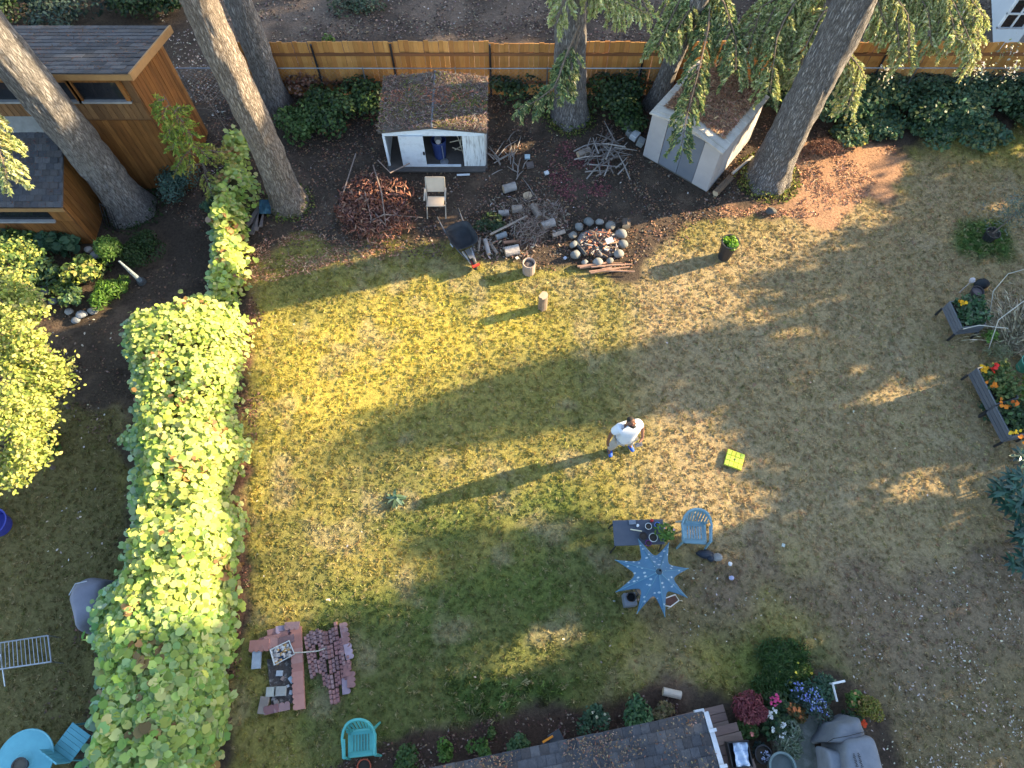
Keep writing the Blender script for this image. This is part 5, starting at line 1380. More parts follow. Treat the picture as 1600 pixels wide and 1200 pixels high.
# grey stick heap
sp_ = T('stick_pile', 'criss-cross heap of grey sticks behind the red leaves', 'stick pile', P(945, 242))
for i in range(52):
    px, py = rg.gauss(945, 16), rg.gauss(240, 14)
    a = rg.gauss(.95, .75); l = rg.uniform(.35, 1.0)
    c = P(px, py, rg.uniform(.04, .30)); d = Vector((math.cos(a), math.sin(a), rg.uniform(-.2, .2))) * l * .5
    MB().tube([c - d, c + Vector((rg.uniform(-.03, .03), rg.uniform(-.03, .03), .03)), c + d], [.022, .018, .01], 5).build('stick', M('grey_stick_%d' % (i % 2), ((.27, .235, .21), (.16, .13, .115))[i % 2]), sp_)
for i in range(26):
    px, py = rg.gauss(790, 22), rg.gauss(245, 18)
    if i == 0: sp2 = T('stick_pile', 'loose dead branches beside the right wall of the white shed', 'stick pile', P(790, 245))
    a = rg.uniform(.3, 2.6); l = rg.uniform(.3, .8); c = P(px, py, rg.uniform(.03, .1)); d = Vector((math.cos(a), math.sin(a), 0)) * l * .5
    MB().tube([c - d, c + Vector((rg.uniform(-.05, .05), rg.uniform(-.05, .05), .02)), c + d], [.016, .014, .006], 5).build('stick', M('grey_stick_0', (.27, .235, .21)), sp2)
# concrete blocks by the tan shed and small debris
for i, (px, py, s, lab) in enumerate([(982, 180, .26, 'grey concrete block highest in the row beside the leaning trunk'), (983, 195, .24, 'concrete block just below the highest one'), (985, 207, .22, 'dull block third in the row by the tan shed'), (992, 212, .26, 'brightest pale block touching the tan shed corner'), (1001, 222, .24, 'mossy block lowest in the row by the tan shed')]):
    o = MB().box(P(px, py, s * .4), (s, s * .8, s * .75), .3 * i, Matrix.Rotation(.15 * (i - 2), 3, 'X')).build('concrete_block', M('block_%d' % (i == 3), ((.24, .25, .24), (.48, .49, .50))[i == 3], None, 6, .9, .2), origin=P(px, py), bevel=.015)
    tag(o, lab, 'block', 'blocks beside the tan shed')
for i, (px, py, s, lab, c_) in enumerate([(824, 245, .15, 'small pale blue square on the dirt near the middle trunk', (.45, .55, .58)), (828, 258, .2, 'brown square block below the pale blue one', (.12, .095, .085)), (854, 270, .12, 'small white scrap on the dirt above the twigs', (.5, .5, .5)),
                                          (808, 403, .08, 'tiny white scrap under the lowest log', (.6, .58, .55)), (883, 403, .08, 'tiny bluish scrap left of the fire ring', (.45, .47, .55)), (1205, 330, .2, 'dark round stone at the foot of the massive trunk', (.09, .085, .08)), (1224, 852, .07, 'tiny pale scrap on the dry lawn right of the plastic chair', (.45, .5, .45))]):
    mb = MB()
    if i == 5: mb.rock(P(px, py, .08), (.15, .14, .1), 5)
    else: mb.box(P(px, py, .03 + s * .2), (s, s * .9, s * .4), .2 * i)
    tag(mb.build('scrap_block', M('scrap_%d' % i, c_), origin=P(px, py)), lab, 'scrap')

litter('bark_chips', 'bark chips and splinters strewn around the firewood', [([(735, 320), (800, 285), (880, 320), (890, 380), (830, 405), (740, 400)], 1.0)], 1500, .11,
       [(.15, .10, .075), (.24, .18, .14), (.08, .055, .045), (.30, .16, .10), (.32, .27, .22)], 18, width=.3, zhi=.08)
# ---- wheelbarrow
wb0 = P(728, 384); hd = (P(735, 405) - P(702, 350)).normalized(); sdv = Vector((-hd.y, hd.x, 0))
wb = T('wheelbarrow', 'black wheelbarrow parked at the edge of the lawn, wheel towards the camera', 'wheelbarrow', wb0)
c0 = P(722, 373, .5); c0.z = 0
def wbp(f, s, z): return c0 + hd * f + sdv * s + up * z
def ringp(hl, hf, hw, z, n=20, sh=0):
    return [wbp(sh + (hl if math.cos(t) < 0 else hf) * (abs(math.cos(t)) ** .55) * (1 if math.cos(t) > 0 else -1), hw * (abs(math.sin(t)) ** .55) * (1 if math.sin(t) > 0 else -1), z) for t in [2 * math.pi * k / n for k in range(n)]]
rings = [ringp(.24, .20, .18, .34, sh=-.02), ringp(.34, .32, .29, .52), ringp(.39, .40, .335, .66), ringp(.41, .42, .355, .67), ringp(.37, .38, .315, .645), ringp(.32, .30, .27, .52), ringp(.2, .17, .15, .37, sh=-.02)]
mb = MB(); n = 20; V = [p for r_ in rings for p in r_]
mb.add(V, [(i * n + k, i * n + (k + 1) % n, (i + 1) * n + (k + 1) % n, (i + 1) * n + k) for i in range(6) for k in range(n)] + [tuple(range(n)), tuple(range(6 * n, 7 * n))])
mb.build('tray', BLACK, wb, smooth=True)
for s in (-1, 1):
    MB().tube([wbp(.62, .05 * s, .22), wbp(.2, .2 * s, .32), wbp(-.4, .27 * s, .42), wbp(-.75, .30 * s, .56)], .018, 7).build('handle', M('grey_tube', (.10, .10, .11), rough=.4, metal=.6), wb)
    MB().tube([wbp(-.72, .30 * s, .55), wbp(-.86, .305 * s, .60)], .024, 8).build('grip', BLACK, wb)
    MB().tube([wbp(-.3, .2 * s, .36), wbp(-.34, .22 * s, .02), wbp(-.2, .2 * s, .01), wbp(-.12, .18 * s, .34)], .014, 6).build('leg', STEEL2, wb)
    MB().tube([wbp(.25, .12 * s, .33), wbp(.62, .06 * s, .2)], .03, 6).build('fork', STEEL2, wb)
MB().box(wbp(.42, 0, .36), (.3, .12, .02), math.atan2(hd.y, hd.x)).build('nose_plate', STEEL2, wb)
ax = sdv
wc_ = wbp(.62, 0, .19)
prof = []
mb = MB(); NN = 20
Vw = []
for k in range(NN):
    t = 2 * math.pi * k / NN; rd = hd * math.cos(t) + up * math.sin(t)
    for j in range(8):
        q = 2 * math.pi * j / 8
        Vw.append(wc_ + rd * (.14 + .05 * math.cos(q)) + ax * .045 * math.sin(q))
mb.add(Vw, [(k * 8 + j, ((k + 1) % NN) * 8 + j, ((k + 1) % NN) * 8 + (j + 1) % 8, k * 8 + (j + 1) % 8) for k in range(NN) for j in range(8)])
wh = mb.build('wheel', M('tyre', (.03, .03, .03), rough=.9), wb, smooth=True)
MB().tube([wc_ - ax * .05, wc_ + ax * .05], .1, 14).build('hub', M('red_rim', (.45, .05, .03), rough=.5), wh)
MB().box(wbp(.78, 0, .30), (.05, .2, .06), math.atan2(hd.y, hd.x)).build('wheel_guard', M('red_rim', (.45, .05, .03)), wb)

# ---- folding chair
BEIGE = M('beige_canvas', (.56, .43, .31), (.48, .37, .27), 5, .8)
fc0 = P(683, 330)
fc = T('folding_chair', 'beige folding chair standing in front of the white shed', 'chair', fc0)
def fcp(x, y, z): return fc0 + Vector((x, y, z))
MB().slab([fcp(-.22, -.18, .44), fcp(.22, -.18, .44), fcp(.22, .16, .42), fcp(-.22, .16, .42)], .03).build('seat', BEIGE, fc)
MB().slab([fcp(-.22, .23, .52), fcp(.22, .23, .52), fcp(.24, .40, .86), fcp(-.24, .40, .86)], .025).build('backrest', BEIGE, fc)
FRM = M('chair_tube', (.40, .34, .27), rough=.5)
for s in (-1, 1):
    MB().tube([fcp(.25 * s, -.26, 0), fcp(.25 * s, .22, .5), fcp(.25 * s, .41, .88)], .016, 6).build('leg', FRM, fc)
    MB().tube([fcp(.235 * s, .28, 0), fcp(.235 * s, -.18, .44)], .016, 6).build('leg', FRM, fc)
    MB().box(fcp(.27 * s, .06, .62), (.045, .42, .025)).build('armrest', FRM, fc)
MB().tube([fcp(-.25, .41, .88), fcp(.25, .41, .88)], .016, 6).build('top_bar', FRM, fc)

# ---- moulded plastic armchair
def monobloc(label, px, py, rz, c_, zoff=0.0, name='plastic_chair', group='moulded plastic chairs'):
    b0 = P(px, py); rt = T(name, label, 'chair', b0, group)
    m_ = M('chair_plastic_%d' % int(c_[0] * 1000), c_, tuple(x * .82 for x in c_), 5, .45, spec=.4)
    R = Matrix.Rotation(rz, 3, 'Z')
    def q(x, y, z): return b0 + R @ Vector((x, y, z))
    # seat with open slots: strips and two cross bands
    for i in range(7):
        x = -.17 + i * .0567
        pts = [[q(x - .021, y, z), q(x + .021, y, z)] for y, z in ((-.16, .415), (0, .405), (.14, .40))]
        MB().grid(pts).build('seat_slat', m_, rt, solid=.012)
    MB().grid([[q(x, y, z) for x in np.linspace(-.25, .25, 9)] for y, z in ((-.25, .395), (-.235, .42), (-.15, .416))]).build('seat_front', m_, rt, solid=.014, smooth=True)
    MB().grid([[q(x, y, z) for x in np.linspace(-.22, .22, 9)] for y, z in ((.13, .40), (.19, .405), (.23, .43))]).build('seat_back_band', m_, rt, solid=.014)
    for s in (-1, 1):
        MB().grid([[q(x * s, y, .41 if x < .22 else .418) for x in (.19, .22, .25)] for y in (-.16, -.03, .1, .2)]).build('seat_side', m_, rt, solid=.014)
    # back: arc of vertical slats with lattice gaps
    def bk(t, h):   # t -1..1 across, h 0..1 up
        a = t * 1.12; r_ = .25 + .05 * h
        return q(math.sin(a) * r_ * 1.02, .02 + math.cos(a) * r_ * .9 + .10 * h, .43 + .40 * h - .08 * h * t * t)
    for i in range(9):
        t = -.84 + i * .21
        MB().grid([[bk(t - .07, h), bk(t + .07, h)] for h in np.linspace(0, .82, 5)]).build('back_slat', m_, rt, solid=.012)
    MB().grid([[bk(t, h) for t in np.linspace(-1, 1, 15)] for h in (.80, .9, 1.0)]).build('back_top', m_, rt, solid=.014, smooth=True)
    # rim that runs over the back and down the arms
    rim = [q(-.28, -.22, .62), q(-.30, -.05, .64), q(-.31, .1, .67)] + [bk(t, 1.0 if abs(t) < .8 else .93) for t in np.linspace(-1, 1, 13)] + [q(.31, .1, .67), q(.30, -.05, .64), q(.28, -.22, .62)]
    MB().tube(rim, .026, 7).build('rim', m_, rt, smooth=True)
    for s in (-1, 1):
        MB().grid([[q(x * s, y, z) for x in (.255, .32)] for y, z in ((-.24, .61), (-.1, .64), (.08, .66))]).build('armrest', m_, rt, solid=.016)
        MB().tube([q(.285 * s, -.24, .61), q(.275 * s, -.25, .4), q(.30 * s, -.28, 0)], [.022, .03, .022], 6).build('leg', m_, rt)
        MB().tube([q(.25 * s, .20, .48), q(.29 * s, .30, 0)], [.03, .022], 6).build('leg', m_, rt)
    return rt
monobloc('faded blue plastic armchair beside the dark table with pots', 1078, 838, -.06, (.17, .30, .36))
monobloc('teal green plastic armchair near the bottom bed', 571, 1158, .10, (.07, .33, .31))

# ---- lime square
lq = [P(1139, 700, .09), P(1165, 709, .09), P(1158, 734, .09), P(1132, 725, .09)]
lc = sum(lq, Vector()) / 4
ls = T('lime_crate', 'lime yellow square plastic panel lying on the dry lawn', 'crate', (lc.x, lc.y, 0))
LIME = M('lime_plastic', (.60, .60, .05), (.54, .56, .06), 8, .5)
LIMED = M('lime_green_plastic', (.40, .52, .06), (.36, .48, .06), 8, .5)
lu = (lq[1] - lq[0]); lv = (lq[3] - lq[0]); la = math.atan2(lu.y, lu.x); L_ = (lu.length + lv.length) / 2
MB().box((lc.x, lc.y, .03), (L_, L_, .03), la).build('base', LIME, ls)
ud, vd = lu.normalized(), lv.normalized()
for i in range(4):
    for j in range(3):
        wx, wy = L_ / 4 - .014, L_ / 3 - .016
        c = Vector((lc.x, lc.y, .05)) + ud * ((i + .5) * L_ / 4 - L_ / 2) + vd * ((j + .5) * L_ / 3 - L_ / 2)
        MB().box(c, (wx, wy, .018), la).build('panel', LIMED if i == 0 or (i + j) % 4 == 3 else LIME, ls, bevel=.004)
MB().lathe((lc.x, lc.y, .057), [(.022, 0), (.022, .008)], 10).build('button', BLACK, ls)

# ---- star umbrella over its table
uc = P(1018, 905, 1.78)
um = T('star_umbrella', 'blue star shaped garden umbrella with white dashes', 'umbrella', (uc.x + .03, uc.y + .02, 0))
tips = [P(a, b_, 1.75) for a, b_ in [(1045, 848), (997, 842), (961, 875), (962, 925), (995, 959), (1039, 964), (1074, 934), (1076, 888)]]
hub = Vector((uc.x + .03, uc.y + .03, 2.42))
um_m = bpy.data.materials.new('umbrella_cloth'); um_m.use_nodes = True
nt = um_m.node_tree; b_ = nt.nodes['Principled BSDF']; b_.inputs['Roughness'].default_value = .8
ge = nt.nodes.new('ShaderNodeNewGeometry'); vo = nt.nodes.new('ShaderNodeTexVoronoi'); vo.inputs['Scale'].default_value = 11; vo.inputs['Randomness'].default_value = .75
mpv = nt.nodes.new('ShaderNodeMapping'); mpv.inputs['Rotation'].default_value = (0, 0, .5); mpv.inputs['Scale'].default_value = (.75, 1.25, .6)
nt.links.new(ge.outputs['Position'], mpv.inputs[0]); nt.links.new(mpv.outputs[0], vo.inputs['Vector'])
rp = nt.nodes.new('ShaderNodeValToRGB'); rp.color_ramp.elements[0].position = .2; rp.color_ramp.elements[1].position = .28
rp.color_ramp.elements[0].color = (.28, .35, .40, 1); rp.color_ramp.elements[1].color = (.042, .115, .20, 1)
nt.links.new(vo.outputs['Distance'], rp.inputs[0])
no = nt.nodes.new('ShaderNodeTexNoise'); no.inputs['Scale'].default_value = 3; no.inputs['Detail'].default_value = 6
nt.links.new(ge.outputs['Position'], no.inputs['Vector'])
hsv = nt.nodes.new('ShaderNodeHueSaturation'); mrr = nt.nodes.new('ShaderNodeMapRange'); mrr.inputs[3].default_value = .8; mrr.inputs[4].default_value = 1.25
nt.links.new(no.outputs['Fac'], mrr.inputs[0]); nt.links.new(mrr.outputs[0], hsv.inputs['Value']); nt.links.new(rp.outputs[0], hsv.inputs['Color']); nt.links.new(hsv.outputs[0], b_.inputs['Base Color'])
for i in range(8):
    t0, t1 = tips[i], tips[(i + 1) % 8]
    rows = []
    for u in np.linspace(0.02, 1, 12):
        row = []
        for v in np.linspace(0, 1, 11):
            sc = 1 - .47 * (math.sin(math.pi * v) ** .75) * u ** 1.5
            e = t0.lerp(t1, v); e = Vector((e.x, e.y, e.z))
            p = hub.lerp(e, u * sc)
            p.z = hub.z - (hub.z - 1.75) * (u * sc) ** .82 - .07 * math.sin(math.pi * v) * u
            row.append(p)
        rows.append(row)
    MB().grid(rows).build('panel', um_m, um, smooth=True, solid=.006)
    pts = [hub.lerp(t0, u) for u in np.linspace(0, 1, 8)]
    for k, u in enumerate(np.linspace(0, 1, 8)): pts[k].z = hub.z - (hub.z - 1.75) * u ** .82 + .004
    MB().tube(pts, .008, 5).build('rib', M('blue_rib', (.08, .19, .27), rough=.8), um)
MB().tube([(hub.x, hub.y, 0), (hub.x, hub.y, 2.5)], .02, 8).build('pole', M('dark_pole', (.05, .05, .06), rough=.4), um)
MB().lathe((hub.x, hub.y, 2.40), [(.06, 0), (.05, .04), (.02, .1)], 12).build('cap', M('dark_cap', (.04, .07, .10)), um)
tbl = T('garden_table', 'round weathered table mostly hidden under the star umbrella', 'table', (hub.x + .1, hub.y + .06, 0))
MB().lathe((hub.x + .1, hub.y + .06, .68), [(.28, 0), (.30, .015), (.28, .03)], 28).build('top', M('table_top', (.07, .065, .06), (.05, .045, .04), 6), tbl)
for k in range(4):
    t = .8 + k * 1.571
    MB().tube([(hub.x + .1 + .2 * math.cos(t), hub.y + .06 + .2 * math.sin(t), .68), (hub.x + .1 + .26 * math.cos(t), hub.y + .06 + .26 * math.sin(t), 0)], .018, 6).build('leg', BLACK, tbl)
pc = P(985, 936, .3)
pb = T('pot_stand', 'grey square pot stand sticking out below the star umbrella', 'stand', (pc.x, pc.y, 0))
MB().box((pc.x, pc.y, .15), (.26, .26, .28), .1).build('body', M('grey_box', (.15, .17, .20)), pb, bevel=.01)
pp = T('flower_pot', 'round black pot on the grey stand under the umbrella', 'pot', (pc.x, pc.y, .29))
MB().lathe((pc.x, pc.y + .02, .29), [(.07, 0), (.09, .14), (.1, .15), (.085, .145), (.07, .03)], 16).build('body', BLACK, pp)
wf = T('wire_frame_stand', 'white wire rack half hidden right of the umbrella bottom', 'rack', P(1050, 940))
wq = [P(1036, 936, .3), P(1055, 929, .3), P(1061, 938, .3), P(1048, 948, .3), P(1038, 946, .3)]
MB().tube(wq + [wq[0]], .012, 6).build('rim', M('white_wire', (.6, .55, .5)), wf)
for k in (1, 2, 3): MB().tube([wq[k], (wq[k].x, wq[k].y, 0)], .01, 5).build('leg', M('white_wire', (.6, .55, .5)), wf)
MB().slab([wq[0] - up * .08, wq[1] - up * .08, wq[2] - up * .08, wq[3] - up * .08], .02).build('shelf', M('rust_shelf', (.13, .06, .045)), wf)

# ---- dark potting table with pots
ta, tb_, tc_, td = P(957, 813, .70), P(1036, 811, .70), P(1039, 850, .70), P(960, 853, .70)
tt_ = T('potting_table', 'dark slate blue rectangular table above the star umbrella', 'table', ((ta.x + tc_.x) / 2, (ta.y + tc_.y) / 2, 0))
SLATE = M('slate_top', (.045, .055, .075), (.06, .07, .09), 6, .5)
MB().slab([td, tc_, tb_, ta], .035).build('top', SLATE, tt_, bevel=.008)
for v in (ta, tb_, tc_, td):
    c_ = Vector(((ta.x + tc_.x) / 2, (ta.y + tc_.y) / 2, .66)); e = v.lerp(c_, .1)
    MB().tube([(e.x, e.y, .66), (v.x, v.y, 0)], .018, 6).build('leg', BLACK, tt_)
def pot(label, px, py, z, r, h, m_, plant=None, rim=None, name='flower_pot', group='pots on the dark table', soil=(.05, .04, .03), n=18):
    c = P(px, py, z); rt = T(name, label, 'pot', c, group)
    MB().lathe(c, [(r * .72, 0), (r * .98, h * .9), (r * 1.06, h * .92), (r * 1.06, h), (r * .9, h), (r * .86, h * .8), (.01, h * .78)], n).build('body', m_, rt, smooth=False)
    MB().lathe(c + up * h * .8, [(r * .86, 0), (.01, .006)], n).build('soil', M('pot_soil_%d' % int(soil[0] * 999), soil), rt)
    if rim: MB().tube([c + Vector((r * 1.03 * math.cos(t), r * 1.03 * math.sin(t), h)) for t in np.linspace(0, 6.283, 17)], .008, 5).build('rim', rim, rt)
    return rt, c + up * h * .8
pot('round black bowl pot in the middle of the dark table', 1004, 839, .7, .085, .1, BLACK)
pot('dark pot with pale rim at the lower right of the dark table', 1019, 842, .7, .085, .13, M('dark_green_pot', (.05, .065, .05)), rim=M('pale_rim', (.4, .42, .42)))
pot('bright blue pot on the upper right of the dark table', 1026, 822, .7, .06, .11, M('blue_pot', (.08, .2, .6), rough=.4))
pot('small grey pot between the blue pot and black bowl', 1012, 824, .7, .065, .1, M('grey_pot', (.12, .14, .16)), rim=M('pale_rim', (.4, .42, .42)))
pot('purple pot tucked under the umbrella tip', 1012, 850, .7, .06, .1, M('purple_pot', (.16, .03, .2)))
r_, c_ = pot('dark pot with trailing green plant at the right end of the dark table', 1036, 838, .7, .07, .12, BLACK)
bush('x', None, None, c_, .22, .25, 260, .07, [(.11, .2, .04), (.08, .15, .03), (.15, .24, .05)], 260, parent=r_, lobes=6, stems=2, flowers=[((.5, .3, .35), 6, .035)])
o = tag(MB().box(P(988, 816, .73), (.14, .09, .05), .05).build('grey_box', M('grey_carton', (.17, .20, .24)), origin=P(988, 816, .7)), 'small grey box at the back edge of the dark table', 'box')
tag(MB().lathe(P(996, 822, .7), [(.025, 0), (.03, .06), (.012, .09), (.012, .12)], 10).build('white_bottle', WHITE, origin=P(996, 822, .7)), 'small white bottle next to the grey box on the dark table', 'bottle')
tag(MB().tube([P(985, 827, .72), P(1003, 830, .78)], .012, 6).build('wooden_stick', M('cream_stick', (.6, .55, .38)), origin=P(985, 827, .7)), 'cream stick leaning from the dark table into the black bowl', 'stick')
tag(MB().lathe(P(1018, 814, .7), [(.03, 0), (.035, .06), (.03, .07)], 10).build('red_cup', M('red_cup', (.4, .03, .03)), origin=P(1018, 814, .7)), 'small red cup at the back edge of the dark table', 'cup')
# debris right of the chair
dv = T('black_boot', 'dark blue black boot shaped bag lying right of the umbrella', 'bag', P(1103, 868))
MB().rock(P(1101, 866, .1), (.2, .1, .11), 31).build('body', M('navy_bag', (.02, .03, .05), rough=.5), dv, smooth=True)
MB().rock(P(1110, 872, .1), (.1, .09, .1), 32).build('toe', M('navy_bag', (.02, .03, .05)), dv, smooth=True)
tag(MB().rock(P(1121, 871, .05), (.12, .1, .06), 33).build('stone', STONE[0], origin=P(1121, 871)), 'flat grey stone right beside the dark bag', 'stone')
tag(MB().rock(P(1143, 903, .04), (.06, .05, .04), 34).build('stone', M('lilac_stone', (.4, .4, .55)), origin=P(1143, 903)), 'small lilac pebble on the bare patch below the bag', 'stone')
tag(MB().rock(P(1141, 881, .04), (.05, .05, .04), 35).build('stone', M('white_stone', (.6, .62, .63)), origin=P(1141, 881)), 'small white pebble above the lilac one', 'stone')

# ---- potted plants on the lawn
r_, c_ = pot('tall dark pot with yellow green plant standing in the sun below the tan shed', 1131, 401, 0, .22, .66, BLACK, group='single pots on the lawn')
bush('x', None, None, c_, .23, .2, 420, .09, [(.16, .30, .03), (.22, .36, .04), (.10, .20, .03)], 270, parent=r_, lobes=8, stems=2)
r_, c_ = pot('black pot holding a grey green olive tree at the right', 1542, 374, 0, .18, .3, BLACK, group='single pots on the lawn')
ot = T('olive_tree', 'wispy grey green olive tree growing from the black pot at right', 'tree', c_, None)
tp = Vector((c_.x + .25, c_.y + .1, 1.5))
MB().tube([c_, c_.lerp(tp, .5), tp], [.025, .018, .008], 6).build('trunk', M('garden_bark', (.14, .11, .09)), ot)
rgo = np.random.default_rng(44); n = 900
p = np.array(c_.lerp(tp, .75)) + rgo.normal(0, 1, (n, 3)) * np.array([.38, .2, .35])
leaves('crown', ot, p, rgo.normal(0, .7, (n, 3)) + np.array([0, 0, .5]), rgo.uniform(.06, .12, n), palette(rgo, n, [(.13, .17, .13), (.17, .20, .17), (.09, .12, .09)]), LEAF, 'oval', .25, rng=rgo)
for i in range(9):
    e = p[rgo.integers(0, n)]; MB().tube([c_.lerp(tp, rgo.uniform(.4, .95)), e], [.008, .003], 4).build('limb', M('garden_bark', (.14, .11, .09)), ot)
pot('small dark pot with dry soil just above the square planter', 1519, 463, 0, .15, .26, M('dull_pot', (.05, .045, .05)), group='single pots on the lawn', soil=(.16, .13, .13))
tag(MB().rock(P(1534, 443, .1), (.2, .15, .13), 40).build('dark_clump', M('dark_clump', (.03, .035, .04), rough=.9), origin=P(1534, 443), smooth=True), 'blackish crumpled bag on the grass above the square planter', 'bag')
tag(MB().lathe(P(1499, 457, 0), [(.01, 0), (.01, .5), (.06, .52), (.07, .58), (.04, .63)], 12).build('solar_light', M('pale_lamp', (.55, .5, .5)), origin=P(1499, 457)), 'pale solar light on a stake at the corner of the square planter', 'lamp')

# ---- planter boxes at the right
PLAN = M('slate_planter', (.085, .09, .105), (.11, .115, .13), 5, .6, stretch=(1, 1, 4))
def planter(label, quad, z1, zb, seed, fl, gcols, group='raised planter boxes'):
    """quad: 4 top corners (pixels), order around"""
    q = [P(a, b_, z1) for a, b_ in quad]; c = sum(q, Vector()) / 4
    rt = T('planter_box', label, 'planter', (c.x, c.y, 0), group)
    for i in range(4):
        a, b2 = q[i], q[(i + 1) % 4]
        e = (b2 - a).normalized(); nrm = Vector((e.y, -e.x, 0))
        if nrm.dot((a + b2) / 2 - c) < 0: nrm = -nrm
        nb = 3; hh = (z1 - zb) / nb
        for k in range(nb):
            l0, l1 = zb + k * hh + .006, zb + (k + 1) * hh - .006
            A_, B_ = Vector((a.x, a.y, 0)), Vector((b2.x, b2.y, 0))
            MB().hexa([A_ + up * l0 + nrm * .02, B_ + up * l0 + nrm * .02, B_ + up * l0 - nrm * .01, A_ + up * l0 - nrm * .01, A_ + up * l1 + nrm * .02, B_ + up * l1 + nrm * .02, B_ + up * l1 - nrm * .01, A_ + up * l1 - nrm * .01]).build('plank', PLAN, rt)
        MB().tube([Vector((a.x, a.y, z1 + .01)), Vector((b2.x, b2.y, z1 + .01))], .02, 6).build('edge', M('planter_edge', (.14, .15, .165)), rt)
        MB().tube([(a.x + (a.x - c.x) * .03, a.y + (a.y - c.y) * .03, zb), (a.x + (a.x - c.x) * .03, a.y + (a.y - c.y) * .03, 0)], .03, 6).build('leg', BLACK, rt)
    s_ = [v.lerp(c, .06) for v in q]
    MB().slab([Vector((v.x, v.y, z1 - .06)) for v in s_], .04).build('soil', M('planter_soil', (.045, .035, .028)), rt)
    rg_ = np.random.default_rng(seed); n = 800
    u, v = rg_.random(n), rg_.random(n); qa = np.array([tuple(x) for x in s_])
    p = qa[0] * ((1 - u) * (1 - v))[:, None] + qa[1] * (u * (1 - v))[:, None] + qa[2] * (u * v)[:, None] + qa[3] * ((1 - u) * v)[:, None]
    p[:, 2] += .02 + .36 * rg_.random(n) * (fbm(p[:, 0], p[:, 1], .3, seed) + .3)
    leaves('plants', rt, p, rg_.normal(0, .5, (n, 3)) + np.array([0, 0, .8]), rg_.uniform(.06, .13, n), palette(rg_, n, gcols), LEAF, 'oval', .6, rng=rg_)
    for fc_, fn, px, py in fl:
        cc = np.array(P(px, py, z1 + .30)); pf = cc + rg_.normal(0, .05, (fn, 3))
        leaves('flowers', rt, pf, rg_.normal(0, .3, (fn, 3)) + np.array([0, -.2, 1]), rg_.uniform(.06, .1, fn), palette(rg_, fn, [fc_]), DULL, 'round', 1.0, rng=rg_)
    return rt
planter('square slate planter with green plants near the dry grass', [(1484, 472), (1503, 512), (1540, 508), (1527, 467)], .62, .30, 1, [((.75, .4, .03), 8, 1502, 474)], [(.05, .11, .05), (.07, .14, .06), (.04, .085, .04), (.12, .16, .1)])
planter('long slate planter with red and orange flowers at the right edge', [(1527, 576), (1556, 632), (1590, 622), (1562, 568)], .62, .28, 2, [((.75, .4, .03), 9, 1538, 574), ((.6, .04, .03), 9, 1553, 576), ((.7, .22, .03), 9, 1552, 600)], [(.07, .11, .04), (.10, .15, .05), (.15, .18, .06)])
planter('lower slate planter with orange flowers continuing the long one', [(1556, 636), (1580, 682), (1615, 674), (1592, 628)], .62, .28, 3, [((.65, .2, .03), 7, 1568, 632), ((.6, .15, .03), 8, 1584, 632), ((.7, .45, .04), 6, 1586, 672), ((.6, .2, .03), 5, 1597, 684)], [(.06, .10, .045), (.08, .13, .05), (.05, .08, .04)])
wcn = T('watering_can', 'pale blue watering can behind the long planter', 'watering can', P(1566, 582, 0))
wcc = P(1566, 578, .35)
MB().lathe((wcc.x, wcc.y, 0), [(.1, 0), (.11, .34), (.08, .4), (.05, .4)], 14).build('body', M('pale_blue_can', (.28, .34, .40), rough=.4), wcn)
MB().tube([(wcc.x - .1, wcc.y, .15), (wcc.x - .24, wcc.y + .06, .42)], [.025, .018], 7).build('spout', M('pale_blue_can', (.28, .34, .40)), wcn)
MB().tube([(wcc.x + .09, wcc.y, .38), (wcc.x + .2, wcc.y, .3), (wcc.x + .1, wcc.y, .08)], .014, 6).build('handle', M('pale_blue_can', (.28, .34, .40)), wcn)
pot('green round pot with dark opening at the right edge', 1596, 575, 0, .2, .35, M('green_pot', (.08, .32, .22), rough=.4), group='single pots on the lawn')

# ---- brick bed, edging stones, tray
BR = [M('edging_stone_%d' % i, c, tuple(x * .8 for x in c), 9, .9, .15) for i, c in enumerate([(.25, .125, .115), (.22, .11, .11), (.28, .15, .14), (.20, .12, .12), (.27, .17, .165)])]
BRP = [M('pink_stone_%d' % i, c, tuple(x * .85 for x in c), 9, .9, .15) for i, c in enumerate([(.40, .19, .15), (.36, .165, .13), (.34, .18, .15)])]
def scallop(l, wdt, h, nb, mats, name='brick'):
    """edging stone: straight back edge, three rounded bumps along the front"""
    pts = [(-l / 2, -wdt / 2), (l / 2, -wdt / 2)]
    for k in range(nb):
        cx_ = l / 2 - (k + .5) * l / nb
        for t in (.0, .25, .5, .75, 1.0)[(0 if k == 0 else 1):]:
            a = math.pi * t; pts.append((cx_ + math.cos(a) * l / nb / 2, wdt / 2 - l / nb * .3 + math.sin(a) * l / nb * .42))
    out = []
    for m_ in mats:
        mb = MB(); mb.prism(pts, 0, h); mm = mb.mesh(name); mm.materials.append(m_); out.append(mm)
    return out
rgE = random.Random(6)
# stones laid on edge in columns
stk = scallop(.27, .10, .055, 3, BR)
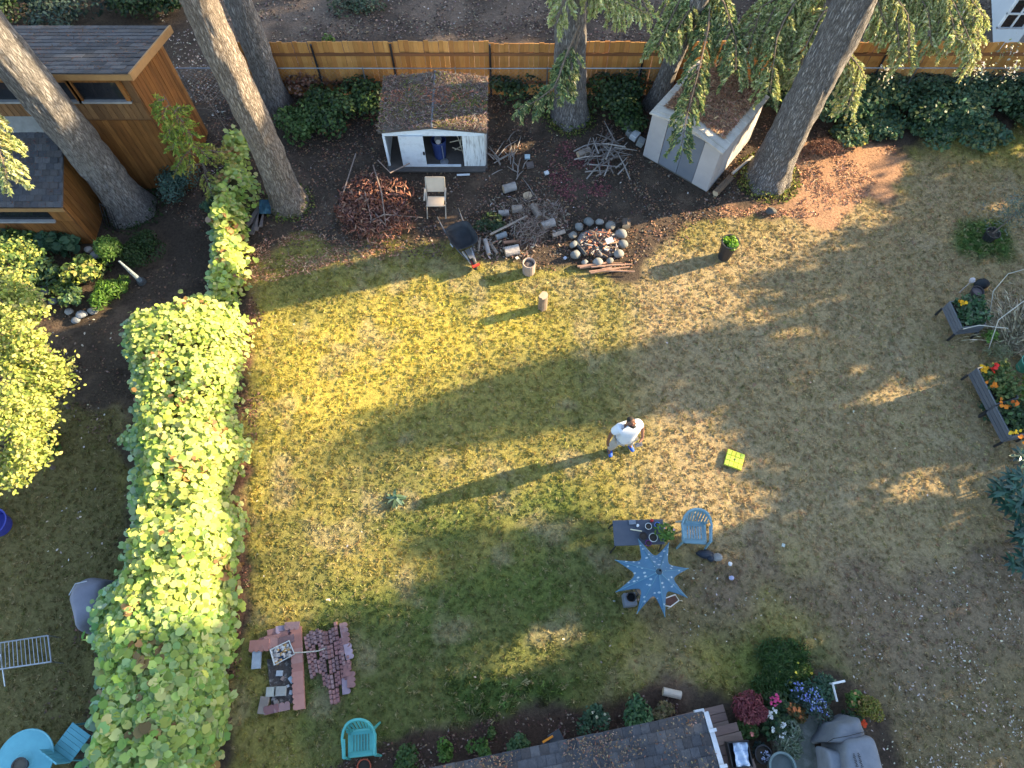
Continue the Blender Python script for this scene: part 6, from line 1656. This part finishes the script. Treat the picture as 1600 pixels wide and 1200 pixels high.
# stand each stone on its long edge: rotate so that bumps face up
ec = P(512, 1032)
es = T('edging_stone_rows', 'rows of stacked scalloped reddish edging stones lying on the lawn', 'edging stones', ec)
colx = [476, 483, 490, 497, 504, 511, 518, 525, 532, 539]
for i in range(13):
    t = i / 12
    top_ = P(471 + 62 * t, 982 - 10 * t, .06); 
    ytop = [986, 983, 981, 979, 978, 977, 977, 978, 975, 973, 971, 970, 972][i]
    ybot = [1058, 1062, 1066, 1056, 1070, 1080, 1092, 1095, 1090, 1082, 1074, 1080, 1064][i]
    x_top = 478 + 58 * t; x_bot = x_top + 12 + 4 * t
    L0, L1 = P(x_top, ytop, .05), P(x_bot, ybot, .05)
    d = (L1 - L0); n_ = int(d.length / .285); d.normalize(); a = math.atan2(d.y, d.x)
    off = rgE.uniform(0, .12)
    for k in range(n_):
        if rgE.random() < .05: continue
        c = L0 + d * (off + .14 + k * .285) + Vector((rgE.uniform(-.008, .008), 0, 0))
        place('brick', rgE.choice(stk), None, es, (c.x, c.y, .055 + rgE.uniform(-.008, .012)), (math.pi / 2 + rgE.uniform(-.12, .12), 0, a + rgE.uniform(-.03, .03)))
flat = scallop(.30, .15, .055, 3, BR + BRP[2:] + [M('lilac_stone_brick', (.33, .25, .29), rough=.9)])
for px, py, a, z in [(541, 1000, -1.35, .06), (545, 1018, -1.3, .06), (537, 1010, 1.75, .05), (543, 1045, -1.45, .05), (549, 1062, -1.45, .05), (541, 1072, -1.4, .03), (538, 985, -1.3, .05)]:
    place('brick', rgE.choice(flat), None, es, P(px, py, z), (rgE.uniform(-.06, .06), rgE.uniform(-.06, .06), a))
bd = T('brick_bed', 'small garden bed edged with pink scalloped stones and full of rubble', 'garden bed', P(440, 1045))
pk = scallop(.42, .22, .07, 4, BRP)
e0, e1_ = P(463, 985, .1), P(468, 1103, .1)
d = (e1_ - e0); a = math.atan2(d.y, d.x)
for i in range(5):
    c = e0 + d * ((i + .5) / 5)
    place('brick', rgE.choice(pk), None, bd, (c.x, c.y, .07 + rgE.uniform(-.005, .01)), (0, 0, a + math.pi + rgE.uniform(-.03, .03)))
    place('brick', rgE.choice(pk), None, bd, (c.x - .02, c.y, .0), (0, 0, a + math.pi + rgE.uniform(-.03, .03)))
for px, py, a2, mset in [(441, 1105, .2, flat), (425, 1108, .2, flat), (449, 1000, 3.4, flat), (440, 992, 3.3, flat), (428, 998, 3.35, flat), (418, 1000, 3.5, flat), (430, 988, 3.4, flat), (443, 984, 3.3, flat), (457, 978, 3.2, flat), (407, 1009, 3.2, pk), (428, 1006, 3.1, pk), (455, 995, 3.2, flat)]:
    place('brick', rgE.choice(mset), None, bd, P(px, py, rgE.uniform(.03, .12)), (rgE.uniform(-.2, .2), rgE.uniform(-.2, .2), a2))
mb = MB(); cq = [P(418, 1030), P(462, 1030), P(464, 1098), P(425, 1102)]
mb.prism([tuple(v)[:2] for v in cq], -.05, .04); mb.build('soil', M('bed_rubble', (.10, .08, .07), (.24, .22, .20), 14, .95, .8, c3=(.06, .05, .045)), bd)
for i, (px, py, s, c_) in enumerate([(437, 1052, .13, (.5, .53, .55)), (458, 1060, .16, (.38, .44, .5)), (455, 1082, .08, (.4, .4, .42)), (432, 1098, .1, (.35, .3, .27)), (428, 1092, .07, (.3, .27, .25)), (450, 1072, .06, (.5, .5, .5)), (442, 1060, .08, (.28, .2, .17))]):
    MB().box(P(px, py, .06), (s, s * .8, .05), i * .7).build('rubble', M('rubble_%d' % i, c_), bd)
for px, py, l, ry, lab, c_, nm in [(401, 1031, .34, 1.65, 'pale blue grey concrete paver left of the debris tray', (.33, .37, .41), 'concrete_paver'), (424, 1081, .2, .05, 'small pale paver left half on the rubble bed', (.36, .36, .31), 'concrete_paver'), (438, 1080, .24, .05, 'pale paver lying right half on the rubble bed', (.38, .37, .33), 'concrete_paver'), (412, 1102, .32, 1.5, 'rough brown paver at the lower left of the rubble bed', (.24, .2, .17), 'concrete_paver')]:
    o = MB().box(P(px, py, .1), (l, .18, .07), ry).build(nm, M('paver_%d' % px, c_, None, 7, .9, .2), origin=P(px, py), bevel=.008); tag(o, lab, 'paver', 'pavers around the rubble bed')
tr = T('debris_tray', 'white cracked plastic tray full of rubble on the brick bed', 'tray', P(438, 1022))
tq = [P(421, 1015, .2), P(452, 1000, .2), P(461, 1022, .2), P(428, 1040, .2)]; tcn = sum(tq, Vector()) / 4
for i in range(4):
    a_, b2 = tq[i], tq[(i + 1) % 4]
    MB().hexa([a_.lerp(tcn, .12) - up * .12, b2.lerp(tcn, .12) - up * .12, b2.lerp(tcn, .18) - up * .12, a_.lerp(tcn, .18) - up * .12, a_, b2, b2.lerp(tcn, .09), a_.lerp(tcn, .09)]).build('side', M('white_tray', (.62, .62, .58), rough=.5), tr)
MB().slab([v.lerp(tcn, .1) - up * .11 for v in tq[::-1]], .02).build('bottom', M('tray_blue', (.12, .18, .28)), tr)
for i in range(30):
    u, v = rgE.random(), rgE.random()
    p = (tq[0] * (1 - u) * (1 - v) + tq[1] * u * (1 - v) + tq[2] * u * v + tq[3] * (1 - u) * v).lerp(tcn, .2) - up * .05
    MB().rock(p, (rgE.uniform(.03, .07), rgE.uniform(.03, .06), .04), i, sub=1).build('rubble', M('tray_rubble_%d' % (i % 4), [(.5, .46, .42), (.45, .28, .12), (.34, .3, .28), (.58, .56, .53)][i % 4]), tr)
cp = [P(459, 1020, .22), P(478, 1019, .15), P(497, 1017, .14), P(508, 1013, .13)]
tag(MB().tube(cp, .012, 6).build('pale_stick', M('pale_stalk', (.5, .46, .38)), origin=P(478, 1019)), 'thin pale stick lying from the tray across the edging stones', 'stick')
# red pot in the bed at the bottom, dark box with orange trim
pot('red clay pot at the bottom edge left of the bed plants', 571, 1197, 0, .13, .16, M('red_clay', (.45, .10, .05)), group='bed pots')
ob = T('tool_box', 'dark open box with orange handle beside the roof edge', 'box', P(862, 1158))
obp = P(868, 1152, .14)
MB().box(obp, (.26, .2, .12), .5).build('body', M('slate_box', (.05, .055, .065)), ob, bevel=.01)
MB().tube([P(848, 1160, .25), P(864, 1150, .28)], .022, 6).build('handle', M('orange_handle', (.75, .27, .03)), ob)
MB().box(P(855, 1160, .1), (.22, .08, .03), .5).build('lid', M('slate_box', (.05, .055, .065)), ob)

# ---- bottom right: metal tub, round pots, covered barbecue, white corner frame
tb0 = P(1152, 1178, .45)
tub = T('mesh_crate', 'black wire crate holding a crumpled pale blue sheet on the deck', 'crate', tb0)
mb = MB()
for s in (-1, 1):
    MB().box(tb0 + Vector((.19 * s, 0, .1)), (.015, .42, .2), 0.1).build('side', BLACK, tub)
    MB().box(tb0 + Vector((0, .21 * s, .1)), (.38, .015, .2), 0.1).build('side', BLACK, tub)
gr_ = [[tb0 + Vector((-.10 + .26 * u, -.2 + .4 * v, .17 + .03 * math.sin(9 * u + 5 * v) + .02 * math.sin(17 * v))) for u in np.linspace(0, 1, 12)] for v in np.linspace(0, 1, 12)]
MB().grid(gr_).build('sheet', M('pale_blue_sheet', (.36, .46, .60), (.48, .57, .70), 14, .35, .4), tub)
MB().box(tb0 + Vector((0, 0, .01)), (.36, .4, .02), 0.1).build('bottom', BLACK, tub)
pot('round grey blue pot at the bottom edge beside the deck', 1212, 1196, .2, .24, .4, M('glazed_pot', (.13, .18, .18), rough=.3), group='bottom edge pots', n=28, soil=(.08, .10, .10))
pot('dark pot under the white flecked plant next to the crate', 1187, 1178, .1, .16, .25, BLACK, group='bottom edge pots')
cs_ = MB().box(P(1222, 1168, .15), (.32, .5, .28), .12).build('stone_block', M('brown_block', (.15, .12, .10), (.19, .16, .13), 5, .9, .2), origin=P(1222, 1168), bevel=.02); tag(cs_, 'brown rough block under the silvery fern at the bottom', 'block')
wfm = M('white_frame', (.62, .62, .62), rough=.5)
wcf = T('corner_frame', 'white L shaped frame corner standing above the covered barbecue', 'frame', P(1305, 1080))
MB().tube([P(1301, 1068, .5), P(1320, 1064, .5)], .022, 6).build('bar', wfm, wcf)
MB().tube([P(1301, 1068, .5), P(1308, 1096, .45)], .022, 6).build('bar', wfm, wcf)
MB().tube([P(1301, 1068, .5), tuple(P(1301, 1068, .5))[:2] + (0,)], .02, 6).build('post', wfm, wcf)
# covered barbecue
bq = T('covered_barbecue', 'barbecue under a wrinkled grey cover at the bottom right', 'barbecue', P(1330, 1165))
CLOTH = M('grey_cover', (.18, .19, .21), (.14, .15, .17), 5, .75, .6)
def loft(rows, name, parent, mat):
    mb = MB(); n = len(rows[0]); mb.add([p for r_ in rows for p in r_], [(i * n + k, i * n + (k + 1) % n, (i + 1) * n + (k + 1) % n, (i + 1) * n + k) for i in range(len(rows) - 1) for k in range(n)] + [tuple(range((len(rows) - 1) * n, len(rows) * n))])
    o = mb.build(name, mat, parent, smooth=True)
    md = o.modifiers.new('sub', 'SUBSURF'); md.levels = 2; md.render_levels = 2
    return o
def px_ring(pts, z): return [P(a, b2, z) for a, b2 in pts]
rgq = random.Random(3)
def fold(ring, amp): return [p + Vector((rgq.uniform(-amp, amp), rgq.uniform(-amp, amp), rgq.uniform(-amp, amp) * .6)) for p in ring]
def dense(ring, m=4):
    out = []
    for i in range(len(ring)):
        for k in range(m): out.append(ring[i].lerp(ring[(i + 1) % len(ring)], k / m))
    return out
top = px_ring([(1322, 1160), (1366, 1152), (1392, 1240), (1330, 1245)], 1.05)
mid = [p + (p - sum(top, Vector()) / 4) * .10 - up * .08 for p in top]
bot = [p + (p - sum(top, Vector()) / 4) * .16 for p in top]
bot = [Vector((p.x, p.y, .05)) for p in bot]; m2 = [a.lerp(b2, .5) for a, b2 in zip(mid, bot)]
loft([fold(dense(bot), .06), fold(dense(m2), .05), fold(dense(mid), .03), fold(dense(top), .018), [p.lerp(sum(top, Vector()) / 4, .35) + up * .02 for p in dense(top)], [p.lerp(sum(top, Vector()) / 4, .8) + up * .025 for p in dense(top)]], 'cover_body', bq, CLOTH)
t2 = px_ring([(1308, 1132), (1345, 1120), (1356, 1150), (1328, 1164), (1300, 1160)], .9); c2 = sum(t2, Vector()) / 5
b2_ = [Vector((p.x + (p.x - c2.x) * .18, p.y + (p.y - c2.y) * .18, .05)) for p in t2]
loft([fold(dense(b2_), .06), fold([a.lerp(b2, .55) for a, b2 in zip(dense(b2_), dense(t2))], .05), fold(dense(t2), .03), fold([p.lerp(c2, .4) + up * .05 for p in dense(t2)], .03), [p.lerp(c2, .85) + up * .06 for p in dense(t2)]], 'cover_side', bq, CLOTH)
t3 = px_ring([(1290, 1168), (1318, 1172), (1326, 1240), (1302, 1240)], .8); c3_ = sum(t3, Vector()) / 4
b3 = [Vector((p.x, p.y, .3)) for p in t3]
loft([fold(dense(b3), .03), fold(dense(t3), .012), [p.lerp(c3_, .5) + up * .02 for p in dense(t3)]], 'cover_flap', bq, CLOTH)
MB().tube([P(1293, 1160, .84), P(1302, 1154, .97), P(1325, 1150, 1.0), P(1352, 1143, .97)], .007, 5).build('seam_cord', BLACK, bq)
# faded print on the cover: two short lines of dark marks
for ln_, (xa, ya, xb, yb_) in enumerate([(1334, 1178, 1340, 1200), (1341, 1177, 1348, 1201)]):
    for k in range(9):
        t = k / 9; p = P(xa + (xb - xa) * t, ya + (yb_ - ya) * t, 1.083)
        MB().box(p, (.028 + .012 * (k % 3), .012, .003), .25 + .3 * (k % 2)).build('print_mark', M('print_ink', (.05, .05, .055)), bq)

# ---- left garden things
rk = T('metal_rack', 'galvanised folding rack with many bars lying on the left lawn', 'rack', P(40, 1020))
ra, rb, rc, rd = P(-30, 1009, .42), P(75, 993, .42), P(80, 1034, .42), P(-30, 1050, .42)
for a_, b2 in ((ra, rb), (rb, rc), (rc, rd)): MB().tube([a_, b2], .016, 6).build('frame', STEEL2, rk)
for i in range(1, 17):
    t = i / 17; MB().tube([ra.lerp(rb, t), rd.lerp(rc, t)], .008, 5).build('bar', STEEL2, rk)
MB().tube([P(1, 1022, .42), P(8, 1072, .05)], .016, 6).build('leg', STEEL2, rk)
MB().tube([rb, Vector((rb.x, rb.y, 0))], .014, 6).build('leg', STEEL2, rk); MB().tube([rc, Vector((rc.x, rc.y, 0))], .014, 6).build('leg', STEEL2, rk)
tc0 = P(38, 1188, .6); rt_ = T('round_table', 'turquoise round table at the bottom left corner', 'table', (tc0.x, tc0.y, 0))
TURQ = M('turquoise', (.12, .35, .40), (.10, .30, .35), 5, .45)
mb = MB(); mb.lathe((tc0.x, tc0.y, .57), [(.16, .035), (.17, .03), (.50, .02), (.53, .035), (.535, .02), (.52, .0), (.2, 0), (.16, 0)], 36); mb.build('top', TURQ, rt_, smooth=False)
for k in range(4):
    t = .4 + 1.571 * k; MB().tube([(tc0.x + .38 * math.cos(t), tc0.y + .38 * math.sin(t), .57), (tc0.x + .46 * math.cos(t), tc0.y + .46 * math.sin(t), 0)], .022, 6).build('leg', TURQ, rt_)
pot('dark pot standing in the centre of the turquoise table', 37, 1196, .6, .14, .14, M('dark_bowl', (.05, .05, .05)), group='left table pots', soil=(.1, .09, .07))
lc0 = P(110, 1168); lch = T('turquoise_chair', 'turquoise slatted chair half hidden by the vine hedge', 'chair', lc0)
cx0 = P(112, 1160, .45)
dirc = (P(128, 1138, .45) - P(98, 1178, .45)).normalized(); pr = Vector((-dirc.y, dirc.x, 0))
for i in range(6):
    MB().box(cx0 + dirc * (i * .085 - .2), (.08, .46, .02), math.atan2(dirc.y, dirc.x)).build('seat_slat', TURQ, lch)
for i in range(5):
    MB().box(cx0 - dirc * .26 + pr * (i * .09 - .18) + up * .22, (.03, .08, .46), math.atan2(dirc.y, dirc.x)).build('back_slat', TURQ, lch)
for s in (-1, 1):
    for f in (-.22, .22): MB().tube([cx0 + dirc * f + pr * .2 * s, cx0 + dirc * f * 1.1 + pr * .22 * s - up * .45], .02, 6).build('leg', TURQ, lch)
# grey covered thing bulging out of the hedge
gcv = T('covered_grill', 'grey tarpaulin covered grill poking out left of the hedge', 'grill', P(130, 945))
g1 = px_ring([(104, 935), (112, 912), (135, 900), (162, 905), (150, 960), (115, 985)], .85); gc_ = sum(g1, Vector()) / 6
g0 = [Vector((p.x + (p.x - gc_.x) * .12, p.y + (p.y - gc_.y) * .12, .03)) for p in g1]
loft([fold(dense(g0), .03), fold([a.lerp(b2, .5) for a, b2 in zip(dense(g0), dense(g1))], .03), fold(dense(g1), .01), [p.lerp(gc_, .5) + up * .05 for p in dense(g1)]], 'cover', gcv, M('slate_tarp', (.15, .155, .19), (.2, .2, .24), 4, .6, .2))
MB().tube([P(108, 930, .92), P(118, 912, .95), P(136, 908, .95)], .012, 6).build('handle', STEEL2, gcv)
bt = T('blue_tub', 'bright blue tub peeking out under the lit left tree', 'tub', P(2, 822))
MB().lathe(P(2, 822), [(.24, 0), (.3, .32), (.32, .34), (.29, .34), (.25, .06), (.02, .05)], 24).build('body', M('cobalt', (.05, .06, .32), rough=.5), bt)
# garden stones
for i, (px, py, s, lab) in enumerate([(128, 492, .26, 'brownish flat stone in the left garden, right of the others'), (108, 487, .2, 'pale angular stone beside the brownish flat one'), (82, 470, .22, 'pale stone under the lit tree'), (70, 452, .28, 'bluish rock in the middle of the left garden'), (145, 485, .24, 'dark stone close to the hedge top corner'), (118, 500, .2, 'grey stone lowest in the left garden group'), (98, 425, .3, 'dark wet rock by the little pond'), (150, 398, .28, 'slate rock beside the clipped ball'), (152, 415, .26, 'slate rock under the clipped ball'), (60, 440, .2, 'small rock near the pond edge'), (138, 390, .2, 'small slate piece at the cabin corner')]):
    o = MB().rock(P(px, py, s * .25), (s * .6, s * .5, s * .35), 60 + i).build('garden_stone', M('garden_stone_%d' % (i % 3), [(.20, .21, .23), (.26, .25, .24), (.17, .185, .21)][i % 3], None, 7, .85, .2), origin=P(px, py)); tag(o, lab, 'stone', 'stones of the left garden')
gs = T('garden_stake', 'silver twisted garden stake leaning beside the ball shrub', 'stake', P(222, 440))
MB().tube([P(222, 441, .02), P(186, 408, .9)], [.07, .025], 9).build('shaft', M('netted_silver', (.20, .24, .27), (.06, .08, .09), 26, .6, .6), gs)
MB().lathe(P(222, 441, 0), [(.12, 0), (.1, .1), (.05, .12)], 10).build('foot', M('dark_foot', (.06, .065, .07)), gs)
lad = T('plant_ladder', 'dark wire trellis leaning on the cabin wall behind the big trunk', 'trellis', P(165, 355))
for k in range(5):
    t = k / 4; MB().tube([P(155 + 18 * t, 318 + 8 * t, 1.1), P(165 + 22 * t, 352 + 10 * t, .02)], .012, 5).build('bar', BLACK, lad)
for k in range(3):
    t = k / 2; MB().tube([P(155 + 10 * t, 318 + 34 * t, 1.1 - 1.08 * t), P(173 + 14 * t, 326 + 36 * t, 1.1 - 1.08 * t)], .012, 5).build('bar', BLACK, lad)
wp = T('wood_stack', 'small stack of dark boards and blue cloth behind the pale trunk foot', 'wood stack', P(400, 345))
for k in range(6):
    MB().box(P(388 + 4 * k, 350 - 6 * (k % 3), .05 + .05 * (k // 2)), (.7, .12, .04), .9 + .15 * k).build('board', M('dark_board', (.10, .08, .075), (.16, .13, .12), 6), wp)
gr2 = [[P(405 + 18 * u, 312 + 22 * v, .22 + .05 * math.sin(8 * u) * math.cos(6 * v)) for u in np.linspace(0, 1, 9)] for v in np.linspace(0, 1, 9)]
MB().grid(gr2).build('cloth', M('teal_cloth', (.04, .10, .13), (.03, .07, .10), 6), wp)

# ================================================================== THE PERSON
pb0 = P(968, 701)
pr_ = T('person', 'person in white t-shirt, pale trousers and blue shoes looking up from the lawn', 'person', pb0)
RZ = Matrix.Rotation(rad(14), 3, 'Z')
def skin(name, verts, edges, radii, mat, root_i=0, sub=2):
    """connected joints with a radius each, grown into one continuous surface"""
    me = bpy.data.meshes.new(name)
    me.from_pydata([tuple(pb0 + RZ @ Vector(v)) for v in verts], edges, [])
    me.materials.append(mat)
    o = link(name, me, pr_)
    md = o.modifiers.new('skin', 'SKIN'); md.use_smooth_shade = True
    sv = me.skin_vertices[0].data
    for i, r in enumerate(radii):
        sv[i].radius = (r, r) if not isinstance(r, tuple) else r
    for i in range(len(verts)): sv[i].use_root = (i == root_i)
    o.modifiers.new('sub', 'SUBSURF').levels = sub
    o.modifiers['sub'].render_levels = sub
    return o
SKINM = M('skin_brown', (.16, .075, .045), (.13, .06, .036), 9, .55)
V = [(0, 0, .95), (0, 0, 1.15), (0, -.02, 1.36), (.0, -.01, 1.50), (.01, .0, 1.57), (.012, -.045, 1.62), (.015, -.01, 1.67), (.015, .045, 1.71),   # 0-7 spine, neck, head
     (.12, 0, .90), (.19, -.02, .50), (.235, .02, .09), (.26, -.13, .045),                                   # 8-11 left leg (image right)
     (-.12, 0, .90), (-.20, -.02, .50), (-.25, .02, .09), (-.28, -.13, .045),                                # 12-15
     (.20, -.01, 1.44), (.34, -.02, 1.20), (.30, -.22, 1.05), (.22, -.29, 1.05),                             # 16-19 left arm bent to the belly
     (-.20, -.01, 1.44), (-.36, .0, 1.19), (-.42, -.06, .95), (-.425, -.09, .87),                            # 20-23 right arm hanging out
     (.015, -.085, 1.755), (.10, .0, 1.66), (-.07, .0, 1.66)]                                            # nose, ears
E = [(0, 1), (1, 2), (2, 3), (3, 4), (4, 5), (5, 6), (6, 7), (0, 8), (8, 9), (9, 10), (10, 11), (0, 12), (12, 13), (13, 14), (14, 15), (2, 16), (16, 17), (17, 18), (18, 19), (2, 20), (20, 21), (21, 22), (22, 23), (5, 24), (6, 25), (6, 26)]
Rr = [(.17, .15), (.18, .16), (.18, .13), .07, .06, .082, .088, .055, .10, .065, .045, .035, .10, .065, .045, .035, .075, .048, .036, .034, .075, .048, .036, .034, .018, .014, .014]
def fingers(base_i, d, side):
    b_ = Vector(V[base_i]); d = Vector(d).normalized(); s = Vector(side).normalized()
    for k, l in enumerate((.06, .07, .065, .05)):
        o_ = s * (.03 - k * .02); n = len(V)
        V.append(tuple(b_ + d * .04 + o_)); V.append(tuple(b_ + d * (.04 + l * .55) + o_)); V.append(tuple(b_ + d * (.04 + l * .9) + o_ + Vector((0, .02, -.02))))
        E.extend([(base_i, n), (n, n + 1), (n + 1, n + 2)]); Rr.extend([.010, .009, .008])
    n = len(V); V.append(tuple(b_ + s * .045 + d * .01)); V.append(tuple(b_ + s * .06 + d * .05)); E.extend([(base_i, n), (n, n + 1)]); Rr.extend([.011, .009])
fingers(19, (-1, -.3, 0), (0, -.3, 1)); fingers(23, (0, -.2, -1), (.3, -1, 0))
body = skin('body', V, E, Rr, SKINM)
SHIRT = M('white_shirt', (.68, .69, .72), (.62, .63, .66), 4, .85)
skin('shirt', [(0, -.02, .74), (0, -.03, .98), (0, -.03, 1.18), (0, -.02, 1.36), (0, -.01, 1.49), (.22, -.01, 1.45), (.31, -.02, 1.27), (-.22, -.01, 1.45), (-.33, 0, 1.25)],
     [(0, 1), (1, 2), (2, 3), (3, 4), (3, 5), (5, 6), (3, 7), (7, 8)], [(.235, .21), (.25, .225), (.235, .205), (.215, .16), .095, .115, .095, .115, .095], SHIRT)
PANTS = M('pale_trousers', (.40, .37, .33), (.34, .31, .28), 6, .9)
skin('trousers', [(0, 0, .92), (.13, 0, .82), (.195, -.02, .5), (.235, .02, .14), (-.13, 0, .82), (-.205, -.02, .5), (-.25, .02, .14)], [(0, 1), (1, 2), (2, 3), (0, 4), (4, 5), (5, 6)], [(.19, .17), .125, .10, .085, .125, .10, .085], PANTS)
BLUE = M('blue_shoes', (.02, .10, .48), (.016, .08, .40), 9, .6)
for s in (1, -1):
    skin('shoe', [(.235 * s, .05, .055), (.25 * s, -.06, .055), (.275 * s, -.17, .045)], [(0, 1), (1, 2)], [(.055, .055), (.058, .05), (.045, .035)], BLUE)
HAIR = M('dark_hair', (.02, .016, .014), (.03, .025, .02), 20, .9)
HC = Vector((.015, -.015, 1.665)); FN = Vector((0, -.60, .80)); FU = Vector((0, .80, .60))
def hp(x, f, u): return pb0 + RZ @ (HC + Vector((x, 0, 0)) + FN * f + FU * u)
mb = MB(); mb.rock(hp(0, -.035, .035), (.094, .092, .085), 3, sub=3); mb.build('hair', HAIR, pr_, smooth=True)
mb = MB(); mb.rock(hp(0, .045, -.085), (.075, .05, .05), 4, sub=3); mb.build('beard', HAIR, pr_, smooth=True)
for s in (-1, 1):
    MB().rock(hp(.034 * s, .088, .018), (.014, .01, .010), 2, sub=1).build('eye', BLACK, pr_)
    MB().tube([hp(.034 * s - .02, .09, .038), hp(.034 * s + .02, .09, .038)], .006, 4).build('eyebrow', HAIR, pr_)
MB().tube([hp(-.025, .088, -.05), hp(.025, .088, -.05)], .008, 5).build('mouth', M('lips', (.16, .06, .05)), pr_)
rcp = pb0 + RZ @ Vector((.17, -.34, 1.06))
rc_ = T('remote_controller', 'small dark remote controller held at the belly of the person', 'controller', rcp)
MB().box(rcp, (.16, .09, .03), rad(14), Matrix.Rotation(.5, 3, 'X')).build('body', M('grey_remote', (.10, .10, .11), rough=.5), rc_, bevel=.006)
for s in (-1, 1): MB().tube([rcp + Vector((.045 * s, 0, .01)), rcp + Vector((.045 * s, -.01, .035))], .008, 6).build('stick', BLACK, rc_)
